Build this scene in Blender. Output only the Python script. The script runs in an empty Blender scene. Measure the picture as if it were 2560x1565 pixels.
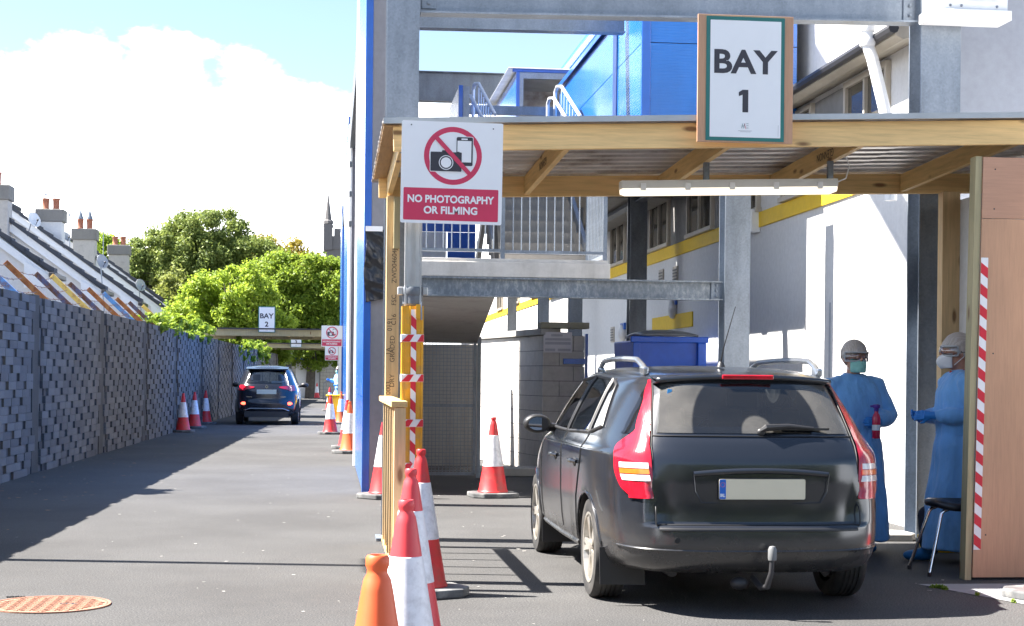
import bpy, bmesh, math, random
import numpy as np
from mathutils import Vector, Matrix, noise as mnoise
R = math.radians
rng = random.Random(7)
nrg = np.random.default_rng(7)
SC = bpy.context.scene
COL = SC.collection

# ------------------------------------------------------------------ camera
cam_d = bpy.data.cameras.new('camera')
cam_d.sensor_width = 36.0
cam_d.lens = 56.25
cam_d.shift_y = 160 / 2560
cam_d.clip_start = 0.05
cam_d.clip_end = 3000
cam = bpy.data.objects.new('camera', cam_d)
COL.objects.link(cam)
cam.matrix_world = (Matrix.Translation((0, 0, 1.4)) @ Matrix.Rotation(R(-6.49), 4, 'Z')
                    @ Matrix.Rotation(R(90), 4, 'X') @ Matrix.Rotation(0.01, 4, 'Z'))
SC.camera = cam

# ------------------------------------------------------------------ sky, sun, exposure
SUN_EL = R(52.0)
SUN_DIR = Vector((-math.cos(SUN_EL) * math.cos(R(9.6)), math.cos(SUN_EL) * math.sin(R(9.6)), math.sin(SUN_EL)))
world = bpy.data.worlds.new('World')
SC.world = world
world.use_nodes = True
wn, wl = world.node_tree.nodes, world.node_tree.links
wn.clear()
w_out = wn.new('ShaderNodeOutputWorld')
w_bg = wn.new('ShaderNodeBackground')
w_bg.inputs['Strength'].default_value = 0.050
sky = wn.new('ShaderNodeTexSky')
sky.sky_type = 'NISHITA'
sky.sun_disc = False
sky.sun_elevation = SUN_EL
sky.sun_rotation = math.atan2(SUN_DIR.x, SUN_DIR.y)
sky.air_density = 1.0
sky.dust_density = 0.6
sky.ozone_density = 1.0
# broken cumulus low round the whole horizon, clear above
tc = wn.new('ShaderNodeTexCoord')
sx = wn.new('ShaderNodeSeparateXYZ')
wl.new(tc.outputs['Generated'], sx.inputs[0])
mp = wn.new('ShaderNodeMapping')
mp.inputs['Scale'].default_value = (1, 1, 1.7)
mp.inputs['Location'].default_value = (0.35, 0.0, 0.0)
wl.new(tc.outputs['Generated'], mp.inputs[0])
nz = wn.new('ShaderNodeTexNoise')
nz.inputs['Scale'].default_value = 7.0
nz.inputs['Detail'].default_value = 9.0
nz.inputs['Roughness'].default_value = 0.56
wl.new(mp.outputs[0], nz.inputs['Vector'])
mr = wn.new('ShaderNodeMapRange')          # cloud cover falls with height over the horizon
mr.inputs['From Min'].default_value = 0.02
mr.inputs['From Max'].default_value = 0.36
mr.inputs['To Min'].default_value = 0.70
mr.inputs['To Max'].default_value = -0.72
wl.new(sx.outputs['Z'], mr.inputs['Value'])
ad = wn.new('ShaderNodeMath'); ad.operation = 'ADD'
wl.new(nz.outputs['Fac'], ad.inputs[0]); wl.new(mr.outputs[0], ad.inputs[1])
cr = wn.new('ShaderNodeMapRange'); cr.interpolation_type = 'SMOOTHSTEP'
cr.inputs['From Min'].default_value = 0.52
cr.inputs['From Max'].default_value = 0.62
wl.new(ad.outputs[0], cr.inputs['Value'])
mx = wn.new('ShaderNodeMixRGB')
mx.inputs['Color2'].default_value = (16.0, 16.4, 17.0, 1)
wl.new(cr.outputs[0], mx.inputs['Fac'])
wl.new(sky.outputs['Color'], mx.inputs['Color1'])
wl.new(mx.outputs['Color'], w_bg.inputs['Color'])
wl.new(w_bg.outputs[0], w_out.inputs[0])

sun_d = bpy.data.lights.new('sun', 'SUN')
sun_d.energy = 5.0
sun_d.angle = R(0.55)
sun_d.color = (1.0, 0.94, 0.86)
sun = bpy.data.objects.new('sun', sun_d)
COL.objects.link(sun)
sun.rotation_euler = (-SUN_DIR).to_track_quat('-Z', 'Y').to_euler()
sun.location = SUN_DIR * 60

vs = SC.view_settings
vs.view_transform = 'Standard'
vs.look = 'None'
vs.exposure = 2.42
vs.gamma = 1.0
vs.use_curve_mapping = False

# ------------------------------------------------------------------ helpers
ORG = {}

def setp(o, label=None, cat=None, group=None, kind=None):
    if label: o['label'] = label
    if cat: o['category'] = cat
    if group: o['group'] = group
    if kind: o['kind'] = kind
    return o

def thing(name, label, cat, loc=(0, 0, 0), group=None):
    o = bpy.data.objects.new(name, None)
    COL.objects.link(o)
    o.location = loc
    o.empty_display_size = 0.2
    ORG[o.name] = Vector(loc)
    return setp(o, label, cat, group)

def root_org(p):
    while p.parent: p = p.parent
    return ORG.get(p.name, Vector((0, 0, 0)))

def link_mesh(name, me, mat, parent=None):
    o = bpy.data.objects.new(name, me)
    COL.objects.link(o)
    if mat is not None and not me.materials: me.materials.append(mat)
    if parent is not None: o.parent = parent
    return o

def copy_tree(o, parent=None):
    c = o.copy()
    COL.objects.link(c)
    c.parent = parent
    for ch in list(o.children): copy_tree(ch, c)
    return c

class MB:
    def __init__(s): s.v = []; s.f = []
    def add(s, vs_, fs):
        o = len(s.v)
        s.v += [tuple(p) for p in vs_]
        s.f += [tuple(i + o for i in f) for f in fs]
        return s
    def box(s, x0, x1, y0, y1, z0, z1):
        return s.add([(x0, y0, z0), (x1, y0, z0), (x1, y1, z0), (x0, y1, z0), (x0, y0, z1), (x1, y0, z1), (x1, y1, z1), (x0, y1, z1)],
                     [(0, 3, 2, 1), (4, 5, 6, 7), (0, 1, 5, 4), (1, 2, 6, 5), (2, 3, 7, 6), (3, 0, 4, 7)])
    def bar(s, p, q, w, h, up=(0, 0, 1)):
        p, q, up = Vector(p), Vector(q), Vector(up)
        d = (q - p).normalized()
        a = d.cross(up).normalized() * (w / 2)
        b = a.cross(d).normalized() * (h / 2)
        pts = [p - a - b, p + a - b, p + a + b, p - a + b, q - a - b, q + a - b, q + a + b, q - a + b]
        return s.add(pts, [(0, 1, 2, 3), (7, 6, 5, 4), (0, 4, 5, 1), (1, 5, 6, 2), (2, 6, 7, 3), (3, 7, 4, 0)])
    def tube(s, path, r, n=8, cap=True, closed=False):
        path = [Vector(p) for p in path]
        m = len(path)
        rs = r if isinstance(r, (list, tuple)) else [r] * m
        t0 = (path[1] - path[0]).normalized()
        ref = Vector((0, 0, 1)) if abs(t0.z) < 0.9 else Vector((1, 0, 0))
        nrm = t0.cross(ref).normalized()
        rings = []
        for i in range(m):
            if closed: t = path[(i + 1) % m] - path[i - 1]
            else: t = path[min(i + 1, m - 1)] - path[max(i - 1, 0)]
            t.normalize()
            nrm = (nrm - t * nrm.dot(t)).normalized()
            bn = t.cross(nrm)
            rings.append([path[i] + (nrm * math.cos(2 * math.pi * k / n) + bn * math.sin(2 * math.pi * k / n)) * rs[i] for k in range(n)])
        vv = [p for g in rings for p in g]
        ff = []
        for i in range(m if closed else m - 1):
            j = (i + 1) % m
            for k in range(n):
                l = (k + 1) % n
                ff.append((i * n + k, i * n + l, j * n + l, j * n + k))
        if cap and not closed:
            ff.append(tuple(range(n - 1, -1, -1)))
            ff.append(tuple((m - 1) * n + k for k in range(n)))
        return s.add(vv, ff)
    def lathe(s, prof, n=24, c=(0, 0, 0), capb=True, capt=True):
        vv, ff = [], []
        for (r, z) in prof:
            for k in range(n):
                a = 2 * math.pi * k / n
                vv.append((c[0] + r * math.cos(a), c[1] + r * math.sin(a), c[2] + z))
        for i in range(len(prof) - 1):
            for k in range(n):
                l = (k + 1) % n
                ff.append((i * n + k, i * n + l, (i + 1) * n + l, (i + 1) * n + k))
        if capb: ff.append(tuple(range(n - 1, -1, -1)))
        if capt: ff.append(tuple((len(prof) - 1) * n + k for k in range(n)))
        return s.add(vv, ff)
    def prism(s, poly, axis, a, b):
        def P(q, t):
            return {'x': (t, q[0], q[1]), 'y': (q[0], t, q[1]), 'z': (q[0], q[1], t)}[axis]
        n = len(poly)
        vv = [P(q, a) for q in poly] + [P(q, b) for q in poly]
        ff = [tuple(range(n - 1, -1, -1)), tuple(range(n, 2 * n))]
        for k in range(n):
            l = (k + 1) % n
            ff.append((k, l, n + l, n + k))
        return s.add(vv, ff)
    def ring(s, c, r0, r1, y0, y1, n=48):      # annulus facing -y in the xz plane
        vv, ff = [], []
        for k in range(n):
            a = 2 * math.pi * k / n
            for (r_, y_) in ((r0, y0), (r1, y0), (r1, y1), (r0, y1)):
                vv.append((c[0] + r_ * math.cos(a), y_, c[1] + r_ * math.sin(a)))
        for k in range(n):
            l = (k + 1) % n
            for q in range(4):
                w = (q + 1) % 4
                ff.append((k * 4 + q, k * 4 + w, l * 4 + w, l * 4 + q))
        return s.add(vv, ff)
    def grid(s, rows, closed=False):
        m, n = len(rows), len(rows[0])
        vv = [p for r_ in rows for p in r_]
        ff = []
        for i in range(m - 1):
            for k in range(n if closed else n - 1):
                l = (k + 1) % n
                ff.append((i * n + k, i * n + l, (i + 1) * n + l, (i + 1) * n + k))
        return s.add(vv, ff)
    def ball(s, c, r, n=12, m=8):
        rx, ry, rz = r if isinstance(r, (tuple, list)) else (r, r, r)
        rows = []
        for i in range(m + 1):
            t = math.pi * i / m
            q = max(math.sin(t), 0.001)
            rows.append([(c[0] + rx * q * math.cos(2 * math.pi * k / n), c[1] + ry * q * math.sin(2 * math.pi * k / n), c[2] - rz * math.cos(t)) for k in range(n)])
        return s.grid(rows, closed=True)
    def build(s, name, mat, parent=None, smooth=False, bevel=0, kind=None, local=False, fix=True):
        off = Vector((0, 0, 0)) if (parent is None or local) else root_org(parent)
        me = bpy.data.meshes.new(name)
        me.from_pydata([(p[0] - off.x, p[1] - off.y, p[2] - off.z) for p in s.v], [], s.f)
        if fix:
            bm = bmesh.new(); bm.from_mesh(me)
            bmesh.ops.recalc_face_normals(bm, faces=bm.faces)
            bm.to_mesh(me); bm.free()
        if smooth:
            me.polygons.foreach_set('use_smooth', [True] * len(me.polygons))
            if smooth != 'all':
                try: me.set_sharp_from_angle(angle=R(38))
                except Exception: pass
        o = link_mesh(name, me, mat, parent)
        if bevel:
            b = o.modifiers.new('bevel', 'BEVEL')
            b.width = bevel; b.segments = 2; b.limit_method = 'ANGLE'; b.angle_limit = R(40)
            b.use_clamp_overlap = True
        if kind: o['kind'] = kind
        return o

def rrect(x0, x1, z0, z1, r, n=5):
    pts = []
    for cx, cz, a0 in ((x1 - r, z1 - r, 0), (x0 + r, z1 - r, 90), (x0 + r, z0 + r, 180), (x1 - r, z0 + r, 270)):
        for k in range(n + 1):
            a = R(a0 + 90 * k / n)
            pts.append((cx + r * math.cos(a), cz + r * math.sin(a)))
    return pts

def evaluated_mesh(o):
    dg = bpy.context.evaluated_depsgraph_get()
    dg.update()
    return bpy.data.meshes.new_from_object(o.evaluated_get(dg))

def text_obj(name, body, size, mat, parent, loc, rot=(R(90), 0, 0), bold=0.0, extrude=0.0008, width=None, spacing=1.0):
    cu = bpy.data.curves.new(name, 'FONT')
    cu.body = body
    cu.size = size
    cu.align_x = 'CENTER'
    cu.align_y = 'BOTTOM_BASELINE'
    cu.extrude = extrude
    cu.offset = bold
    cu.space_character = spacing
    cu.resolution_u = 4
    t = bpy.data.objects.new(name, cu)
    COL.objects.link(t)
    me = evaluated_mesh(t)
    bpy.data.objects.remove(t)
    bpy.data.curves.remove(cu)
    if width:
        xs = [v.co.x for v in me.vertices]
        w = max(xs) - min(xs); mid = (max(xs) + min(xs)) / 2
        for v in me.vertices: v.co.x = (v.co.x - mid) * width / w
    me.materials.clear()
    o = link_mesh(name, me, mat, parent)
    o.location = loc
    o.rotation_euler = rot
    return o

# ------------------------------------------------------------------ materials
MATS = {}

def newmat(name):
    m = bpy.data.materials.new(name)
    m.use_nodes = True
    n, l = m.node_tree.nodes, m.node_tree.links
    n.clear()
    out = n.new('ShaderNodeOutputMaterial')
    b = n.new('ShaderNodeBsdfPrincipled')
    l.new(b.outputs[0], out.inputs[0])
    MATS[name] = m
    return m, n, l, b, out

def coords(n, l, scale=(1, 1, 1), kind='Object'):
    t = n.new('ShaderNodeTexCoord')
    mp_ = n.new('ShaderNodeMapping')
    mp_.inputs['Scale'].default_value = scale
    l.new(t.outputs[kind], mp_.inputs[0])
    return mp_.outputs[0]

def noise_tex(n, l, vec, scale, detail=4, rough=0.6):
    t = n.new('ShaderNodeTexNoise')
    t.inputs['Scale'].default_value = scale
    t.inputs['Detail'].default_value = detail
    t.inputs['Roughness'].default_value = rough
    l.new(vec, t.inputs['Vector'])
    return t.outputs['Fac']

def ramp(n, l, fac, stops):
    r_ = n.new('ShaderNodeValToRGB')
    e = r_.color_ramp.elements
    while len(e) < len(stops): e.new(0.5)
    for q, (p, c) in zip(e, stops):
        q.position = p
        q.color = (*c, 1) if len(c) == 3 else c
    l.new(fac, r_.inputs[0])
    return r_.outputs[0]

def mixc(n, l, fac, a, b, mode='MIX'):
    m_ = n.new('ShaderNodeMixRGB')
    m_.blend_type = mode
    for s_, i in ((fac, 0), (a, 1), (b, 2)):
        if hasattr(s_, 'is_linked') or hasattr(s_, 'node'): l.new(s_, m_.inputs[i])
        else: m_.inputs[i].default_value = s_ if not isinstance(s_, tuple) else (*s_, 1)
    return m_.outputs[0]

def bump(n, l, b, h, strength=0.3, dist=0.01):
    q = n.new('ShaderNodeBump')
    q.inputs['Strength'].default_value = strength
    q.inputs['Distance'].default_value = dist
    l.new(h, q.inputs['Height'])
    l.new(q.outputs[0], b.inputs['Normal'])

def sc(c, k): return tuple(min(1.0, x * k) for x in c)

def M(name, col, rough=0.5, metal=0.0, var=0.12, vscale=6.0, bstr=0.0, bscale=60.0, coat=0.0, spec=0.5, emit=None, estr=0.0, rvar=0.0, stretch=(1, 1, 1), dirt=None, dscale=1.5):
    m, n, l, b, out = newmat(name)
    v = coords(n, l, stretch)
    if var:
        f = noise_tex(n, l, v, vscale, 5)
        c = ramp(n, l, f, [(0.28, sc(col, 1 - var)), (0.72, sc(col, 1 + var))])
        if dirt:
            g = noise_tex(n, l, v, dscale, 6, 0.65)
            gf = ramp(n, l, g, [(0.48, (0, 0, 0)), (0.66, (0.8, 0.8, 0.8))])
            c = mixc(n, l, gf, c, dirt)
        l.new(c, b.inputs['Base Color'])
    else:
        b.inputs['Base Color'].default_value = (*col, 1)
    b.inputs['Roughness'].default_value = rough
    if rvar:
        f2 = noise_tex(n, l, v, vscale * 2.3, 4)
        r2 = ramp(n, l, f2, [(0.3, (rough - rvar,) * 3), (0.7, (rough + rvar,) * 3)])
        l.new(r2, b.inputs['Roughness'])
    b.inputs['Metallic'].default_value = metal
    b.inputs['Coat Weight'].default_value = coat
    b.inputs['Specular IOR Level'].default_value = spec
    if emit:
        b.inputs['Emission Color'].default_value = (*emit, 1)
        b.inputs['Emission Strength'].default_value = estr
    if bstr:
        h = noise_tex(n, l, v, bscale, 3)
        bump(n, l, b, h, bstr, 0.01)
    return m

def wood(name, col, axis='x', scale=1.0, rough=0.65, knots=True, contrast=0.28):
    m, n, l, b, out = newmat(name)
    st = {'x': (0.35, 6, 6), 'y': (6, 0.35, 6), 'z': (6, 6, 0.35)}[axis]
    v = coords(n, l, tuple(k * scale for k in st))
    f = noise_tex(n, l, v, 7, 6, 0.62)
    c = ramp(n, l, f, [(0.25, sc(col, 1 - contrast)), (0.5, col), (0.78, sc(col, 1 + contrast * 0.8))])
    big = noise_tex(n, l, coords(n, l, tuple(max(k * 0.12, 0.4) for k in st)), 2.0, 3)
    c = mixc(n, l, ramp(n, l, big, [(0.4, (0, 0, 0)), (0.75, (0.45, 0.45, 0.45))]), c, sc(col, 0.62))
    if knots:
        kv = n.new('ShaderNodeTexVoronoi')
        kv.inputs['Scale'].default_value = 1.0
        ks = {'x': (2.2, 7, 7), 'y': (7, 2.2, 7), 'z': (7, 7, 2.2)}[axis]
        l.new(coords(n, l, ks), kv.inputs['Vector'])
        kf = ramp(n, l, kv.outputs['Distance'], [(0.08, (0.85,) * 3), (0.17, (0, 0, 0))])
        c = mixc(n, l, kf, c, (0.13, 0.055, 0.018))
    l.new(c, b.inputs['Base Color'])
    b.inputs['Roughness'].default_value = rough
    bump(n, l, b, f, 0.12, 0.004)
    return m
# asphalt
m, n, l, b, out = newmat('asphalt')
v = coords(n, l)
f1 = noise_tex(n, l, v, 95, 3, 0.7)
f2 = noise_tex(n, l, v, 0.55, 5, 0.6)
f3 = noise_tex(n, l, v, 7.0, 4, 0.6)
c = ramp(n, l, f1, [(0.30, (0.015, 0.015, 0.016)), (0.50, (0.058, 0.058, 0.059)), (0.72, (0.175, 0.172, 0.168))])
c = mixc(n, l, ramp(n, l, f2, [(0.36, (0.42,) * 3), (0.62, (0.0,) * 3)]), c, (0.028, 0.027, 0.027))
c = mixc(n, l, ramp(n, l, f3, [(0.50, (0.0,) * 3), (0.75, (0.22,) * 3)]), c, (0.085, 0.08, 0.074))
vo = n.new('ShaderNodeTexVoronoi'); vo.inputs['Scale'].default_value = 55
l.new(v, vo.inputs['Vector'])
c = mixc(n, l, ramp(n, l, vo.outputs['Distance'], [(0.02, (0.0,) * 3), (0.10, (0.0,) * 3)]), c, (0.4, 0.4, 0.38))
l.new(c, b.inputs['Base Color'])
b.inputs['Roughness'].default_value = 0.86
b.inputs['Specular IOR Level'].default_value = 0.3
bump(n, l, b, f1, 0.55, 0.008)
ASPHALT = m

def galv(name, col=(0.40, 0.42, 0.45), blotch=0.35, rough=0.42):
    m, n, l, b, out = newmat(name)
    v = coords(n, l)
    vo = n.new('ShaderNodeTexVoronoi'); vo.inputs['Scale'].default_value = 60
    l.new(v, vo.inputs['Vector'])
    f = noise_tex(n, l, coords(n, l, (1, 1, 0.35)), 3.5, 6, 0.65)
    c = ramp(n, l, f, [(0.3, sc(col, 1 - blotch)), (0.7, sc(col, 1 + blotch * 0.6))])
    bwn = n.new('ShaderNodeRGBToBW'); l.new(vo.outputs['Color'], bwn.inputs[0])
    c2 = mixc(n, l, 0.14, c, bwn.outputs[0], 'SOFT_LIGHT')
    l.new(c2, b.inputs['Base Color'])
    b.inputs['Metallic'].default_value = 0.55
    rr = ramp(n, l, f, [(0.3, (rough - 0.1,) * 3), (0.7, (rough + 0.16,) * 3)])
    l.new(rr, b.inputs['Roughness'])
    return m

def cladding(name, col, pitch=0.032, rough=0.22, strength=0.35):
    m, n, l, b, out = newmat(name)
    v = coords(n, l)
    w = n.new('ShaderNodeTexWave'); w.wave_type = 'BANDS'; w.bands_direction = 'Z'
    w.inputs['Scale'].default_value = 1 / pitch / 3.2
    w.inputs['Distortion'].default_value = 0.0
    l.new(v, w.inputs['Vector'])
    f = noise_tex(n, l, coords(n, l, (1, 1, 0.4)), 1.6, 5)
    c = ramp(n, l, f, [(0.3, sc(col, 0.86)), (0.7, sc(col, 1.1))])
    l.new(c, b.inputs['Base Color'])
    b.inputs['Roughness'].default_value = rough
    b.inputs['Coat Weight'].default_value = 0.35
    b.inputs['Coat Roughness'].default_value = 0.16
    bump(n, l, b, w.outputs['Fac'], strength, 0.006)
    return m

def plaster(name, col, stain=(0.35, 0.33, 0.30), amt=0.35, bs=140, bstr=0.25, rough=0.85, streak=True):
    m, n, l, b, out = newmat(name)
    v = coords(n, l)
    f = noise_tex(n, l, coords(n, l, (1.0, 1.0, 0.22)) if streak else v, 2.2, 7, 0.68)
    f0 = noise_tex(n, l, v, 14, 4)
    c = ramp(n, l, f0, [(0.3, sc(col, 0.93)), (0.7, sc(col, 1.05))])
    c = mixc(n, l, ramp(n, l, f, [(0.5, (0, 0, 0)), (0.78, (amt,) * 3)]), c, stain)
    l.new(c, b.inputs['Base Color'])
    b.inputs['Roughness'].default_value = rough
    h = noise_tex(n, l, v, bs, 3)
    bump(n, l, b, h, bstr, 0.006)
    return m

def foliage(name, c0, c1, c2, trans=0.35):
    m, n, l, b, out = newmat(name)
    g = n.new('ShaderNodeNewGeometry')
    c = ramp(n, l, g.outputs['Random Per Island'], [(0.0, c0), (0.5, c1), (1.0, c2)])
    l.new(c, b.inputs['Base Color'])
    b.inputs['Roughness'].default_value = 0.55
    b.inputs['Specular IOR Level'].default_value = 0.35
    t = n.new('ShaderNodeBsdfTranslucent')
    l.new(mixc(n, l, 0.5, c, sc(c2, 1.3)), t.inputs['Color'])
    mxs = n.new('ShaderNodeMixShader')
    mxs.inputs[0].default_value = trans
    l.new(b.outputs[0], mxs.inputs[1]); l.new(t.outputs[0], mxs.inputs[2])
    l.new(mxs.outputs[0], out.inputs[0])
    return m

def glassmat(name, tint=(0.25, 0.29, 0.30), base=0.12, dust=0.0, wipe=None):
    m, n, l, b, out = newmat(name)
    n.remove(b)
    tr = n.new('ShaderNodeBsdfTransparent'); tr.inputs[0].default_value = (*tint, 1)
    gl = n.new('ShaderNodeBsdfGlossy'); gl.inputs['Roughness'].default_value = 0.02
    fr = n.new('ShaderNodeFresnel'); fr.inputs[0].default_value = 1.52
    mr_ = n.new('ShaderNodeMapRange')
    mr_.inputs['From Min'].default_value = 0.0; mr_.inputs['From Max'].default_value = 1.0
    mr_.inputs['To Min'].default_value = base; mr_.inputs['To Max'].default_value = 1.0
    l.new(fr.outputs[0], mr_.inputs[0])
    ms = n.new('ShaderNodeMixShader')
    l.new(mr_.outputs[0], ms.inputs[0]); l.new(tr.outputs[0], ms.inputs[1]); l.new(gl.outputs[0], ms.inputs[2])
    last = ms.outputs[0]
    if dust:
        df = n.new('ShaderNodeBsdfDiffuse'); df.inputs[0].default_value = (0.42, 0.40, 0.36, 1)
        f = noise_tex(n, l, coords(n, l), 5.0, 6)
        fac = ramp(n, l, f, [(0.25, (dust * 0.45,) * 3), (0.75, (dust,) * 3)])
        if wipe:      # the fan the wiper has swept clean of road dust
            t_ = n.new('ShaderNodeTexCoord')
            mp_ = n.new('ShaderNodeMapping'); mp_.vector_type = 'POINT'
            mp_.inputs['Location'].default_value = (-wipe[0], 0, -wipe[1]); mp_.inputs['Scale'].default_value = (1, 0, 1)
            l.new(t_.outputs['Object'], mp_.inputs[0])
            ln_ = n.new('ShaderNodeVectorMath'); ln_.operation = 'LENGTH'; l.new(mp_.outputs[0], ln_.inputs[0])
            keep = ramp(n, l, ln_.outputs['Value'], [(wipe[2] - .01, (1, 1, 1)), (wipe[2], (.12,) * 3), (wipe[3], (.12,) * 3), (wipe[3] + .012, (1, 1, 1))])
            fac = mixc(n, l, 1.0, fac, keep, 'MULTIPLY')
        m2 = n.new('ShaderNodeMixShader')
        l.new(fac, m2.inputs[0]); l.new(last, m2.inputs[1]); l.new(df.outputs[0], m2.inputs[2])
        last = m2.outputs[0]
    l.new(last, out.inputs[0])
    return m

GALV = galv('galvanised_steel', (0.225, 0.26, 0.31))
GALV_D = galv('galvanised_steel_dull', (0.15, 0.165, 0.185), 0.4, 0.5)
BLUE = cladding('blue_cladding', (0.016, 0.14, 0.49))
BLUE_TRIM = M('blue_trim', (0.012, 0.10, 0.44), 0.32, var=0.08, coat=0.3)
GREYPANEL = plaster('grey_wall_panel', (0.20, 0.20, 0.225), (0.36, 0.36, 0.38), 0.28, bs=60, bstr=0.06, rough=0.55)
WHITEWALL = plaster('white_painted_render', (0.66, 0.66, 0.66), (0.50, 0.49, 0.48), 0.22)
PEBBLE = plaster('pebble_dash', (0.62, 0.61, 0.60), (0.45, 0.43, 0.40), 0.4, bs=45, bstr=0.9)
CONCRETE = plaster('concrete', (0.36, 0.35, 0.33), (0.15, 0.145, 0.13), 0.55, bs=50, bstr=0.35)
CONC_DARK = plaster('concrete_dark', (0.21, 0.20, 0.185), (0.10, 0.095, 0.085), 0.5, bs=50, bstr=0.35)
YELLOW = plaster('yellow_paint', (0.80, 0.52, 0.012), (0.62, 0.38, 0.01), 0.35, rough=0.6, bstr=0.1)
BRICK_A = plaster('wall_brick_light', (0.112, 0.109, 0.107), (0.072, 0.068, 0.064), 0.5, bs=70, bstr=0.5, streak=False)
BRICK_B = plaster('wall_brick_dark', (0.074, 0.068, 0.065), (0.038, 0.035, 0.033), 0.5, bs=70, bstr=0.5, streak=False)
MORTAR = plaster('wall_mortar', (0.088, 0.087, 0.086), (0.08, 0.078, 0.075), 0.5, bs=90, bstr=0.5, streak=False)
PIER = plaster('wall_pier', (0.058, 0.054, 0.048), (0.034, 0.033, 0.031), 0.55, bs=60, bstr=0.5)
BLOCK = plaster('block_wall', (0.44, 0.415, 0.385), (0.16, 0.15, 0.14), 0.5, bs=70, bstr=0.5, streak=False)
BLOCK_LIT = plaster('sunlit_block', (0.60, 0.575, 0.54), (0.42, 0.40, 0.37), 0.4, bs=70, bstr=0.4, streak=False)  # paler copy of the block colour, for the side the sun strikes
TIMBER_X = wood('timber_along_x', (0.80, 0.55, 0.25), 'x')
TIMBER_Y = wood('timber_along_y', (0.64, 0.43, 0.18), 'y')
TIMBER_Z = wood('timber_along_z', (0.64, 0.45, 0.24), 'z')
TIMBER_T = wood('timber_treated', (0.40, 0.345, 0.20), 'z')
PLY = wood('plywood_pink', (0.52, 0.295, 0.18), 'z', 2.2, 0.5, knots=False, contrast=0.13)
SHEET = M('steel_sheet', (0.52, 0.50, 0.49), 0.40, 0.35, var=0.22, vscale=2.5, dirt=(0.17, 0.13, 0.10), dscale=2.0)
SHEET_TOP = M('steel_flashing', (0.42, 0.44, 0.46), 0.42, 0.4, var=0.15, vscale=3)
WHITE_SIGN = M('sign_white', (0.82, 0.83, 0.85), 0.38, var=0.03, vscale=3)
RED_SIGN = M('sign_red', (0.60, 0.035, 0.10), 0.40, var=0.05)
BLACK_SIGN = M('sign_charcoal', (0.035, 0.032, 0.045), 0.42, var=0.05)
GREEN_SIGN = M('sign_green', (0.015, 0.16, 0.145), 0.4, var=0.06)
INK = M('stamp_ink', (0.075, 0.055, 0.04), 0.8, var=0.2)
RED_TAPE = M('tape_red', (0.62, 0.022, 0.045), 0.33, var=0.06)
WHITE_TAPE = M('tape_white', (0.80, 0.80, 0.82), 0.33, var=0.04)
SLATE = plaster('slate_roof', (0.052, 0.058, 0.072), (0.09, 0.09, 0.09), 0.35, bs=60, bstr=0.3)
PVC = M('white_pvc', (0.74, 0.75, 0.76), 0.35, var=0.05)
TERRA = M('terracotta', (0.30, 0.11, 0.065), 0.75, var=0.2)
RUST = M('rusty_steel', (0.26, 0.085, 0.025), 0.85, var=0.4, vscale=14, dirt=(0.42, 0.20, 0.06), dscale=9)
RUSTDK = M('rusty_dark_steel', (0.13, 0.058, 0.032), 0.85, var=0.4, vscale=14, dirt=(0.06, 0.14, 0.30), dscale=4)
ARMBLUE = M('old_blue_paint', (0.09, 0.26, 0.55), 0.6, var=0.2, vscale=8, dirt=(0.20, 0.09, 0.04), dscale=7)
ARMYEL = M('old_yellow_paint', (0.72, 0.50, 0.11), 0.6, var=0.2, vscale=8, dirt=(0.34, 0.15, 0.05), dscale=8)
DISH = M('dish_grey', (0.36, 0.37, 0.39), 0.5, 0.2, var=0.1)
DARKMETAL = M('dark_metal', (0.05, 0.05, 0.055), 0.5, 0.5, var=0.15)
BLACKPLASTIC = M('black_plastic', (0.018, 0.018, 0.02), 0.42, var=0.15)
SYC = foliage('sycamore_leaves', (0.14, 0.22, 0.02), (0.23, 0.335, 0.032), (0.36, 0.45, 0.055), 0.5)
SYC2 = foliage('sycamore_leaves_deep', (0.10, 0.17, 0.016), (0.18, 0.27, 0.026), (0.28, 0.36, 0.045), 0.48)
PINE = foliage('pine_needles', (0.07, 0.11, 0.026), (0.15, 0.205, 0.048), (0.26, 0.31, 0.075), 0.35)
OAK = foliage('young_oak_leaves', (0.17, 0.15, 0.025), (0.26, 0.21, 0.03), (0.36, 0.28, 0.05), 0.4)
OLIVE = foliage('olive_green_leaves', (0.10, 0.135, 0.03), (0.17, 0.20, 0.042), (0.25, 0.28, 0.065), 0.4)
IVY = foliage('ivy_leaves', (0.09, 0.16, 0.014), (0.17, 0.27, 0.022), (0.28, 0.36, 0.04), 0.4)
BARK = M('bark', (0.10, 0.085, 0.07), 0.9, var=0.3, vscale=5, bstr=0.5, bscale=20)
PANE = M('window_pane', (0.075, 0.068, 0.055), 0.06, var=0.2, vscale=1.2, spec=0.6)
FRAME_BR = M('window_frame_cream', (0.44, 0.40, 0.34), 0.5, var=0.1)

# ================================================================== ground
g = MB()
g.add([(-700, -250, 0), (700, -250, 0), (700, 1300, 0), (-700, 1300, 0)], [(0, 1, 2, 3)])
o = g.build('ground', ASPHALT); o['kind'] = 'structure'

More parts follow.
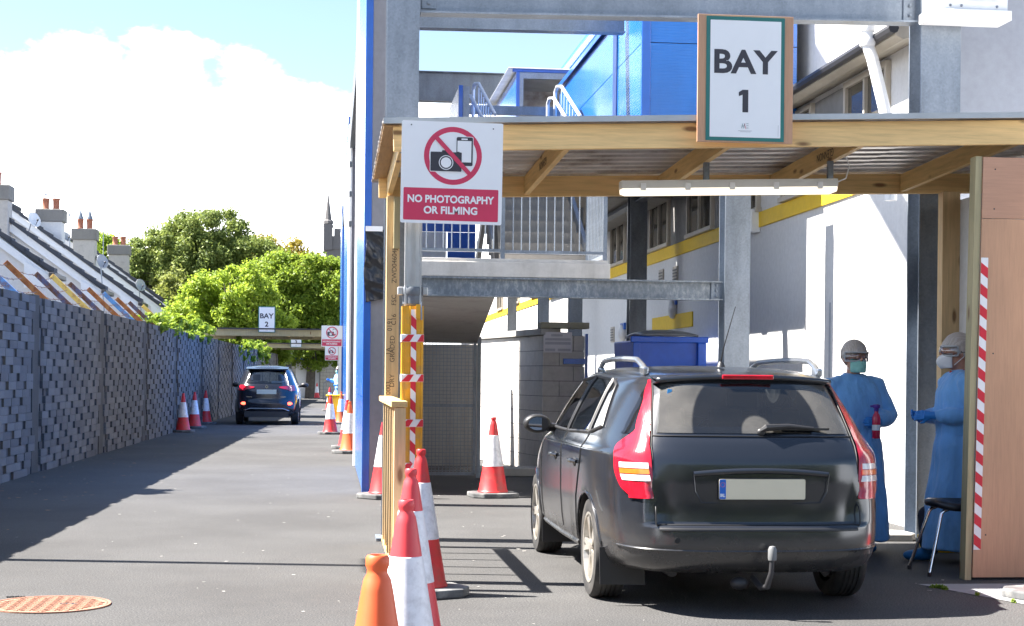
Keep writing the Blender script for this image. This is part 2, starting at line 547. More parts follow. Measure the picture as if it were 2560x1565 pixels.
# loose chips and litter on the tarmac
def chips(name, mat, nnum, xr, yr, s0, s1, seed):
    q = np.random.default_rng(seed)
    vv, ff = [], []
    for i in range(nnum):
        x, y = q.uniform(*xr), yr[0] + (yr[1] - yr[0]) * q.random() ** 1.4
        s, a, h = q.uniform(s0, s1), q.uniform(0, 6.28), 0.002 + q.random() * 0.004
        e = q.uniform(0.35, 0.9)
        base = len(vv)
        for k, (cx, cy) in enumerate(((-1, -e), (1, -e * q.uniform(0.4, 1)), (1, e), (-1 * q.uniform(0.3, 1), e))):
            vv.append((x + s * (cx * math.cos(a) - cy * math.sin(a)), y + s * (cx * math.sin(a) + cy * math.cos(a)), h))
        ff.append((base, base + 1, base + 2, base + 3))
    me = bpy.data.meshes.new(name); me.from_pydata(vv, [], ff)
    o = link_mesh(name, me, mat); o['kind'] = 'stuff'
    setp(o, 'pale chips and litter scattered on the tarmac', 'litter')
    return o
CHIP = M('pale_chip', (0.38, 0.37, 0.35), 0.8, var=0.25, vscale=40)
chips('pale_litter', CHIP, 420, (-4.0, 5.0), (6.5, 46), 0.004, 0.017, 3)
LEAFY = M('dead_leaf', (0.28, 0.15, 0.06), 0.8, var=0.3, vscale=30)
o = chips('dead_leaf_litter', LEAFY, 160, (-4.2, -2.6), (9, 44), 0.012, 0.035, 5)
o['label'] = 'brown dead leaves lying along the foot of the grey boundary wall'

# ================================================================== boundary wall
WX = lambda y: -4.09 + 0.0225 * (y - 20.9)
WDIR = Vector((0.0225, 1, 0)).normalized()
WN = Vector((1, -0.0225, 0)).normalized()          # towards the lane
WH = 2.46
wall = thing('boundary_wall', 'long grey block boundary wall with dark piers along the lane', 'wall', (WX(20), 20, 0))
def wpt(y, out_, z): return Vector((WX(y), y, z)) + WN * out_
w = MB()
Y0, Y1 = 4.0, 92.0
w.add([wpt(Y0, -0.20, 0), wpt(Y1, -0.20, 0), wpt(Y1, -0.035, 0), wpt(Y0, -0.035, 0),
       wpt(Y0, -0.20, WH - 0.012), wpt(Y1, -0.20, WH - 0.012), wpt(Y1, -0.035, WH - 0.012), wpt(Y0, -0.035, WH - 0.012)],
      [(0, 3, 2, 1), (4, 5, 6, 7), (0, 1, 5, 4), (1, 2, 6, 5), (2, 3, 7, 6), (3, 0, 4, 7)])
w.build('backing', MORTAR, wall)
piers = [6.0, 11.7, 17.4, 22.85, 28.4, 33.8, 39.1, 45.0, 50.0, 55.0, 60.2, 65.5, 71, 76.5, 82, 87.5]
pier_me = None
for y in piers:
    p0 = wpt(y, 0, 0)
    q = MB()
    q.add([p0 + WDIR * a_ + WN * b_ + Vector((0, 0, z_)) for z_ in (0, WH + 0.02) for a_, b_ in ((-.22, -.23), (.22, -.23), (.22, -0.02), (-.22, -0.02))],
          [(0, 3, 2, 1), (4, 5, 6, 7), (0, 1, 5, 4), (1, 2, 6, 5), (2, 3, 7, 6), (3, 0, 4, 7)])
    q.build('pier', PIER, wall, bevel=0.006)
# bricks: two stretchers and a recessed dark header to a run, each course shifted on
CH = 0.1065
ncourse = int(WH / CH)
bricks = []
for ci in range(ncourse + 1):
    z0, z1 = ci * CH + 0.0015, min((ci + 1) * CH - 0.0025, WH)
    if z1 - z0 < 0.03: continue
    y = Y0 - ((ci * 0.43) % 1.10)
    k = 0
    while y < 90:
        ln, hd = ((0.435, False), (0.435, False), (0.215, True))[k % 3]
        ya, yb = y + 0.003, y + ln - 0.004
        y += ln; k += 1
        if yb < Y0: continue
        if any(abs((ya + yb) / 2 - p_) < 0.22 + (yb - ya) * 0.35 for p_ in piers): continue
        bricks.append((ya, yb, z0, z1, hd))
def brick_near(t):
    return t[0]
vis = sorted([t for t in bricks if t[0] > 20.9], key=brick_near)
near_set = set(id(t) for t in vis[:296])
proto = {}
stuffA, stuffB = MB(), MB()
for t in bricks:
    ya, yb, z0, z1, hd = t
    jit = rng.uniform(-0.006, 0.006)
    dep = (-0.018 if hd else 0.010) + jit * .7
    pts = [wpt(yy, oo, zz) for zz in (z0, z1) for yy, oo in ((ya, -0.034), (yb, -0.034), (yb, dep), (ya, dep))]
    fc = [(0, 3, 2, 1), (4, 5, 6, 7), (1, 2, 6, 5), (2, 3, 7, 6), (3, 0, 4, 7)]
    if id(t) in near_set:
        key = (hd, round(z1 - z0, 3), rng.randrange(3))
        c0 = (pts[0] + pts[6]) / 2
        if key not in proto:
            me = bpy.data.meshes.new('brick')
            me.from_pydata([p_ - c0 for p_ in pts], [], fc)
            me.materials.append(BRICK_B if hd else BRICK_A)
            proto[key] = me
        o = bpy.data.objects.new('brick', proto[key])
        COL.objects.link(o); o.parent = wall
        o.location = c0 - ORG[wall.name]
    else:
        (stuffB if hd else stuffA).add(pts, fc)
stuffA.build('far_brick_courses', BRICK_A, wall, kind='stuff', fix=False)
stuffB.build('far_recessed_bricks', BRICK_B, wall, kind='stuff', fix=False)

# every brick takes a tone of its own
for mt_, sp_ in ((BRICK_A, .26), (BRICK_B, .3)):
    n, l = mt_.node_tree.nodes, mt_.node_tree.links
    b = next(k for k in n if k.type == 'BSDF_PRINCIPLED')
    src = b.inputs['Base Color'].links[0].from_socket
    gi, oi = n.new('ShaderNodeNewGeometry'), n.new('ShaderNodeObjectInfo')
    ad_ = n.new('ShaderNodeMath'); ad_.operation = 'ADD'
    l.new(gi.outputs['Random Per Island'], ad_.inputs[0]); l.new(oi.outputs['Random'], ad_.inputs[1])
    fr_ = n.new('ShaderNodeMath'); fr_.operation = 'FRACT'; l.new(ad_.outputs[0], fr_.inputs[0])
    tone = ramp(n, l, fr_.outputs[0], [(0.0, (1 - sp_, 1 - sp_, 1 - sp_ * .9)), (1.0, (1 + sp_, 1 + sp_ * .95, 1 + sp_ * .85))])
    l.new(mixc(n, l, 1.0, src, tone, 'MULTIPLY'), b.inputs['Base Color'])
# angled barbed-wire arms on the wall
arms = [(22.24, ARMBLUE, 'blue painted', 0.70), (24.35, RUST, 'rust-brown', 0.78), (26.3, RUSTDK, 'dark rusty', 0.72), (28.0, ARMYEL, 'bright yellow', 0.82),
        (29.3, RUSTDK, 'two-tone brown', 0.74), (31.3, RUST, 'orange rust', 0.76), (33.2, ARMBLUE, 'pale blue', 0.78),
        (34.6, RUST, 'patchy orange', 0.72), (36.4, RUSTDK, 'brown', 0.72), (38.8, ARMYEL, 'yellow and rust', 0.76), (20.2, ARMYEL, 'faded yellow', 0.6)]
arm_tops = []
for i, (y, mt, nm, ln) in enumerate(arms):
    base = wpt(y, -0.16, WH - 0.35)
    top = base + Vector((-ln * 0.78, -0.02, 0.35 + ln * 0.72))
    knee = wpt(y, -0.16, WH - 0.02)
    root = thing('wire_arm', nm + ' angled wire arm on the boundary wall, ' + ('nearest the frame edge' if i == 10 else ['nearest blue one', 'first rusty one past the pier', 'before the yellow one', 'the only bright yellow one', 'just past the bright yellow one', 'sixth along', 'seventh along', 'eighth along', 'ninth along', 'last before the ivy'][i]), 'wire arm', base, 'barbed wire arms')
    q = MB(); q.bar(knee, top, 0.075, 0.085); q.build('arm', mt, root, bevel=0.004)
    q = MB(); q.bar(base, knee + Vector((0, 0, .02)), 0.06, 0.05, (0, 1, 0)); q.build('bracket', RUSTDK, root)
    arm_tops.append((y, knee, top))
arm_tops.sort()
wires = thing('barbed_wire', 'rusty barbed wire strung between the angled wall arms', 'wire', arm_tops[0][1])
for fr in (0.25, 0.6, 0.95):
    q = MB()
    path = []
    for i in range(len(arm_tops) - 1):
        a_ = arm_tops[i][1].lerp(arm_tops[i][2], fr); b_ = arm_tops[i + 1][1].lerp(arm_tops[i + 1][2], fr)
        for k in range(6):
            t = k / 6
            p_ = a_.lerp(b_, t); p_.z -= 0.05 * math.sin(math.pi * t) - rng.uniform(-.006, .006)
            path.append(p_)
    q.tube(path, 0.0055, 4)
    for k in range(0, len(path), 1):
        d = Vector((rng.uniform(-1, 1), rng.uniform(-1, 1), rng.uniform(-1, 1))).normalized() * 0.03
        q.tube([path[k] - d, path[k] + d], 0.004, 3)
    q.build('wire_strand', RUSTDK, wires)

# ================================================================== terrace houses behind the wall
K = 1.8
def house(i, y, eave_x, eave_z, hw, label, chim=None):
    slope = 0.727
    rx, rz = eave_x - hw, eave_z + hw * slope
    lx = rx - hw
    L = 1.15 * K
    h = thing('terrace_house', label, 'house', (rx, y, 0), 'terrace houses behind the wall')
    q = MB()
    q.prism([(lx + .3, 0), (eave_x - .45, 0), (eave_x - .45, eave_z + .2), (rx, rz - .2), (lx + .3, eave_z + .2)], 'y', y, y + L - .1)
    q.build('gable_wall', PEBBLE, h)
    for sgn, ex in ((1, eave_x), (-1, lx)):
        q = MB()
        q.prism([(ex + sgn * .12, eave_z - .10), (rx, rz - .0), (rx, rz + .07), (ex + sgn * .12, eave_z - .02)], 'y', y - .14, y + L)
        q.build('roof_slope', SLATE, h)
    for ex in (eave_x, lx):
        q = MB(); q.prism([(ex, eave_z - .36), (ex, eave_z - .05), (rx, rz - .03), (rx, rz - .36)], 'y', y - .16, y - .08)
        q.build('bargeboard', PVC, h)
    q = MB(); q.prism([(eave_x - .80, eave_z - .55), (eave_x + .0, eave_z - .55), (eave_x + .04, eave_z - .12), (eave_x - .80, eave_z + .36)], 'y', y - .20, y + .02)
    q.build('eave_box', PVC, h, bevel=.01)
    nt = 13
    tm = None
    for k in range(nt):
        t = (k + .5) / nt
        cx, cz = rx + (eave_x + .14 - rx) * t, rz + (eave_z - rz) * t + .03
        if tm is None:
            mq = MB()
            d = Vector((1, 0, -slope)).normalized()
            ln = math.hypot(eave_x + .14 - rx, rz - eave_z) / nt
            mq.add([Vector((0, yy, 0)) + d * a_ + Vector((0, 0, z_)) for yy in (-.26, .40) for a_, z_ in ((-ln / 2, -.07), (ln / 2 + .08, -.05), (ln / 2 + .08, .15), (-ln / 2, .06))],
                   [(0, 1, 2, 3), (7, 6, 5, 4), (0, 4, 5, 1), (1, 5, 6, 2), (2, 6, 7, 3), (3, 7, 4, 0)])
            o = mq.build('verge_tile', SLATE, h, local=True); tm = o.data
        else:
            o = link_mesh('verge_tile', tm, None, h)
        o.location = Vector((cx, y, cz)) - ORG[h.name]
    q = MB(); q.tube([(rx, y - .3, rz + .12), (rx, y + L, rz + .12)], .15, 8); q.build('ridge_tile', SLATE, h, smooth=True)
    q = MB(); q.box(eave_x + .04, eave_x + .24, y - .4, y + L, eave_z - .20, eave_z - .03); q.build('gutter', DARKMETAL, h, bevel=.03)
    if chim:
        cy, cx, cw, ct, base, cm, npots, cap = chim
        q = MB(); q.box(cx - cw / 2, cx + cw / 2, cy, cy + .9, base, ct - .6); st = q.build('chimney', cm, h, bevel=.015)
        q = MB(); q.box(cx - cw / 2 - .09, cx + cw / 2 + .09, cy - .09, cy + .99, ct - .6, ct); q.build('chimney_cap', CONC_DARK, st, bevel=.03)
        for k in range(npots):
            px = cx + (k - (npots - 1) / 2) * cw * .42
            q = MB(); q.lathe([(.15, 0), (.18, .05), (.15, .12), (.16, .46), (.185, .49), (.185, .55)], 12, (px, cy + .4, ct - .01))
            pt = q.build('chimney_pot', TERRA, st, smooth=True)
            if cap:
                q = MB(); q.lathe([(.21, .70), (.03, .76)] if cap == 1 else [(.17, .55), (.02, 1.05)], 10, (px, cy + .4, ct))
                for a_ in (0, 2.1, 4.2): q.tube([(px + .14 * math.cos(a_), cy + .4 + .14 * math.sin(a_), ct + .5), (px + .17 * math.cos(a_), cy + .4 + .17 * math.sin(a_), ct + .71)], .012, 4)
                q.build('chimney_cowl', GALV, st)
    return h
EX = lambda y: -9.48 + 0.0185 * (y - 55.6)
ys = [24.9 * K, 30.9 * K, 37.0 * K, 43.0 * K, 49.2 * K, 53.6 * K]
EZ, HWD = 4.80, 3.3 * K
house(0, ys[0], EX(ys[0]), EZ, HWD, 'pale terrace house nearest the frame edge, its gable cut by the picture edge', None)
house(1, ys[1], EX(ys[1]), EZ, HWD, 'white pebbledash gable house nearest along the wall with an open white eave box', (66, -13.4, 1.0, 8.90, 4.5, BLOCK, 1, 0))
house(2, ys[2], EX(ys[2]), EZ, HWD, 'white gable house with a white chimney and two capped clay pots', (78, -13.31, 1.15, 9.16, 4.5, WHITEWALL, 2, 1))
house(3, ys[3], EX(ys[3]), EZ, HWD, 'white gable house with a grey cracked chimney and pointed cowl', (88, -13.21, 1.15, 9.14, 4.5, BLOCK, 2, 2))
house(4, ys[4], EX(ys[4]), EZ, HWD, 'white gable house with a plain grey block chimney and two short pots', (100, -12.94, 1.15, 9.24, 4.5, BLOCK, 2, 0))
house(5, ys[5], EX(ys[5]), EZ, HWD, 'farthest white gable house, its eave meeting the green trees', None)

def dish(c, r, face, label, pole_to, mat=DISH):
    t = thing('satellite_dish', label, 'satellite dish', c, 'satellite dishes')
    face = Vector(face).normalized()
    u_ = face.cross(Vector((0, 0, 1))).normalized(); w_ = u_.cross(face)
    rows = []
    for i in range(7):
        rr = r * i / 6
        rows.append([Vector(c) + face * (.22 * (rr / r) ** 2 * r) + u_ * (max(rr, .002) * math.cos(2 * math.pi * k / 20)) * .92 + w_ * (max(rr, .002) * math.sin(2 * math.pi * k / 20)) for k in range(20)])
    q = MB(); q.grid(rows, closed=True)
    o = q.build('reflector', mat, t, smooth='all')
    s_ = o.modifiers.new('solid', 'SOLIDIFY'); s_.thickness = .012
    q = MB(); q.tube([Vector(c) - w_ * r * .9, Vector(c) + face * r * .75 - w_ * r * .35], .014, 6); q.ball(tuple(Vector(c) + face * r * .75 - w_ * r * .3), .05, 8, 6); q.build('feed_arm', DARKMETAL, t)
    q = MB(); q.tube([Vector(c) - face * .02, Vector(c) - face * .1, pole_to], .03, 6); q.build('mount_pole', GALV, t)
    return t
def at_px(d): return d
dish((-10.31, 74, 6.42), .33, (.62, -.70, .25), 'grey satellite dish on a tall pole before the middle gable', (-10.2, 74.2, 4.2))
dish((-10.0, 86, 6.03), .33, (.62, -.70, .25), 'grey satellite dish on a pole at the end of the gables, nearest the trees', (-9.9, 86.3, 4.0))
dish((-12.98, 72, 8.06), .36, (.7, -.6, .35), 'pale satellite dish by the white chimney', (-13.4, 72.6, 7.2), PVC)
dish((-13.5, 84, 8.34), .26, (.7, -.5, .35), 'small satellite dish beside the cracked grey chimney', (-13.7, 84.5, 7.6), DISH)
def aerial(x, y, z0, z1, label):
    t = thing('tv_aerial', label, 'aerial', (x, y, z0), 'roof aerials')
    q = MB(); q.tube([(x, y, z0), (x, y, z1)], .03, 6); q.build('mast', GALV, t)
    q = MB(); q.tube([(x - .4, y, z1 - .06), (x + .5, y, z1 + .03)], .018, 5)
    for k in range(6): q.tube([(x - .34 + k * .15, y - .22, z1 - .05 + k * .012), (x - .34 + k * .15, y + .22, z1 - .05 + k * .012)], .012, 4); q.tube([(x - .34 + k * .15, y, z1 - .2 + k * .012), (x - .34 + k * .15, y, z1 + .1 + k * .012)], .012, 4)
    q.build('antenna', GALV, t)
aerial(-13.95, 88, 8.0, 9.95, 'thin tv aerial between the two middle chimneys')
aerial(-14.4, 104, 8.2, 10.65, 'thin tv aerial standing clear against the sky near the trees')
# ================================================================== trees
def leaf_mesh(name, centers, radii, per, size, mat, parent, seed, flat=0.35, off=(0, 0, 0), aspect=1.0, shell=0.55):
    q = np.random.default_rng(seed)
    cs = np.repeat(np.array(centers), per, axis=0)
    rs = np.repeat(np.array(radii), per)
    N = len(cs)
    d = q.normal(size=(N, 3)); d /= np.linalg.norm(d, axis=1)[:, None]
    rad = rs * (shell + (1 - shell) * q.random(N)) * (0.75 + 0.5 * q.random(N))
    p = cs + d * rad[:, None] * np.array([1, 1, .8])
    nn = d * 0.6 + q.normal(size=(N, 3)) * 0.6 + np.array([0, 0, .45])
    nn /= np.linalg.norm(nn, axis=1)[:, None]
    t = np.cross(nn, q.normal(size=(N, 3))); t /= np.linalg.norm(t, axis=1)[:, None]
    bt = np.cross(nn, t)
    s = size * (0.55 + 0.9 * q.random(N))[:, None]
    vv = np.empty((N, 4, 3))
    vv[:, 0] = p - t * s * aspect
    vv[:, 1] = p + bt * s * .62 + nn * s * .12
    vv[:, 2] = p + t * s * aspect
    vv[:, 3] = p - bt * s * .62 + nn * s * .12
    vv -= np.array(off)
    me = bpy.data.meshes.new(name)
    me.vertices.add(N * 4); me.loops.add(N * 4); me.polygons.add(N)
    me.vertices.foreach_set('co', vv.reshape(-1))
    me.loops.foreach_set('vertex_index', np.arange(N * 4, dtype=np.int32))
    me.polygons.foreach_set('loop_start', np.arange(0, N * 4, 4, dtype=np.int32))
    me.polygons.foreach_set('loop_total', np.full(N, 4, dtype=np.int32))
    me.update(); me.validate()
    return link_mesh(name, me, mat, parent)

def tree(label, x, y, z0, crown, mat, nclump, per, size, seed, name='tree', rc=(.5, 1.0), shell=.5, trunk_r=.25, aspect=1.0, group='trees beyond the lane'):
    """crown: list of ellipsoids (dx,dy,z,rx,ry,rz)"""
    q = random.Random(seed)
    t = thing(name, label, 'tree', (x, y, z0), group)
    centers, radii = [], []
    wts = [e[3] * e[4] * e[5] for e in crown]
    for i in range(nclump):
        e = q.choices(crown, wts)[0]
        while True:
            a = Vector((q.uniform(-1, 1), q.uniform(-1, 1), q.uniform(-1, 1)))
            if a.length < 1: break
        ln = a.length
        a = a.normalized() * (ln ** .45)
        c_ = Vector((x + e[0] + a.x * e[3], y + e[1] + a.y * e[4], e[2] + a.z * e[5]))
        centers.append(tuple(c_)); radii.append(q.uniform(*rc))
    leaf_mesh('crown', centers, radii, per, size, mat, t, seed, off=(x, y, z0), shell=shell, aspect=aspect)
    zc = sum(e[2] * w_ for e, w_ in zip(crown, wts)) / sum(wts)
    mb = MB()
    mb.tube([(x, y, z0), (x + .1, y, z0 + (zc - z0) * .5), (x - .05, y + .1, zc)], [trunk_r * 1.25, trunk_r, trunk_r * .7], 10)
    mb.build('trunk', BARK, t, smooth=True)
    mb = MB()
    for k in range(0, min(nclump, 60)):
        c_ = Vector(centers[k]); st = Vector((x, y, z0 + (zc - z0) * q.uniform(.55, 1.0)))
        mid = st.lerp(c_, .55) + Vector((0, 0, .25))
        mb.tube([st, mid, c_], [trunk_r * .32, trunk_r * .18, .02], 5)
    mb.build('branch_limbs', BARK, t, smooth=True, kind='stuff')
    return t

tree('broad dark pine rising above the bright green trees', -9.0, 112, 0,
     [(.6, 0, 11.3, 2.6, 2.5, 1.35), (-1.2, 0, 9.4, 4.1, 3, 1.9), (2.6, 0, 9.2, 3.3, 3, 1.7), (-2.6, 0, 7.2, 3.2, 3, 2.0), (1.5, 0, 6.8, 4.0, 3, 1.7), (4.2, 0, 8.0, 2.2, 2, 1.3)],
     PINE, 560, 330, .082, 11, 'pine_tree', (.35, .95), .2, .45, 1.5)
tree('pale bright green tree low at the far end of the gables', -16.6, 118, 0, [(0, 0, 8.6, 3.0, 2.5, 2.6), (1.6, 0, 6.2, 3.0, 2.5, 2.6), (2.6, 0, 4.0, 3, 2.5, 2.2)], SYC, 300, 210, .115, 12, 'sycamore_tree', (.4, .95), .25)
tree('bright yellow-green bushy tree in front of the dark pine', -5.2, 84, 0, [(.2, 0, 5.6, 2.0, 1.8, 1.5), (-1.2, 0, 4.2, 2.1, 1.8, 1.7), (1.0, 0, 3.9, 2.3, 1.8, 1.9), (-.2, 0, 2.6, 3.1, 2, 1.5)], SYC, 380, 260, .078, 13, 'sycamore_tree', (.25, .75), .25)
tree('large green tree behind the second bay sign, beside the blue building', -1.2, 97, 0, [(-1.0, 0, 6.8, 2.5, 2, 1.9), (1.6, 0, 6.3, 2.2, 2, 2.0), (-.6, 0, 4.6, 3.0, 2.2, 2.0), (1.2, 0, 3.6, 3.0, 2.2, 2.0)], SYC2, 440, 270, .086, 14, 'sycamore_tree', (.3, .85), .25)
tree('golden leafed oak showing between the pine and the church', -4.3, 128, 0, [(.3, 0, 10.6, 2.4, 2, 1.5), (1.8, 0, 9.3, 2.6, 2, 1.8), (-1.6, 0, 10.6, 2.2, 2, 1.6)], OAK, 140, 90, .13, 15, 'oak_tree', (.5, 1.0), .3)
tree('thin pale green tree at the shoulder of the dark pine', -11.9, 119, 0, [(1.2, 0, 10.0, 2.2, 2, 2.4), (-.6, 0, 8.2, 2.6, 2, 2.4)], OLIVE, 130, 130, .13, 16, 'willow_tree', (.5, .95), .35)
tree('olive green tree below the pine, above the gable ends', -8.2, 99, 0, [(-1.6, 0, 5.4, 2.6, 2, 2.3), (.8, 0, 3.9, 2.6, 2, 2.6), (-2.6, 0, 4.0, 2, 2, 2)], OLIVE, 200, 180, .115, 17, 'hazel_tree', (.4, .8), .4)
tree('low bright green tree before the church tower', 1.6, 108, 0, [(-.6, 0, 7.2, 2.4, 2, 1.9), (.8, 0, 5.0, 2.8, 2, 2.4)], SYC, 230, 220, .09, 18, 'sycamore_tree', (.3, .8), .25)

# ivy on the wall top
def ivy(name, label, pts, per, size, seed, rad=(.12, .28)):
    q = random.Random(seed)
    t = thing(name, label, 'ivy', (pts[0][0], pts[0][1], 0), 'greenery on the wall')
    leaf_mesh('leaves', pts, [q.uniform(*rad) for _ in pts], per, size, IVY, t, seed, off=(pts[0][0], pts[0][1], 0), shell=.3)
    mb = MB(); mb.tube([Vector(p) for p in pts[::4]] if len(pts) > 8 else [Vector(p) for p in pts], .012, 5); mb.build('stem', BARK, t)
    return t
q = random.Random(4)
pp = []
for k in range(90):
    y = q.uniform(36.0, 47.5)
    pp.append(tuple(wpt(y, q.uniform(-.8, .06), WH + q.uniform(-.10, .36) * (1 if y > 38 else .6))))
pp.sort(key=lambda p: p[1])
ivy('ivy_bush', 'bright green ivy spilling over the wall top below the second canopy', pp, 70, .055, 21, (.10, .2))
pp = []
for k in range(60):
    y = q.uniform(55, 74)
    pp.append(tuple(wpt(y, q.uniform(-.3, .22), WH + q.uniform(-.6, .30))))
pp.sort(key=lambda p: p[1])
ivy('ivy_bush', 'green ivy hanging down the wall face beneath the second canopy', pp, 70, .06, 22, (.10, .22))
pp = []
for k in range(80):
    pp.append((q.uniform(-3.6, .8), q.uniform(103.5, 105.2), 2.75 + q.uniform(-.3, .45)))
pp.sort(key=lambda p: p[1])
ivy('ivy_bush', 'pale green creeper along the top of the far block wall', pp, 60, .10, 23)
# shrub behind the wall by the frame edge (its shadow falls past the wall's)
pp = []
for k in range(46):
    t = q.random()
    pp.append((-4.75 + q.uniform(-.5, .35) * (1 - t * .7), 19.75 + q.uniform(-.75, .55) * (1 - t * .5), 2.2 + t * 1.45))
sh = thing('garden_shrub', 'dark twiggy garden shrub behind the wall at the frame edge', 'shrub', (-4.75, 19.75, 0))
leaf_mesh('leaves', pp, [q.uniform(.10, .22) for _ in pp], 40, .06, SYC2, sh, 31, off=(-4.75, 19.75, 0), shell=.2)
mb = MB()
for k in range(9): mb.tube([(-4.75, 19.75, 0), (-4.75 + q.uniform(-.2, .2), 19.75 + q.uniform(-.2, .2), 1.5), pp[k * 5]], [.035, .025, .008], 5)
mb.build('stem', BARK, sh)

# utility pole behind the wall, out of the picture: its shadow crosses the lane
po = thing('utility_pole', 'tall wooden utility pole whose thin shadow crosses the lane', 'pole', (-5.1, 12.74, 0))
mb = MB(); mb.tube([(-5.1, 12.74, 0), (-5.1, 12.74, 7.35)], [.085, .055], 12); mb.build('shaft', BARK, po, smooth=True)
mb = MB(); mb.box(-5.13, -5.07, 12.3, 13.2, 7.0, 7.1); mb.build('cross_arm', BARK, po)

# belt of trees behind the camera: only its reflection shows, in the car's paint and glass
q = random.Random(9)
bw_pts = [(q.uniform(-26, 30), q.uniform(-27, -20), .8 + 6.2 * q.random()) for _ in range(620)]
bw_o = leaf_mesh('roadside_wood', bw_pts, [q.uniform(.9, 1.8) for _ in bw_pts], 90, .26, OLIVE, None, 41, shell=.3)
setp(bw_o, 'belt of trees behind the viewer, mirrored in the dark car', 'wood', kind='stuff')

# ================================================================== church tower
ch = thing('church_tower', 'dark stone church tower with battlements and corner pinnacles behind the trees', 'church', (.6, 152, 0))
STONE = plaster('church_stone', (0.13, 0.125, 0.125), (0.08, 0.078, 0.08), .5, bs=8, bstr=.6)
mb = MB(); mb.box(-.55, 4.2, 152, 156.5, 0, 13.6); mb.build('shaft', STONE, ch, bevel=.05)
mb = MB(); mb.box(-.66, 4.3, 151.9, 156.6, 13.3, 13.6); mb.build('string_course', STONE, ch, bevel=.03)
for k in range(4):
    mb = MB(); mb.box(.25 + k * 1.05, .25 + k * 1.05 + .6, 151.95, 152.3, 14.55, 15.25); mb.build('merlon', STONE, ch, bevel=.03)
mb = MB(); mb.box(-.55, 4.2, 151.95, 152.3, 13.6, 14.55); mb.build('parapet', STONE, ch)
for px, py in ((-.32, 152.2), (3.95, 152.2), (3.95, 156.2), (-.32, 156.2)):
    mb = MB(); mb.box(px - .42, px + .42, py - .42, py + .42, 13.2, 15.7); mb.build('turret', STONE, ch, bevel=.05)
    mb = MB()
    mb.lathe([(.52, 15.7), (.50, 15.95), (.34, 16.1), (.05, 18.4), (.01, 18.6)], 8, (px, py, 0)); mb.build('pinnacle', STONE, ch)
mb = MB(); mb.box(1.4, 2.2, 151.85, 151.93, 14.6, 15.2); mb.build('white_panel', PVC, ch)

# ================================================================== end of the lane
ew = thing('end_wall', 'grey concrete block wall closing the far end of the lane', 'wall', (-1, 106, 0))
mb = MB(); mb.box(-4.5, 3.0, 106.04, 106.25, 0, 2.9); mb.build('backing', MORTAR, ew)
bmesh_shared = None
for r_ in range(13):
    for k in range(17):
        x0 = -4.5 + k * .45 - (.225 if r_ % 2 else 0)
        if bmesh_shared is None:
            mq = MB(); mq.box(-.218, .218, -.02, .04, -.106, .106); ob = mq.build('block', BLOCK, ew, local=True); bmesh_shared = ob.data
        else: ob = link_mesh('block', bmesh_shared, None, ew)
        ob.location = (x0 + .225 + 1, 0.0, .112 + r_ * .2235)
sd = thing('small_shed', 'small white shed with a blue roof edge at the end of the lane', 'shed', (-1.3, 97, 0))
mb = MB(); mb.box(-2.05, -.66, 97, 101, 0, 2.2); mb.build('wall', WHITEWALL, sd)
mb = MB(); mb.prism([(-2.15, 2.34), (-.52, 2.14), (-.52, 2.26), (-2.15, 2.50)], 'y', 96.85, 101.2); mb.build('roof_edge', BLUE_TRIM, sd, bevel=.01)
mb = MB(); mb.box(-.64, -.58, 96.9, 97.0, 0, 2.1); mb.build('drainpipe', DARKMETAL, sd)
bl = thing('timber_gatepost', 'weathered brown post standing beside the small white shed', 'post', (-2.5, 95, 0))
mb = MB(); mb.box(-2.66, -2.25, 94.8, 95.1, 0, 2.62); mb.build('shaft', PIER, bl, bevel=.02)
mb = MB(); mb.box(-2.70, -2.21, 94.76, 95.14, 2.62, 2.68); mb.build('cap', CONCRETE, bl, bevel=.01)
cb = thing('crowd_barrier', 'galvanised crowd barrier standing before the far wall', 'barrier', (-.2, 80, 0))
mb = MB()
x0, x1, yb = -.30, .55, 80.5
mb.tube([(x0, yb, .15), (x0, yb, 1.0), (x0 + .08, yb, 1.08), (x1 - .08, yb, 1.08), (x1, yb, 1.0), (x1, yb, .15)], .022, 6); mb.tube([(x0, yb, .2), (x1, yb, .2)], .02, 6)
mb.build('frame', GALV, cb)
for k in range(7):
    mb = MB(); mb.tube([(x0 + .1 + k * .11, yb, .2), (x0 + .1 + k * .11, yb, 1.07)], .01, 5); mb.build('bar', GALV, cb)
mb = MB(); mb.bar((x0 + .1, yb - .3, .02), (x0 + .1, yb + .3, .02), .05, .03); mb.bar((x0 + .1, yb, .02), (x0 + .1, yb, .2), .04, .04, (0, 1, 0)); mb.build('foot', GALV, cb)

# ================================================================== blue clad stand along the lane
bs = thing('blue_stand', 'tall blue clad stand building beside the lane with a grey end wall', 'building', (.4, 19, 0))
def stand_block(y0, y1, tag):
    mb = MB(); mb.box(.46, .95, y0 + .03, y1, 0, 7.42); mb.build('core_wall', GREYPANEL, bs)
    z = 0.02; k = 0
    while z < 7.4:
        z1_ = min(z + 1.12, 7.42)
        yy = y0 + .07
        while yy < y1 - .05:
            ye = min(yy + 6.1, y1)
            mb = MB(); mb.box(.392, .458, yy + .004, ye - .004, z + .005, z1_ - .006); mb.build('cladding_panel', BLUE, bs)
            yy = ye
        z = z1_; k += 1
    mb = MB(); mb.box(.384, .47, y0 - .022, y0 + .066, 0.0, 7.46); mb.build('corner_trim', BLUE_TRIM, bs, bevel=.004)
    mb = MB(); mb.box(.37, 1.0, y0, y1, 7.425, 7.52); mb.build('coping', BLUE_TRIM, bs, bevel=.005)
stand_block(19.0, 24.85, 0)
stand_block(38.0, 49.0, 1)
stand_block(58.0, 68.0, 2)
mb = MB(); mb.box(.472, .95, 18.985, 19.028, 0, 7.4); mb.build('end_panel', GREYPANEL, bs)
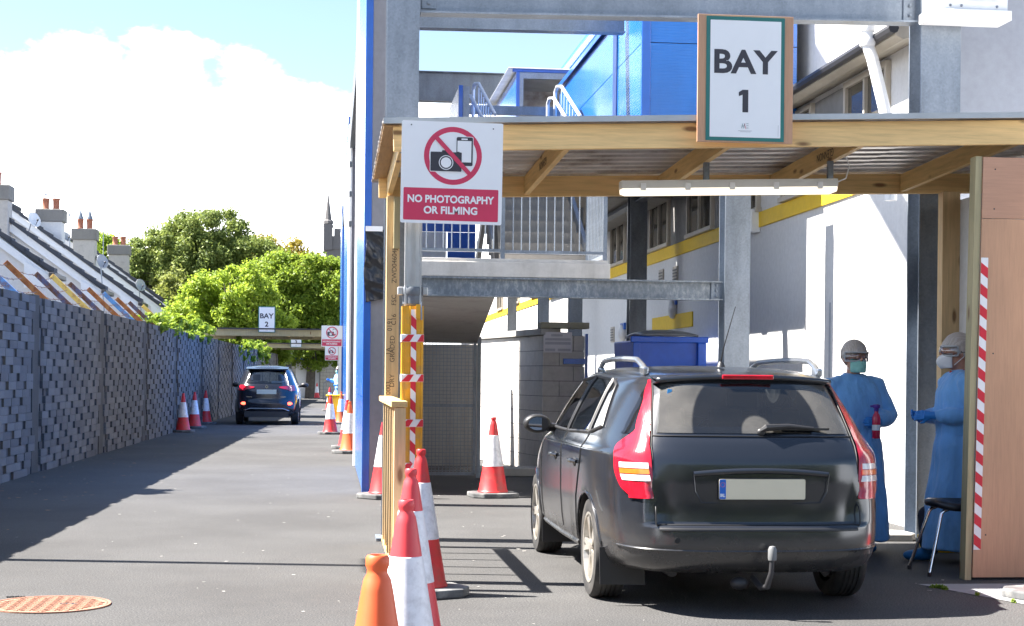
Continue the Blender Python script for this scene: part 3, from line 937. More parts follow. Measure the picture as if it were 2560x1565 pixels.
for yc in (31.0, 53.5):
    mb = MB(); mb.box(.50, .75, yc - .02, yc + .02, 0, 7.2); mb.box(.50, .52, yc - .12, yc + .12, 0, 7.2); mb.box(.73, .75, yc - .12, yc + .12, 0, 7.2); mb.build('column', GALV, bs)
for ya, yb_ in ((24.85, 38.0), (49.0, 58.0)):
    mb = MB(); mb.box(.41, .93, ya + .01, yb_ - .05, 6.75, 7.4); mb.build('eaves_beam', GALV_D, bs)
mb = MB(); mb.tube([(.43, 37.85, 0), (.43, 37.85, 7.3)], .045, 8); mb.build('downpipe', PVC, bs, smooth=True)
mb = MB(); mb.tube([(.40, 24.98, 0), (.40, 24.98, 7.3)], .035, 8); mb.build('downpipe', PVC, bs, smooth=True)
for z in (4.9, 5.6, 6.3):
    mb = MB(); mb.box(.405, .47, 37.7, 37.96, z, z + .12); mb.build('pipe_bracket', GALV_D, bs)

# black plastic sheet taped to the grey end wall
bp = thing('plastic_sheet', 'crumpled black plastic sheet hanging on the grey end wall of the blue stand', 'sheet', (.52, 18.95, 2.3))
rows = []
for i in range(40):
    t = i / 39
    row = []
    for k in range(18):
        s_ = k / 17
        x = .395 + s_ * .32 + .015 * math.sin(t * 8)
        zz = 3.12 - t * (.86 - .07 * s_)
        dy = mnoise.noise(Vector((s_ * 3 + t * 2, t * 13 - s_ * 5, 3.1))) * .035 + .014 * math.sin((t * 17 - s_ * 4))
        row.append((x, 18.93 - .02 + dy * min(1, t * 6 + .15), zz))
    rows.append(row)
mb = MB(); mb.grid(rows)
POLY = M('black_polythene', (0.02, 0.021, 0.026), 0.28, var=.2)
o = mb.build('sheet', POLY, bp, smooth='all'); s_ = o.modifiers.new('solid', 'SOLIDIFY'); s_.thickness = .002
mb = MB(); mb.box(.40, .60, 18.90, 18.915, 3.10, 3.16); mb.build('tape', WHITE_TAPE, bp)
# ================================================================== galvanised steel frame
def blotchy(name, base, pale):
    m, n, l, b, out = newmat(name)
    f = noise_tex(n, l, coords(n, l, (1, 1, .5)), 26, 6, .7)
    g_ = noise_tex(n, l, coords(n, l), 2.4, 4, .6)
    c = mixc(n, l, ramp(n, l, f, [(.44, (0,) * 3), (.66, (.75,) * 3)]), base, pale)
    c = mixc(n, l, ramp(n, l, g_, [(.40, (.5,) * 3), (.62, (0,) * 3)]), c, sc(base, .62))
    l.new(c, b.inputs['Base Color']); b.inputs['Metallic'].default_value = .3; b.inputs['Roughness'].default_value = .55
    return m
GALV_W = blotchy('weathered_galvanised', (.20, .235, .275), (.50, .53, .56))
CONC_LIGHT = plaster('pale_concrete', (.56, .54, .51), (.20, .19, .17), .6, bs=50, bstr=.4)
sf = thing('galvanised_steelwork', 'galvanised steel frame of columns and beams over the first bay', 'steelwork', (.59, 13.6, 0))
def hcol(x0, x1, y0, dep, z0, z1, mat=GALV, tf=.018, tw=.012):
    mb = MB()
    mb.box(x0, x1, y0, y0 + tf, z0, z1); mb.box(x0, x1, y0 + dep - tf, y0 + dep, z0, z1)
    xm = (x0 + x1) / 2
    mb.box(xm - tw / 2, xm + tw / 2, y0 + tf, y0 + dep - tf, z0, z1)
    mb.box(x0 - .05, x1 + .05, y0 - .05, y0 + dep + .05, z0 + .002, z0 + .025) if z0 < .1 else None
    return mb.build('column', mat, sf)
def ibeam(p, q, hgt, wid, mat=GALV, tf=.016, tw=.011):
    p, q = Vector(p), Vector(q)
    mb = MB()
    zb = Vector((0, 0, 1))
    mb.bar(p + zb * tf / 2, q + zb * tf / 2, wid, tf)
    mb.bar(p + zb * (hgt - tf / 2), q + zb * (hgt - tf / 2), wid, tf)
    mb.bar(p + zb * hgt / 2, q + zb * hgt / 2, tw, hgt - 2 * tf)
    return mb.build('beam', mat, sf)
hcol(.452, .726, 13.6, .27, 0, 8.2, tf=.026)
hcol(5.145, 5.508, 13.6, .30, 0, 8.2)
hcol(4.324, 4.609, 17.3, .28, 0, 4.46)
hcol(4.712, 4.983, 25.0, .27, 0, 4.6, GALV_D)
hcol(4.05, 4.27, 27.0, .22, 0, 5.2)
hcol(4.30, 4.52, 33.0, .22, 0, 5.2, GALV)
hcol(4.55, 4.77, 41.0, .22, 0, 5.2, GALV_D)
hcol(.70, .95, 17.3, .26, 0, 2.48, GALV_D)
ibeam((.739, 13.73, 4.50), (5.14, 13.73, 4.572), .36, .17)
ibeam((.97, 19.5, 5.63), (3.57, 19.5, 5.655), .50, .18)
ibeam((.955, 17.40, 2.272), (4.315, 17.40, 2.272), .212, .15, GALV_W)
ibeam((1.0, 30, 6.55), (4.2, 30, 6.55), .56, .2, GALV_D)
ibeam((4.86, 17.6, 4.2), (4.86, 40, 4.2), .25, .15, GALV_D)
mb = MB(); mb.bar((.59, 13.75, 7.85), (.59, 22.5, 13.95), .20, .34); mb.build('raker_beam', GALV, sf)
# end plates and bolts
def plate(x0, x1, y, z0, z1):
    mb = MB(); mb.box(x0, x1, y - .012, y, z0, z1); pl = mb.build('end_plate', GALV, sf, bevel=.002)
    for k in range(3):
        zc = z0 + (z1 - z0) * (k + .5) / 3
        mb = MB(); mb.lathe([(.017, 0), (.017, .012), (.011, .013), (.011, .022)], 6, (0, 0, 0))
        mb.v = [((x0 + x1) / 2 + p[0], y - .012 - p[2], zc + p[1]) for p in mb.v]
        mb.build('bolt', GALV, pl)
plate(4.19, 4.31, 17.39, 2.292, 2.47)
plate(5.02, 5.135, 13.72, 4.60, 4.86)
plate(.75, .87, 13.72, 4.55, 4.83)
# white slatted unit fixed on the column head
wb = thing('slatted_unit', 'white slatted metal unit fixed to the head of the steel column', 'vent unit', (5.48, 13.4, 4.54))
mb = MB(); mb.box(5.147, 5.82, 13.33, 13.59, 4.62, 6.0); mb.build('casing', PVC, wb, bevel=.006)
mb = MB(); mb.box(5.12, 5.845, 13.30, 13.595, 4.535, 4.62); mb.build('base_tray', PVC, wb, bevel=.004)
for k in range(30):
    mb = MB(); mb.box(5.24, 5.74, 13.322, 13.332, 4.68 + k * .03, 4.70 + k * .03); mb.build('slat', PVC, wb)
for bx_ in (5.3, 5.4, 5.72):
    mb = MB(); mb.ball((bx_, 13.326, 4.655), .012, 8, 6); mb.build('screw', GALV, wb)

# ================================================================== concrete stair with landing
st = thing('concrete_stair', 'concrete stair and landing carried on a galvanised beam', 'stair', (2, 18, 0))
mb = MB(); mb.box(.955, 3.045, 17.33, 18.75, 2.488, 2.652); mb.build('landing_slab', CONC_LIGHT, st, bevel=.006)
mb = MB(); mb.box(.955, 3.02, 17.36, 18.75, 2.654, 2.69); mb.build('landing_topping', CONC_LIGHT, st, bevel=.004)
sm = None
for k in range(15):
    z0, y0_ = 2.69 + k * .158, 18.72 + k * .27
    mb = MB(); mb.box(1.92, 3.0, y0_, y0_ + .30, z0 - .12, z0 + .158)
    if sm is None: ob = mb.build('step', CONC_DARK, st, bevel=.006); sm = ob.data; b0 = (y0_, z0)
    else:
        ob = link_mesh('step', sm, None, st)
        ob.location = (0, y0_ - b0[0], z0 - b0[1])
mb = MB(); mb.add([(.95, 17.62, 2.27), (1.80, 17.62, 2.27), (2.02, 22.1, 1.86), (1.05, 22.1, 1.86), (.95, 17.62, 2.47), (1.80, 17.62, 2.47), (2.02, 22.0, 2.2), (1.05, 22.0, 2.2)],
                  [(0, 3, 2, 1), (4, 5, 6, 7), (0, 1, 5, 4), (1, 2, 6, 5), (2, 3, 7, 6), (3, 0, 4, 7)])
mb.build('flight_soffit', CONCRETE, st)
mb = MB(); mb.box(1.0, 1.05, 19.05, 25, 0, 2.2); mb.box(1.05, 2.3, 25, 25.1, 0, 1.9); mb.build('under_stair_wall', CONCRETE, st)

sr = thing('landing_railing', 'galvanised vertical bar railing along the concrete landing', 'railing', (2, 17.45, 2.69))
RY = 17.43
for xp in (1.865, 3.0):
    mb = MB(); mb.box(xp - .022, xp + .022, RY - .02, RY + .02, 2.62, 3.75); mb.build('post', GALV, sr)
mb = MB(); mb.box(.96, 1.84, RY - .018, RY + .018, 2.765, 2.80); mb.build('bottom_rail', GALV, sr)
mb = MB(); mb.box(1.89, 2.978, RY - .018, RY + .018, 2.755, 2.79); mb.build('bottom_rail', GALV, sr)
mb = MB(); mb.box(.96, 3.02, RY - .02, RY + .02, 3.75, 3.80); mb.build('top_rail', GALV, sr)
bm_ = None
def baluster(x, y, z0, z1):
    global bm_
    if bm_ is None:
        mq = MB(); mq.tube([(0, 0, 0), (0, 0, 1)], .0075, 6); ob = mq.build('baluster', GALV, sr, local=True, smooth=True); bm_ = ob.data
    else: ob = link_mesh('baluster', bm_, None, sr)
    ob.location = Vector((x, y, z0)) - ORG[sr.name]; ob.scale = (1, 1, z1 - z0)
for k in range(9): baluster(1.03 + k * .092, RY, 2.79, 3.76)
for k in range(11): baluster(1.98 + k * .092, RY, 2.78, 3.76)
for k in range(11): baluster(3.0, 17.53 + k * .10, 2.74, 3.76)
mb = MB(); mb.box(2.98, 3.02, RY + .03, 18.62, 2.72, 2.76); mb.build('bottom_rail', GALV, sr)
mb = MB(); mb.box(2.98, 3.02, 18.62, 18.66, 2.6, 3.8); mb.build('post', GALV, sr)
# stringers of the upper handrail
mb = MB(); mb.bar((2.99, 18.7, 2.95), (2.99, 22.0, 4.88), .05, .10); mb.bar((2.99, 18.7, 3.65), (2.99, 20.4, 4.64), .045, .045); mb.build('stair_handrail', GALV_D, sr)
mb = MB(); mb.bar((1.90, 18.7, 2.95), (1.90, 22.0, 4.88), .05, .10); mb.build('stair_handrail', GALV_D, sr)
mb = MB(); mb.bar((1.62, 17.7, 2.69), (1.74, 17.75, 3.6), .045, .05); mb.bar((1.84, 17.8, 2.69), (1.78, 17.8, 3.6), .045, .05); mb.build('leaning_bar', BLACKPLASTIC, sr)
# blue and white panels beyond the landing
bpn = thing('stand_panel', 'blue and white wall panel seen through the landing railing', 'panel', (1.5, 24.5, 2.6))
mb = MB(); mb.box(1.0, 2.2, 24.5, 24.58, 3.62, 4.4); mb.build('blue_sheet', BLUE_TRIM, bpn)
mb = MB(); mb.box(1.0, 1.75, 24.48, 24.56, 2.55, 3.61); mb.build('white_sheet', WHITEWALL, bpn)
mb = MB(); mb.box(1.77, 2.2, 24.49, 24.56, 2.55, 3.61); mb.build('blue_door', BLUE_TRIM, bpn)

# mesh gate under the stair
gt = thing('mesh_gate', 'galvanised wire mesh gate closing the dark space under the stair', 'gate', (1.62, 22, 0))
mb = MB()
gx0, gx1, gy = 1.10, 1.985, 22.0
for (p, q_) in (((gx0, gy, .06), (gx0, gy, 1.9)), ((gx1, gy, .06), (gx1, gy, 1.9)), ((gx0, gy, .06), (gx1, gy, .06)), ((gx0, gy, 1.9), (gx1, gy, 1.9)), ((gx0, gy, 1.0), (gx1, gy, 1.0))):
    mb.bar(p, q_, .042, .042, (0, 1, 0))
mb.build('frame', GALV, gt)
mb = MB(); mb.box(2.02, 2.07, 21.98, 22.03, 0, 1.95); mb.build('post', GALV, gt)
mb = MB()
x = gx0 + .05
while x < gx1: mb.bar((x, gy, .06), (x, gy, 1.9), .0062, .0062, (0, 1, 0)); x += .05
z = .1
while z < 1.9: mb.bar((gx0, gy + .005, z), (gx1, gy + .005, z), .0062, .0062, (0, 1, 0)); z += .05
mb.build('wire_mesh', GALV, gt, kind='stuff')

# block screen wall beside the gate; its sunlit side has a paler block colour
bw = thing('block_screen_wall', 'pale concrete block wall with mossy coping next to the mesh gate', 'wall', (3.1, 23.4, 0))
A, B = Vector((2.28, 28.0, 0)), Vector((3.12, 23.42, 0))
dirAB = (B - A).normalized(); nAB = Vector((-dirAB.y, dirAB.x, 0)) * -1
nAB = Vector((-1, -.18, 0)).normalized()
mb = MB()
mb.add([A - nAB * .02, B - nAB * .02, B - nAB * .2, A - nAB * .2] + [p + Vector((0, 0, 2.02)) for p in (A - nAB * .02, B - nAB * .02, B - nAB * .2, A - nAB * .2)],
       [(0, 3, 2, 1), (4, 5, 6, 7), (0, 1, 5, 4), (1, 2, 6, 5), (2, 3, 7, 6), (3, 0, 4, 7)])
mb.build('backing', MORTAR, bw)
mb = MB(); mb.box(3.16, 3.72, 23.44, 23.6, 0, 2.02); mb.build('backing', MORTAR, bw)
LAB = (B - A).length
sh_m = None
for r_ in range(9):
    s0 = -.22 if r_ % 2 else 0
    while s0 < LAB - .02:
        a0, a1 = max(s0, 0), min(s0 + .443, LAB)
        s0 += .45
        if a1 - a0 < .1: continue
        pa, pb = A + dirAB * a0, A + dirAB * a1
        z0, z1 = .01 + r_ * .2235, .01 + r_ * .2235 + .216
        mb = MB()
        mb.add([pa + nAB * .0, pb + nAB * .0, pb - nAB * .05, pa - nAB * .05] and [Vector((p.x, p.y, zz)) for zz in (z0, z1) for p in (pa, pb, pb - nAB * .04, pa - nAB * .04)],
               [(0, 3, 2, 1), (4, 5, 6, 7), (0, 1, 5, 4), (1, 2, 6, 5), (2, 3, 7, 6), (3, 0, 4, 7)])
        mb.build('block', BLOCK_LIT, bw)
    x = 3.13 if r_ % 2 == 0 else 2.92
    while x < 3.72:
        xa, xb = max(x, 3.13), min(x + .443, 3.74)
        x += .45
        if xb - xa < .08: continue
        mb = MB(); mb.box(xa, xb, 23.41, 23.45, .01 + r_ * .2235, .226 + r_ * .2235); mb.build('block', BLOCK, bw)
MOSSY = plaster('mossy_coping', (0.30, 0.28, 0.21), (0.16, 0.17, 0.03), .7, bs=60, bstr=.5, streak=False)
mb = MB()
ex = nAB * .06
mb.add([Vector((p.x, p.y, zz)) for zz in (2.025, 2.12) for p in (A + ex, B + ex + Vector((.02, -.06, 0)), B - nAB * .28, A - nAB * .28)],
       [(0, 3, 2, 1), (4, 5, 6, 7), (0, 1, 5, 4), (1, 2, 6, 5), (2, 3, 7, 6), (3, 0, 4, 7)])
mb.build('coping', CONCRETE, bw, bevel=.01)
mb = MB(); mb.box(3.07, 3.80, 23.34, 23.66, 2.122, 2.215); mb.build('coping', MOSSY, bw, bevel=.015)
mb = MB(); mb.box(2.2, 3.6, 22.4, 23.0, 0, .11); mb.build('plinth_step', CONCRETE, bw, bevel=.01)
# notice on it
nt = thing('notice_board', 'pale printed notice fixed to the block wall under its mossy coping', 'notice', (3.33, 23.38, 1.76))
mb = MB(); mb.box(3.125, 3.545, 23.375, 23.40, 1.765, 2.07); mb.build('board', M('notice_grey', (.52, .50, .53), .5, var=.05), nt)
NB = M('notice_print', (.33, .33, .37), .5, var=.1)
for (a0, a1, z0, z1) in ((.11, .28, 2.005, 2.04), (.02, .40, 1.945, 1.98), (.02, .40, 1.885, 1.925), (.02, .17, 1.79, 1.825), (.21, .40, 1.79, 1.825)):
    mb = MB(); mb.box(3.125 + a0, 3.125 + a1, 23.370, 23.373, z0, z1); mb.build('text_block', NB, nt)
bpst = thing('blue_post', 'blue steel post with a short arm beside the block wall', 'post', (3.78, 23.5, 0))
mb = MB(); mb.box(3.76, 3.80, 23.46, 23.52, 0, 2.05); mb.build('upright', BLUE_TRIM, bpst)
mb = MB(); mb.box(3.42, 3.76, 23.36, 23.40, 1.60, 1.68); mb.build('arm', BLUE_TRIM, bpst)

# ================================================================== white building
wbld = thing('white_building', 'white rendered building with a yellow band and brown window bays behind the steel frame', 'building', (5.5, 20, 0))
mb = MB(); mb.box(5.5, 9.0, 14.52, 62, 0, 4.66); mb.build('wall', WHITEWALL, wbld)
mb = MB(); mb.box(5.5, 9.0, 10.2, 14.5, 0, 3.0); mb.build('wall', WHITEWALL, wbld)
mb = MB(); mb.box(5.475, 5.499, 14.6, 61, 3.362, 3.558); mb.build('yellow_band', YELLOW, wbld, bevel=.003)
mb = MB(); mb.prism([(5.16, 4.70), (5.16, 4.60), (5.24, 4.56), (5.60, 4.66), (5.60, 4.74)], 'y', 14.3, 61); mb.build('eaves_soffit', M('soffit_strip', (.33, .30, .25), .7, var=.2, stretch=(1, .2, 1)), wbld)
mb = MB(); mb.tube([(5.14, 14.28, 4.66), (5.14, 61, 4.66)], .05, 8); mb.build('gutter', DARKMETAL, wbld, smooth=True)
mb = MB(); mb.box(5.62, 9, 14.75, 32, 4.70, 9.5); mb.build('upper_wall', WHITEWALL, wbld)
GREYW = plaster('render_shade_grey', (0.34, 0.36, 0.41), (0.25, 0.26, 0.30), .4, bs=120)  # blue-grey takes in the shade on the white render of these end walls
mb = MB(); mb.box(5.80, 9.5, 14.32, 14.50, 3.02, 9.5); mb.build('end_wall', GREYW, wbld)
mb = MB(); mb.box(5.53, 5.80, 14.50, 14.62, 3.02, 9.5); mb.build('end_wall', GREYW, wbld)
def window(y0, y1, z0=3.62, z1=4.52):
    mb = MB(); mb.box(5.478, 5.496, y0, y1, z0, z1); wn_ = mb.build('window', PANE, wbld)
    mb = MB()
    for (a0, a1, b0, b1) in ((y0 - .06, y0, z0, z1), (y1, y1 + .06, z0, z1), (y0 - .06, y1 + .06, z1, z1 + .06), ((y0 + y1) / 2 - .025, (y0 + y1) / 2 + .025, z0, z1)):
        mb.box(5.44, 5.498, a0, a1, b0, b1)
    mb.build('frame', FRAME_BR, wn_, bevel=.003)
    mb = MB(); mb.box(5.42, 5.498, y0 - .1, y1 + .1, z0 - .06, z0); mb.build('sill', FRAME_BR, wn_, bevel=.003)
for (a0, a1) in ((15.4, 16.6), (17.9, 19.0), (20.2, 21.1), (22.7, 24.2), (25.7, 27.1), (29.6, 31.0), (33.5, 35), (37.5, 39), (42, 43.5), (46.5, 48), (51, 52.5)): window(a0, a1)
GREYP = M('grey_paint_bay', (.20, .195, .19), .7, var=.15)
for (a0, a1) in ((16.75, 17.75), (24.4, 25.5), (27.3, 29.3), (21.3, 22.5)):
    mb = MB(); mb.box(5.470, 5.499, a0, a1, 3.56, 4.56); mb.build('bay_panel', GREYP, wbld)
for (yv, zv) in ((25.2, 3.05), (26.3, 3.07), (30.9, 2.25)):
    mb = MB(); mb.box(5.478, 5.499, yv - .17, yv + .17, zv - .15, zv + .15); vt = mb.build('wall_vent', FRAME_BR, wbld)
    for k in range(5):
        mb = MB(); mb.box(5.468, 5.477, yv - .14, yv + .14, zv - .12 + k * .05, zv - .095 + k * .05); mb.build('louvre', GREYP, vt)
for (yv, zv) in ((25.25, 2.52), (29.7, 2.25)):
    mb = MB(); mb.ball((5.46, yv, zv), (.08, .16, .16), 14, 10); lp = mb.build('bulkhead_lamp', M('lamp_glass%d' % int(yv), (.55, .55, .55), .3, var=.05), wbld, smooth='all')
    mb = MB(); mb.box(5.45, 5.499, yv - .18, yv + .18, zv + .06, zv + .19); mb.build('lamp_hood', BLUE_TRIM, lp, bevel=.01)
mb = MB(); mb.box(5.480, 5.499, 23.96, 27.0, 2.20, 2.43); mb.build('yellow_board', YELLOW, wbld)
mb = MB(); mb.box(5.465, 5.499, 29.0, 29.12, .9, 2.1); mb.build('yellow_board', YELLOW, wbld)
mb = MB(); mb.box(5.38, 5.499, 20.15, 20.45, 3.30, 3.60); mb.build('junction_box', PVC, wbld, bevel=.01)
mb = MB(); mb.box(5.38, 5.499, 28.0, 28.3, 3.20, 3.55); mb.build('junction_box', GREYP, wbld, bevel=.01)
mb = MB(); mb.box(5.489, 5.4995, 17.19, 17.23, .4, 2.26); mb.build('joint_strip', GREYW, wbld)
for yp in (13.05, 12.8):
    mb = MB(); mb.tube([(5.43, yp, 0), (5.43, yp, 2.98)], .035, 8); pp_ = mb.build('pipe', GALV_D, wbld, smooth=True)
    mb = MB(); mb.box(5.40, 5.499, yp - .05, yp + .05, 1.9, 1.95); mb.build('pipe_clip', GALV_D, pp_)
# white soil pipe leaning across the eaves
wp = thing('soil_pipe', 'white plastic soil pipe leaning down across the dark eaves', 'pipe', (5.3, 15, 3))
mb = MB(); mb.tube([(5.05, 14.75, 4.98), (5.05, 14.75, 4.60), (5.09, 14.72, 4.46), (5.24, 14.6, 3.7), (5.24, 14.6, 3.1)], .058, 14); mb.build('pipe', PVC, wp, smooth=True)
for (zz) in (4.72, 4.58):
    mb = MB(); mb.lathe([(.07, 0), (.074, .02), (.074, .05), (.07, .07)], 14, (5.05, 14.75, zz)); mb.build('pipe_socket', PVC, wp, smooth=True)

# ================================================================== blue stair enclosure high above
se = thing('stair_enclosure', 'raised blue ribbed metal stair enclosure behind the first bay sign', 'enclosure', (3.6, 18.45, 4.4))
for (z0, z1) in ((4.45, 5.335), (5.345, 5.97)):
    mb = MB(); mb.prism([(18.52, z0), (25.3, z0), (25.3, z1), (18.52, z1)], 'x', 3.60, 3.64); mb.build('side_panel', BLUE, se)
mb = MB(); mb.box(3.70, 5.46, 18.46, 18.50, 4.45, 5.335); mb.build('front_panel', BLUE, se)
mb = MB(); mb.prism([(3.70, 5.345), (5.46, 5.345), (5.46, 6.90), (3.70, 5.99)], 'y', 18.46, 18.50); mb.build('front_panel', BLUE, se)
mb = MB(); mb.box(3.59, 3.695, 18.44, 18.51, 4.44, 6.0); mb.build('corner_trim', BLUE_TRIM, se, bevel=.004)
mb = MB(); mb.box(3.585, 3.65, 20.10, 20.36, 4.44, 5.98); mb.build('joint_strip', M('joint_dark_blue', (.018, .045, .16), .4, var=.1), se)
mb = MB(); mb.prism([(3.66, 4.46), (5.45, 4.46), (5.45, 6.88), (3.66, 5.96)], 'y', 18.52, 25.3); mb.build('core', GREYPANEL, se)
mb = MB(); mb.prism([(3.55, 5.975), (5.48, 6.92), (5.48, 7.0), (3.55, 6.05)], 'y', 18.42, 25.35); mb.build('roof_panel', BLUE_TRIM, se, bevel=.006)  # pitch shaped to shade the facade; its high side is hidden from view
mb = MB(); mb.box(3.62, 5.46, 25.36, 36, 4.30, 4.445); mb.build('shading_deck_slab', CONC_DARK, se)  # slab added to shade the facade beyond the enclosure
# round blue flashing roof edge beyond
rr_ = thing('roof_flashing', 'pale blue rolled metal roof edge rising behind the blue enclosure', 'roof', (3.9, 30, 7))
mb = MB(); mb.tube([(4.50, 25.6, 7.15), (4.50, 46, 7.15)], .24, 14); mb.build('rolled_edge', BLUE, rr_, smooth=True)
mb = MB(); mb.box(4.5, 5.6, 27.2, 46, 6.0, 7.3); mb.build('wall', WHITEWALL, rr_)
# blue hut with open corrugated interior on the upper deck
hu = thing('deck_hut', 'open blue framed hut with corrugated lining on the upper deck', 'hut', (3.5, 26.5, 5.4))
HY = 26.0
mb = MB(); mb.box(2.92, 4.3, HY, HY + .06, 6.395, 6.45); mb.build('roof_fascia', BLUE_TRIM, hu, bevel=.004)
mb = MB(); mb.box(2.98, 3.035, HY, HY + .08, 5.60, 6.394); mb.build('corner_trim', BLUE_TRIM, hu)
mb = MB(); mb.box(3.036, 3.10, HY + .01, HY + .1, 5.60, 6.39); mb.build('post', GALV, hu)
mb = MB(); mb.box(3.10, 4.3, HY + .01, HY + .1, 6.292, 6.39); mb.build('lintel', GALV, hu)
for k in range(14):
    mb = MB(); mb.box(3.10, 4.3, HY + 1.6, HY + 1.63 + (k % 2) * .02, 5.60 + k * .055, 5.653 + k * .055); mb.build('lining_board', SHEET, hu)
mb = MB(); mb.box(2.985, 3.02, HY + .09, HY + 3.4, 5.60, 6.39); mb.build('side_panel', BLUE, hu)
rows = []
for k in range(57):
    zz = 6.452 + (.025 if k % 2 else 0)
    rows.append([(2.85, HY - .02 + k * .07, zz), (4.35, HY - .02 + k * .07, zz)])
mb = MB(); mb.grid(rows); o = mb.build('roof_sheet', SHEET_TOP, hu); q_ = o.modifiers.new('s', 'SOLIDIFY'); q_.thickness = .01
mb = MB(); mb.box(2.6, 4.4, HY - .3, HY + 3.6, 5.45, 5.595); mb.build('deck_edge', CONCRETE, hu)
mb = MB(); mb.box(1.95, 3.45, 24.0, 24.1, 5.36, 5.49); mb.build('deck_beam', GALV, hu)
# upper stair handrails against the sky
RAILW = M('bright_rail', (.62, .64, .66), .35, .3, var=.06)
for i, (x, y, z, lab) in enumerate(((2.0, 22.6, 5.575, 'bright steel stair handrail beside the small blue screen'), (3.27, 23.2, 5.68, 'bright steel stair handrail next to the blue enclosure'))):
    hr = thing('stair_handrail', lab, 'handrail', (x, y, z - .6), 'upper stair handrails')
    for dx in (0, -.11):
        mb = MB(); mb.tube([(x + dx, y + .25, z - .5), (x + dx, y + .25, z + dx * 1.6 - .06), (x + dx + .01, y + .15, z + dx * 1.6), (x + dx + .05, y - .05, z + dx * 1.6 - .03), (x + dx + .20, y - .9, z - .60 + dx * 1.6)], .026, 8); mb.build('rail', RAILW, hr, smooth=True)
    for k in range(7):
        t = k / 6
        mb = MB(); mb.tube([(x + .05 + t * .13, y - .05 - t * .8, z - .08 - t * .55), (x + .05 + t * .13, y - .05 - t * .8, z - .75 - t * .55)], .010, 5); mb.build('baluster', RAILW, hr)
sb = thing('blue_screen', 'small blue sheet screen with a steel post on the upper deck', 'screen', (1.7, 23, 4.8))
mb = MB(); mb.box(1.715, 1.75, 21.9, 23.6, 4.3, 5.37); mb.build('sheet', BLUE, sb)
mb = MB(); mb.box(1.71, 1.765, 21.8, 21.89, 4.3, 5.38); mb.build('edge_trim', BLUE_TRIM, sb)
mb = MB(); mb.box(1.775, 1.86, 21.85, 21.95, 4.3, 5.375); mb.build('post', GALV, sb)

# commercial waste bin in blue
bn = thing('waste_container', 'large blue waste container with a grey lid behind the estate car', 'container', (4.7, 22.2, 0))
mb = MB(); mb.add([(4.22, 22.0, .2), (5.16, 22.0, .2), (5.18, 23.2, .2), (4.2, 23.2, .2), (4.18, 21.95, 1.93), (5.22, 21.95, 1.93), (5.22, 23.3, 1.93), (4.16, 23.3, 1.93)],
                  [(0, 3, 2, 1), (4, 5, 6, 7), (0, 1, 5, 4), (1, 2, 6, 5), (2, 3, 7, 6), (3, 0, 4, 7)])
BINBLUE = M('bin_blue', (.008, .10, .58), .38, var=.12)
mb.build('body', BINBLUE, bn, bevel=.02)
for (a0, a1, z0, z1) in ((4.15, 5.25, 1.90, 1.985), (5.10, 5.22, .3, 1.90), (4.18, 4.28, .3, 1.90)):
    mb = MB(); mb.box(a0, a1, 21.89, 21.965, z0, z1); mb.build('rim', BINBLUE, bn, bevel=.01)
rows = []
for i in range(9):
    t = i / 8
    rows.append([(4.32 + .80 * s_, 21.96 + 1.3 * t, 1.99 + .11 * math.sin(math.pi * min(max(t, .04), .96)) ** .5 * (math.sin(math.pi * min(max(s_, .03), .97)) ** .25)) for s_ in [k / 12 for k in range(13)]])
mb = MB(); mb.grid(rows); o = mb.build('lid', M('bin_lid', (.22, .23, .24), .4, var=.1), bn, smooth='all'); q_ = o.modifiers.new('s', 'SOLIDIFY'); q_.thickness = .03
for xx in (4.32, 5.08):
    mb = MB(); mb.lathe([(.03, -.03), (.09, -.03), (.09, .03), (.03, .03)], 16); mb.v = [(xx + p[2], 22.2 + p[0], .09 + p[1]) for p in mb.v]; mb.build('wheel', BLACKPLASTIC, bn, smooth=True)
# ================================================================== timber canopy over bay 1
ca = thing('timber_canopy', 'timber framed canopy with a steel sheet roof over the first bay', 'canopy', (2.9, 12, 0))
zf = lambda x: 2.948 + (x - 1.136) * .0367          # underside of the front beam
zr = lambda x: 2.903 + (x - 1.397) * .0304          # underside of the rear beam
def zroof(x, y):
    t = (y - 10.87) / (13.3 - 10.87)
    return (zf(x) + .176) * (1 - t) + (zr(x) + .172) * t
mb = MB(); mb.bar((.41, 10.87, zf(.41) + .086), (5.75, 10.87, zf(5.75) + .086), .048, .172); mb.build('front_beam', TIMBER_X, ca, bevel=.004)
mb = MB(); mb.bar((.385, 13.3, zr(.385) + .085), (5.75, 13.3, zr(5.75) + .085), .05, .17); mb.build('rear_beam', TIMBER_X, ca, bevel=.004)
for i, x in enumerate((.475, 1.615, 2.755, 3.725, 4.865, 5.6)):
    a_ = Vector((x, 10.90, zroof(x, 10.90) - .085)); b_ = Vector((x, 13.27, zroof(x, 13.27) - .085))
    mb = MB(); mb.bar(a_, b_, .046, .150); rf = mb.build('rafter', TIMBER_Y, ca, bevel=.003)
    if i in (1, 3):
        tx = text_obj('stamp', 'GLENNON', .085, INK, rf, Vector((x - .0245, 11.75 if i == 3 else 12.05, a_.z - .005)) - ORG[ca.name], (R(90), R(180), R(-90)), extrude=.0003)
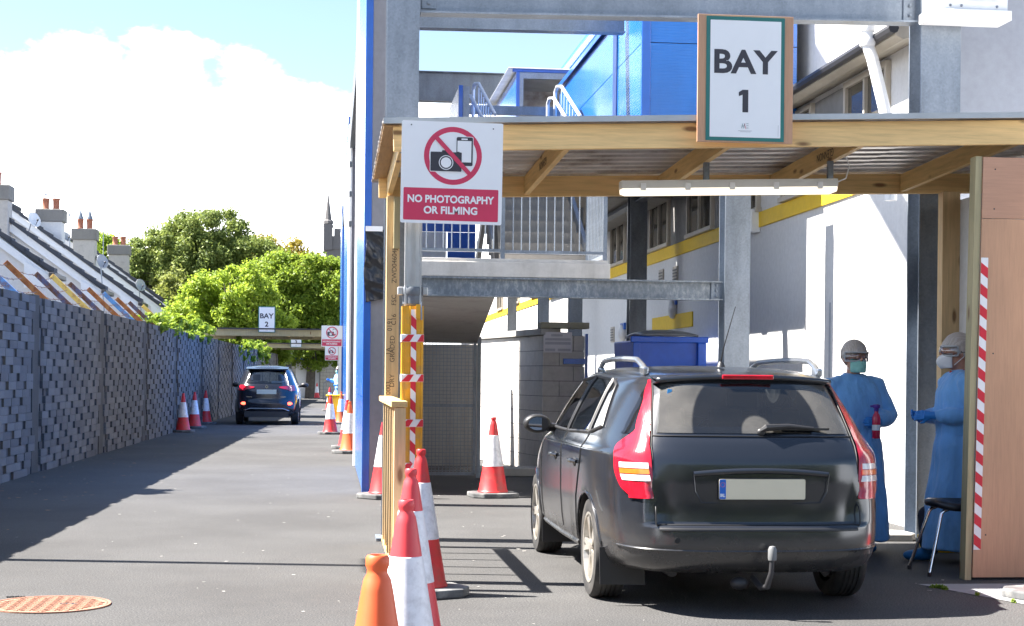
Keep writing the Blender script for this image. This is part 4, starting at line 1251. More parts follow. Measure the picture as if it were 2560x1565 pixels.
for i, (x0, x1, yy) in enumerate(((.437, .556, 13.12), (5.157, 5.325, 13.12))):
    mb = MB(); mb.box(x0 + .012, x1, yy, yy + .11, 0, zr(x0) if i == 1 else zr(x0) - .0); ps = mb.build('post', TIMBER_Z, ca, bevel=.004)
    if i == 0:
        for (s_, xx, z0) in (('ZWD04604J', .532, 2.30), ('FSC', .532, 2.02), ('0191', .50, 1.82), ('C16', .532, 1.86), ('GRADED', .522, 1.62), ('1A', .492, 1.60), ('DRY', .522, 1.36), ('0003', .492, 1.30), ('CE', .51, 1.02), ('MGS', .53, .86)):
            text_obj('stamp', s_, .055 if s_ != 'CE' else .075, INK, ps, Vector((xx, yy - .0008, z0)) - ORG[ca.name], (R(90), R(-90), 0), extrude=.0003)
        mb = MB(); mb.box(.505, .556, 13.075, 13.118, 2.44, 2.86); mb.build('cleat', TIMBER_T, ps, bevel=.003)
# roof sheets: ribs run across
per = .198
def roof_rows(x0, x1, lift=0):
    rows = []
    y = 10.78; k = 0
    prof = [(0, 0), (.080, 0), (.105, .030), (.172, .030)]
    while y < 13.56:
        for (dy, dz) in prof:
            rows.append([(xx, y + dy, zroof(xx, y + dy) + .004 + dz + lift) for xx in (x0, x1)])
        y += per
    return rows
for (x0, x1, lf) in ((.335, 1.60, 0), (1.56, 2.95, .004), (2.91, 4.35, 0), (4.31, 5.85, .004)):
    mb = MB(); mb.grid(roof_rows(x0, x1, lf)); o = mb.build('roof_sheet', SHEET, ca, fix=False)
    q_ = o.modifiers.new('s', 'SOLIDIFY'); q_.thickness = .0012
mb = MB()
for (xa, xb) in ((.34, 2.60), (2.55, 5.85)):
    off = .002 if xa > 1 else 0
    mb.add([(xa, 10.765 - off, zroof(xa, 10.8) - .004), (xb, 10.765 - off, zroof(xb, 10.8) - .004), (xb, 10.765 - off, zroof(xb, 10.8) + .036), (xa, 10.765 - off, zroof(xa, 10.8) + .036), (xb, 10.95, zroof(xb, 10.95) + .040 + off), (xa, 10.95, zroof(xa, 10.95) + .040 + off)],
           [(0, 1, 2, 3), (3, 2, 4, 5)])
o = mb.build('roof_flashing', SHEET_TOP, ca); q_ = o.modifiers.new('s', 'SOLIDIFY'); q_.thickness = .002
OVERHANG_WARM = wood('warm_overhang', (.34, .21, .10), 'y', 1.4)  # brown imitates warm reflected light on the underside of the sheet overhang
for k in range(3):
    y0 = 10.83 + k * .84
    mb = MB(); mb.add([(.345, y0, zroof(.345, y0) - .012), (.45, y0, zroof(.45, y0) - .012), (.45, y0 + .83, zroof(.45, y0 + .83) - .012), (.345, y0 + .83, zroof(.345, y0 + .83) - .012)], [(0, 1, 2, 3)])
    o = mb.build('soffit_strip', OVERHANG_WARM, ca); q_ = o.modifiers.new('s', 'SOLIDIFY'); q_.thickness = .009
# fluorescent batten under the rafters
fl = thing('batten_light', 'long white fluorescent batten lit under the first canopy roof', 'light', (2.93, 11.62, 2.8))
def lz(x): return 2.795 + (x - 2.11) * .033
xa, xb = 2.11, 3.745
mb = MB()
prof = [(-.055, .055), (-.06, .02), (-.062, -.005), (.062, -.005), (.06, .02), (.055, .055)]
rows = [[(x, 11.62 + p[0], lz(x) + p[1]) for p in prof] for x in (xa, xb)]
mb.grid(rows, closed=True); mb.f += [tuple(range(6)), tuple(range(11, 5, -1))]
mb.build('housing', M('batten_grey', (.60, .60, .58), .45, var=.05), fl, bevel=.004)
LITE = M('batten_diffuser', (.85, .84, .80), .3, var=0, emit=(1.0, .88, .68), estr=.24)
prof = [(-.058, -.006), (-.056, -.03), (-.04, -.052), (.04, -.052), (.056, -.03), (.058, -.006)]
rows = []
for (x, s_) in ((xa + .005, .75), (xa + .04, 1), (xb - .04, 1), (xb - .005, .75)):
    rows.append([(x, 11.62 + p[0], lz(x) + (p[1] + .006) * s_ - .006) for p in prof])
mb = MB(); mb.grid(rows, closed=True); mb.f += [tuple(range(6)), tuple(range(23, 17, -1))]
mb.build('diffuser', LITE, fl, smooth=True)
for k in range(5):
    x = xa + .16 + k * (xb - xa - .3) / 4
    mb = MB(); mb.box(x - .02, x + .02, 11.548, 11.562, lz(x) - .022, lz(x) + .03); mb.build('clip', PVC, fl, bevel=.002)
mb = MB(); mb.tube([(xb, 11.62, lz(xb) + .03), (xb + .07, 11.6, lz(xb) + .06), (xb + .09, 11.58, 3.0), (xb + .02, 11.5, 3.10)], .006, 6); mb.build('cable', PVC, fl, smooth=True)
for x in (2.755, 3.70):
    mb = MB(); mb.box(x - .02, x + .02, 11.60, 11.64, lz(x) + .05, zroof(x, 11.62) - .158); mb.build('hanger', GALV, fl)

# ================================================================== bay sign
def bay_sign(name, label, num, loc, wood_sides, show_group):
    t = thing(name, label, 'sign', loc, show_group)
    cx, y, z = 0, 0, 0
    if wood_sides:
        mb = MB(); mb.box(-.335, .335, -.015, .0, 0, .875); mb.build('backing_board', PLY, t, local=True, bevel=.002)
    mb = MB(); mb.prism(rrect(-.277, .272, .012, .862, .004), 'y', -.021, -.0155); mb.build('green_border', GREEN_SIGN, t, local=True)
    mb = MB(); mb.prism(rrect(-.250, .246, .036, .836, .003), 'y', -.024, -.0215); mb.build('white_face', WHITE_SIGN, t, local=True)
    text_obj('lettering', 'BAY', .222, BLACK_SIGN, t, (0, -.0246, .478), bold=.006, width=.445)
    if num == '1':
        mb = MB(); mb.prism([(.018, .208), (.018, .362), (-.022, .362), (-.048, .345), (-.048, .318), (-.022, .328), (-.022, .208)], 'y', -.0254, -.0242); mb.build('numeral', BLACK_SIGN, t, local=True)
    else: text_obj('numeral', num, .222, BLACK_SIGN, t, (-.005, -.0246, .208), bold=.008)
    # small emblem: two slanted strokes, a red curve and short bars, with fine print below
    mb = MB(); mb.tube([(-.026, -.0246, .098), (-.020, -.0246, .130)], .0016, 5); mb.tube([(-.012, -.0246, .098), (-.006, -.0246, .130)], .0016, 5); mb.tube([(-.024, -.0246, .113), (-.008, -.0246, .114)], .0014, 5)
    for zz in (.130, .116, .101): mb.tube([(.006, -.0246, zz), (.022, -.0246, zz)], .0012, 5)
    mb.build('emblem', GREEN_SIGN, t, local=True)
    mb = MB(); mb.tube([(.006 * math.cos(a_ * .35 + .6) * (1.6 if a_ > 5 else 1) - .002 + a_ * .0009, -.0250, .094 + a_ * .0042) for a_ in range(10)], .0016, 5); mb.build('emblem_stroke', RED_SIGN, t, local=True)
    for (x0, x1, zz) in ((-.050, .048, .080), (-.037, .036, .073)):
        mb = MB(); mb.box(x0, x1, -.0243, -.024, zz, zz + .0025); mb.build('fine_print', NB, t, local=True)
    mb = MB(); mb.box(.229, .2315, -.0243, -.024, .045, .125); mb.build('fine_print', NB, t, local=True)
    return t
s1 = bay_sign('bay_sign', 'white BAY 1 sign with green border on pink plywood above the canopy edge', '1', (2.812, 10.742, 3.022), True, None)
bay_sign('bay_sign', 'small white BAY 2 sign on the second canopy beam', '2', (-2.07, 52.94, 2.765), False, None)
bay_sign('bay_sign', 'partly hidden white sign with numeral 3 on the farthest canopy', '3', (-1.68, 79.94, 2.75), False, None)

# ================================================================== no photography sign
def pt(px, py): return ((px - 765) * .0005, (1440 - py) * .0005)
def no_photo(label, loc, rot=0):
    t = thing('prohibition_sign', label, 'sign', loc, 'no photography signs')
    L = lambda k: -.004 - k * .0009
    mb = MB(); mb.prism(rrect(*[v_ for v_ in (-.34, .34, .0, .683)], .012), 'y', -.004, 0); mb.build('plate', WHITE_SIGN, t, local=True)
    c_ = pt(775, 530)
    mb = MB(); mb.ring(c_, .160, .1945, L(1), -.004); mb.build('red_ring', RED_SIGN, t, local=True)
    x0, z0 = pt(820, 275); x1, z1 = pt(1040, 660)
    mb = MB(); mb.prism(rrect(x0 - .004, x1 + .004, z1 - .004, z0 + .004, .012), 'y', L(2), L(1) - .0001); mb.build('phone_outline', WHITE_SIGN, t, local=True)
    mb = MB(); mb.prism(rrect(x0, x1, z1, z0, .010), 'y', L(3), L(2) - .0001); mb.build('phone_icon', BLACK_SIGN, t, local=True)
    x0, z0 = pt(832, 325); x1, z1 = pt(1020, 612)
    mb = MB(); mb.box(x0, x1, L(4), L(3) - .0001, z1, z0); a_, b_ = pt(885, 293); e_, f_ = pt(968, 312); mb.box(a_, e_, L(4), L(3) - .0001, f_, b_); mb.build('phone_screen', WHITE_SIGN, t, local=True)
    x0, z0 = pt(474, 482); x1, z1 = pt(892, 740)
    mb = MB(); mb.prism(rrect(x0 - .004, x1 + .004, z1 - .004, z0 + .004, .008), 'y', L(5), L(4) - .0001); mb.build('camera_outline', WHITE_SIGN, t, local=True)
    mb = MB(); mb.prism(rrect(x0, x1, z1, z0, .006), 'y', L(6), L(5) - .0001)
    a_, b_ = pt(620, 458); e_, f_ = pt(725, 483); mb.prism([(a_, f_ - .002), (e_, f_ - .002), (e_ - .008, b_), (a_ + .006, b_)], 'y', L(6), L(5) - .0001)
    a_, b_ = pt(818, 474); e_, f_ = pt(862, 484); mb.box(a_, e_, L(6), L(5) - .0001, f_ - .002, b_); mb.build('camera_icon', BLACK_SIGN, t, local=True)
    lc = pt(683, 623)
    mb = MB(); mb.ring(lc, .0435, .0485, L(7), L(6) - .0001, 32); mb.ring(lc, .0002, .035, L(7), L(6) - .0001, 32); mb.build('lens_icon', WHITE_SIGN, t, local=True)
    p0, p1 = Vector((pt(545, 288)[0], 0, pt(545, 288)[1])), Vector((pt(1005, 772)[0], 0, pt(1005, 772)[1]))
    d = (p1 - p0).normalized(); nn = Vector((-d.z, 0, d.x)) * .0145
    mb = MB(); mb.prism([((p0 + nn).x, (p0 + nn).z), ((p1 + nn).x, (p1 + nn).z), ((p1 - nn).x, (p1 - nn).z), ((p0 - nn).x, (p0 - nn).z)], 'y', L(8), L(7) - .0001); mb.build('red_bar', RED_SIGN, t, local=True)
    x0, z0 = pt(122, 968); x1, z1 = pt(1395, 1400)
    mb = MB(); mb.prism(rrect(x0, x1, z1, z0, .007), 'y', L(1), -.0041); mb.build('red_panel', RED_SIGN, t, local=True)
    text_obj('lettering', 'NO PHOTOGRAPHY', .068, WHITE_SIGN, t, (pt(759, 0)[0], L(2), pt(0, 1160)[1]), bold=.0022, width=.581)
    text_obj('lettering', 'OR FILMING', .068, WHITE_SIGN, t, (pt(755, 0)[0], L(2), pt(0, 1308)[1]), bold=.0022, width=.360)
    for sx_, sz_ in ((212, 130), (1312, 150)):
        a_ = pt(sx_, sz_); mb = MB(); mb.ring(a_, .0002, .005, L(2), -.0042, 10); mb.build('fixing_screw', GALV_D, t, local=True)
    t.rotation_euler = (0, rot, 0)
    return t
no_photo('large no photography or filming sign on the yellow prop of the first bay', (.795, 10.70, 2.422), R(.5))
no_photo('small no photography sign hanging at the second canopy', (.05, 52.4, 2.33))
no_photo('farthest no photography sign, half hidden behind the second canopy sign', (.085, 78.9, 2.13))

# ================================================================== yellow adjustable prop
pr = thing('steel_prop', 'yellow adjustable prop with silver ladder inner tube, wrapped in red and white tape', 'prop', (.553, 10.9, 0))
PYEL = M('prop_yellow', (.72, .36, .02), .45, var=.12, vscale=9, dirt=(.45, .28, .10), dscale=6)
PALU = M('prop_aluminium', (.52, .52, .52), .42, .6, var=.2, vscale=12, stretch=(1, 1, .3))
px, py = .553, 10.9
def fluted(r0, mb, z0, z1):
    prof = []
    for (a_, b_) in ((-1, -1), (-.8, -1), (-.74, -.90), (-.30, -.90), (-.26, -.97), (.26, -.97), (.30, -.90), (.74, -.90), (.8, -1), (1, -1)):
        prof.append((a_ * r0, b_ * r0))
    pts = []
    for k in range(4):
        for (a_, b_) in prof[:-1]:
            for _ in range(k): a_, b_ = -b_, a_
            pts.append((px + a_, py + b_))
    mb.prism(pts, 'z', z0, z1)
mb = MB(); fluted(.073, mb, .012, 1.875); mb.build('outer_tube', PYEL, pr)
mb = MB(); mb.box(px - .11, px + .11, py - .11, py + .11, 0, .012); mb.build('base_plate', GALV_D, pr)
mb = MB(); fluted(.055, mb, 1.88, 2.925); mb.build('inner_tube', PALU, pr)
mb = MB()
for k in range(100):
    z = 2.02 + k * .009
    for sx_ in (-1, 1):
        mb.box(px + sx_ * .055 - .004, px + sx_ * .055 + .004, py - .06, py - .03, z, z + .0045)
    mb.box(px - .008, px + .010, py - .0585, py - .050, z, z + .0045)
mb.build('ladder_teeth', PALU, pr, kind='stuff')
mb = MB(); mb.lathe([(.070, 1.945), (.074, 1.955), (.074, 1.995), (.070, 2.005)], 20, (px, py, 0)); mb.lathe([(.064, 1.885), (.068, 1.89), (.068, 1.945)], 20, (px, py, 0)); mb.build('collar_nut', GALV_D, pr, smooth=True)
for sx_ in (-1, 1):
    mb = MB(); mb.box(px + sx_ * .085 - .018, px + sx_ * .085 + .018, py - .03, py + .03, 1.95, 2.005); mb.build('collar_lug', PALU, pr, bevel=.006)
mb = MB(); mb.box(px - .09, px + .09, py - .08, py + .08, 2.925, 2.932); mb.build('head_plate', GALV_D, pr)
mb = MB(); mb.box(px + .02, px + .05, py - .085, py - .075, 1.79, 1.885); mb.build('locking_pin', PYEL, pr)
mb = MB(); mb.tube([(px + .055, py - .082, 1.90), (px + .058, py - .082, 1.78)], .006, 6); mb.build('locking_pin', GALV, pr)
def tape_strip(parent, base_pt, du, dv, n_stripe, wid, ln, lean, y, flip=1):
    """vertical strip in the xz plane at depth y: white strip + red parallelograms"""
    p0 = Vector(base_pt)
    U, Vv = Vector(du), Vector(dv)
    q4 = [p0, p0 + U * wid, p0 + U * wid + Vv * ln, p0 + Vv * ln]
    mb = MB(); nrm = Vector((0, -1, 0))
    mb.add([q_ for q_ in q4] + [q_ + nrm * .0012 for q_ in q4], [(0, 1, 2, 3), (7, 6, 5, 4), (0, 4, 5, 1), (1, 5, 6, 2), (2, 6, 7, 3), (3, 7, 4, 0)])
    tp = mb.build('tape', WHITE_TAPE, parent)
    st_ = ln / n_stripe
    for k in range(n_stripe):
        z0, z1 = k * st_, k * st_ + st_ * .5
        def cl(z): return min(max(z, 0), ln)
        a_ = [(0, cl(z0 + lean * flip)), (wid, cl(z0)), (wid, cl(z1)), (0, cl(z1 + lean * flip))]
        pts = [p0 + U * a + Vv * b + nrm * .0014 for a, b in a_]
        pts2 = [q_ + nrm * .0008 for q_ in pts]
        mb = MB(); mb.add(pts + pts2, [(0, 1, 2, 3), (7, 6, 5, 4), (0, 4, 5, 1), (1, 5, 6, 2), (2, 6, 7, 3), (3, 7, 4, 0)])
        mb.build('tape_stripe', RED_TAPE, tp)
    return tp
tape_strip(pr, (px - .012, py - .0755, .30), (1, 0, 0), (0, 0, 1), 11, .036, 1.55, .035, 0)
for zb in (1.63, 1.36, 1.055, .76):
    mb = MB(); mb.box(px - .077, px + .077, py - .0785, py + .077, zb, zb + .052); bd = mb.build('tape_band', WHITE_TAPE, pr, bevel=.003)
    mb = MB(); mb.prism([(px - .076, zb + .002), (px - .02, zb + .002), (px + .01, zb + .05), (px - .03, zb + .05)], 'y', py - .0802, py - .0788); mb.build('tape_stripe', RED_TAPE, bd)
    mb = MB(); mb.prism([(px + .03, zb + .002), (px + .076, zb + .002), (px + .076, zb + .05), (px + .06, zb + .05)], 'y', py - .0802, py - .0788); mb.build('tape_stripe', RED_TAPE, bd)

# ================================================================== timber side rail
ra = thing('timber_railing', 'pale timber slat railing between the lane and the first bay', 'railing', (.45, 11.8, 0))
mb = MB(); mb.box(.40, .505, 10.46, 13.10, 1.195, 1.235); mb.build('top_plate', TIMBER_Y, ra, bevel=.003)
mb = MB(); mb.box(.43, .475, 10.55, 13.10, .055, .10); mb.build('bottom_rail', TIMBER_Y, ra, bevel=.003)
for (y0, y1) in ((10.47, 10.56),):
    mb = MB(); mb.box(.42, .495, y0, y1, 0, 1.193); mb.build('post', TIMBER_Z, ra, bevel=.003)
for yb_ in (12.72, 12.28, 11.80, 11.36, 10.92):
    mb = MB(); mb.box(.425, .485, yb_, yb_ + .030, .104, 1.193); mb.build('slat', TIMBER_Z, ra, bevel=.002)

# ================================================================== plywood screen with hazard tape
sc_ = thing('plywood_screen', 'tall pink plywood screen with red and white tape down its edge', 'screen', (5.0, 10.84, 0))
def lean(x, z): return x + .0172 * z
def sheet(name, x0, x1, y0, y1, z0, z1, mat):
    mb = MB()
    mb.add([(lean(x, z), y, z) for z in (z0, z1) for x, y in ((x0, y0), (x1, y0), (x1, y1), (x0, y1))], [(0, 3, 2, 1), (4, 5, 6, 7), (0, 1, 5, 4), (1, 2, 6, 5), (2, 3, 7, 6), (3, 0, 4, 7)])
    return mb.build(name, mat, sc_, bevel=.0015)
sheet('panel', 4.512, 5.72, 10.835, 10.853, .02, 2.55, PLY)
sheet('panel', 4.512, 5.72, 10.835, 10.853, 2.553, 2.985, wood('plywood_pink_cross', (.50, .275, .18), 'x', 2.2, .5, knots=False, contrast=.12))
sheet('edge_post', 4.460, 4.508, 10.845, 10.945, 0, 2.99, TIMBER_T)
sheet('back_post', 5.66, 5.71, 10.857, 10.945, 0, 2.99, TIMBER_T)
for (sx_, sz_) in ((4.60, 2.90), (5.2, 2.92), (4.60, 2.62), (5.15, 2.48), (4.62, 1.6), (5.1, 1.3), (4.60, .32), (5.2, .12)):
    mb = MB(); mb.ring((lean(sx_, sz_), sz_), .0002, .006, 10.8335, 10.8352, 8); mb.build('screw_head', DARKMETAL, sc_)
tape_strip(sc_, (4.517, 10.8335, .215), (1, 0, 0), (.0172, 0, 1), 14, .052, 2.06, .04, 0)
# ================================================================== far canopies
def far_canopy(y, x0, x1, z0, label, depth):
    t = thing('timber_canopy', label, 'canopy', ((x0 + x1) / 2, y, 0), 'far canopies')
    mb = MB(); mb.box(x0 + .25, x1, y, y + .05, z0, z0 + .22); mb.build('front_beam', TIMBER_T, t, bevel=.004)
    mb = MB(); mb.box(x0 + .25, x1, y + depth, y + depth + .05, z0 - .04, z0 + .17); mb.build('rear_beam', TIMBER_T, t)
    for k in range(6):
        x = x0 + .35 + k * (x1 - x0 - .5) / 5
        mb = MB(); mb.box(x, x + .045, y + .052, y + depth - .002, z0 + .04, z0 + .19); mb.build('rafter', TIMBER_Y, t)
    rows = []
    for k in range(int(depth / .06) + 6):
        yy = y - .1 + k * .06
        rows.append([(x0, yy, z0 + .235 + (.02 if k % 2 else 0)), (x1, yy, z0 + .235 + (.02 if k % 2 else 0))])
    mb = MB(); mb.grid(rows); o = mb.build('roof_sheet', SHEET, t); q_ = o.modifiers.new('s', 'SOLIDIFY'); q_.thickness = .004
    mb = MB(); mb.box(x0, x1, y - .12, y - .11, z0 + .215, z0 + .26); mb.build('roof_flashing', DARKMETAL, t)
    mb = MB(); mb.box(x1 - .13, x1 - .03, y + .06, y + .15, 0, z0); mb.build('post', PVC, t)
    mb = MB(); mb.box(x1 - .13, x1 - .03, y + depth - .1, y + depth - .005, 0, z0 - .04); mb.build('post', TIMBER_T, t)
    mb = MB(); mb.box(x0 + .3, x0 + .4, y + .06, y + .15, 0, z0); mb.build('post', TIMBER_T, t)
    return t
far_canopy(53.0, -4.35, .40, 2.66, 'second timber canopy spanning the lane above the dark SUV', 3.0)
far_canopy(80.0, -3.95, .50, 2.72, 'third timber canopy spanning the lane beyond the second', 3.0)

# ================================================================== traffic cones
CONE_RED = M('cone_red', (.66, .028, .032), .42, var=.08, vscale=5, dirt=(.40, .06, .05), dscale=8)
CONE_ORG = M('cone_faded_orange', (.78, .12, .035), .45, var=.1, vscale=5)
CONE_PINK = M('cone_faded_red', (.70, .055, .065), .42, var=.08, vscale=5)
SLEEVE = M('cone_sleeve', (.80, .79, .82), .35, var=.06, vscale=25, dirt=(.55, .53, .55), dscale=14)
CBASE = M('cone_rubber_base', (.085, .088, .092), .8, var=.3, vscale=10, dirt=(.24, .24, .235), dscale=6)
def cone_proto(label, mat, loc, rot, group='traffic cones'):
    t = thing('traffic_cone', label, 'traffic cone', loc, group)
    H = .93
    r_ = lambda z: .168 + (.036 - .168) * (z - .06) / (.875 - .06)
    mb = MB(); mb.lathe([(.178, .058), (.18, .068), (r_(.085) + .003, .085), (r_(.36), .36)], 32, capb=True, capt=False)
    mb.build('cone_body', mat, t, local=True, smooth=True)
    mb = MB(); mb.lathe([(r_(.72), .72), (r_(.84), .84), (.036, .868), (.027, .885), (.027, .895), (.031, .905), (.031, .925), (.026, .932), (.02, .932), (.016, .90)], 32, capb=False, capt=True)
    mb.build('cone_tip', mat, t, local=True, smooth=True)
    mb = MB(); mb.lathe([(r_(.36), .36), (r_(.36) + .003, .362), (r_(.54) + .0035, .54), (r_(.72) + .003, .718), (r_(.72), .72)], 32, capb=False, capt=False); mb.build('reflective_sleeve', SLEEVE, t, local=True, smooth=True)
    mb = MB()
    a_, b_ = .275, .165
    oct_ = [(a_, -b_), (a_, b_), (b_, a_), (-b_, a_), (-a_, b_), (-a_, -b_), (-b_, -a_), (b_, -a_)]
    mb.prism(oct_, 'z', 0, .058); mb.build('rubber_base', CBASE, t, local=True, bevel=.012)
    t.rotation_euler = (0, 0, rot)
    return t
def place_cone(src, x, y, rot, label, mat=None):
    c_ = copy_tree(src)
    c_.location = (x, y, 0); c_.rotation_euler = (0, 0, rot)
    c_['label'] = label
    if mat:
        for k in c_.children:
            if k.name.startswith(('cone_body', 'cone_tip')):
                k.data = k.data.copy(); k.data.materials.clear(); k.data.materials.append(mat)
    return c_
c0 = cone_proto('red and white traffic cone standing clear before the mesh gate, beside the estate car', CONE_RED, (1.90, 18.55, 0), R(8))
place_cone(c0, .128, 4.19, R(20), 'faded orange cone nearest the camera, only its tip in view', CONE_ORG)
place_cone(c0, .292, 6.06, R(33), 'faded red cone, second from the camera, with a wide white sleeve', CONE_PINK)
place_cone(c0, .413, 8.1, R(12), 'faded red cone, third from the camera, in front of the yellow prop', CONE_PINK)
place_cone(c0, .585, 10.25, R(25), 'red cone at the foot of the yellow prop, its grey base in view', CONE_RED)
place_cone(c0, .63, 18.35, R(40), 'red cone half hidden behind the timber railing at the blue stand corner')
place_cone(c0, -3.48, 38.9, R(5), 'nearest of three cones along the grey boundary wall')
place_cone(c0, -3.46, 41.9, R(50), 'middle of three cones along the grey boundary wall')
place_cone(c0, -3.46, 45.6, R(20), 'farthest of three cones along the wall, beside the dark SUV')
place_cone(c0, .02, 38.2, R(10), 'red cone standing before the yellow bin at the blue stand', None)
place_cone(c0, .33, 46.2, R(30), 'orange cone between the yellow bin and the blue stand', CONE_ORG)
place_cone(c0, .34, 30.8, R(15), 'cone half hidden by the near end of the blue stand', None)
place_cone(c0, .36, 28.9, R(35), 'cone almost wholly hidden behind the blue stand corner', CONE_ORG)
place_cone(c0, .0, 63.0, R(10), 'far cone just behind the yellow bin, the one nearer the barrier')
place_cone(c0, .22, 64.5, R(10), 'far cone just behind the yellow bin, next to the gowned figure')
place_cone(c0, -.76, 95.5, R(0), 'farthest cone, beside the small white shed')
# right foreground cone cut by the frame
place_cone(c0, 4.665, 9.90, R(18), 'red cone cut by the frame edge on the concrete apron')

# yellow wheelie bin
yb = thing('yellow_bin', 'yellow clinical waste bin by the second bay cones', 'bin', (.13, 46.7, 0))
BINY = M('bin_yellow', (.78, .50, .015), .45, var=.08)
mb = MB(); mb.add([(-.03, 46.5, .05), (.33, 46.5, .05), (.33, 46.9, .05), (-.03, 46.9, .05), (-.07, 46.42, .78), (.37, 46.42, .78), (.37, 46.98, .78), (-.07, 46.98, .78)], [(0, 3, 2, 1), (4, 5, 6, 7), (0, 1, 5, 4), (1, 2, 6, 5), (2, 3, 7, 6), (3, 0, 4, 7)])
mb.build('body', BINY, yb, bevel=.02)
mb = MB(); mb.box(-.11, .41, 46.38, 47.02, .785, .84); mb.build('lid', BINY, yb, bevel=.02)
mb = MB(); mb.tube([(.0, 47.0, .05), (.3, 47.0, .05)], .05, 12); mb.build('wheel', BLACKPLASTIC, yb)

# ================================================================== manhole cover
mh = thing('manhole_cover', 'round rusty iron manhole cover in the tarmac', 'manhole cover', (-1.665, 9.88, 0))
RUSTY = M('manhole_rust', (.26, .135, .092), .8, var=.25, vscale=18, dirt=(.28, .13, .08), dscale=12, bstr=.3, bscale=90)
mb = MB(); mb.lathe([(.362, .001), (.362, .009), (.345, .009), (.345, .001)], 64, (-1.665, 9.88, 0), capb=False, capt=False); mb.build('frame_ring', RUSTY, mh, smooth=True)
mb = MB(); mb.lathe([(.338, .001), (.338, .0065)], 64, (-1.665, 9.88, 0)); mb.build('cover', RUSTY, mh)
mb = MB()
for i in range(-9, 10):
    for k in range(-9, 10):
        x, y = i * .036 + (.018 if k % 2 else 0), k * .034
        if math.hypot(x, y) < .31 and not (.06 < x < .16 and abs(y) < .03):
            mb.bar((-1.665 + x - .011, 9.88 + y - .011 * (1 if (i + k) % 2 else -1), .008), (-1.665 + x + .011, 9.88 + y + .011 * (1 if (i + k) % 2 else -1), .008), .012, .006)
mb.build('tread_studs', RUSTY, mh, kind='stuff')
mb = MB(); mb.box(-1.60, -1.50, 9.86, 9.90, .0066, .0075); mb.build('keyhole', DARKMETAL, mh)
mb = MB()
for k in range(7):
    mb.ball((-1.97 + k * .016, 10.20 + rng.uniform(-.006, .006), .008), (.012, .008, .006), 6, 5)
mb.build('debris', BLACKPLASTIC, mh)

# ================================================================== concrete apron at the screen foot
APRON = plaster('apron_concrete', (0.25, 0.255, 0.265), (0.17, 0.17, 0.17), .5, bs=90, bstr=.3, streak=False)
ap = MB()
ap.add([(4.03, 10.62, .004), (6.2, 10.62, .004), (6.2, 9.42, .004), (4.42, 9.42, .004)], [(3, 2, 1, 0)])
o = ap.build('concrete_apron', APRON); o['kind'] = 'structure'
dkc = M('dark_cover', (.055, .05, .052), .6, .2, var=.2)
for (a_, b_) in ((10.52, 10.20), (10.02, 9.70)):
    sft = 4.62 if a_ > 10.3 else 4.53
    mb = MB(); mb.add([(sft, a_, .008), (6, a_, .008), (6, b_, .008), (sft + .08, b_, .008)], [(3, 2, 1, 0)])
    oo = mb.build('access_cover', dkc); setp(oo, 'dark rectangular access cover ' + ('nearest the plywood screen' if a_ > 10.3 else 'under the cut off cone base') + ' in the concrete apron', 'cover', 'access covers')
ms = []
for k in range(9):
    t = rng.uniform(.10, .24) if k < 7 else rng.uniform(.4, .9)
    ms.append((4.05 + t * .36 + rng.uniform(-.02, .02), 10.58 - t * 1.1, .008))
mo = thing('moss_strip', 'thin green moss along the edge of the concrete apron', 'moss', (4.2, 10, 0))
leaf_mesh('moss', ms, [.022] * 9, 40, .010, IVY, mo, 77, off=(4.2, 10, 0), shell=.1)['kind'] = 'stuff'

# ================================================================== cars
def interp(tab, z):
    if z <= tab[0][0]: return tab[0][1]
    for (a, b), (c_, d) in zip(tab, tab[1:]):
        if z <= c_:
            t = (z - a) / (c_ - a)
            return b + (d - b) * t
    return tab[-1][1]
def sstep(a, b, x):
    t = min(max((x - a) / (b - a), 0), 1)
    return t * t * (3 - 2 * t)

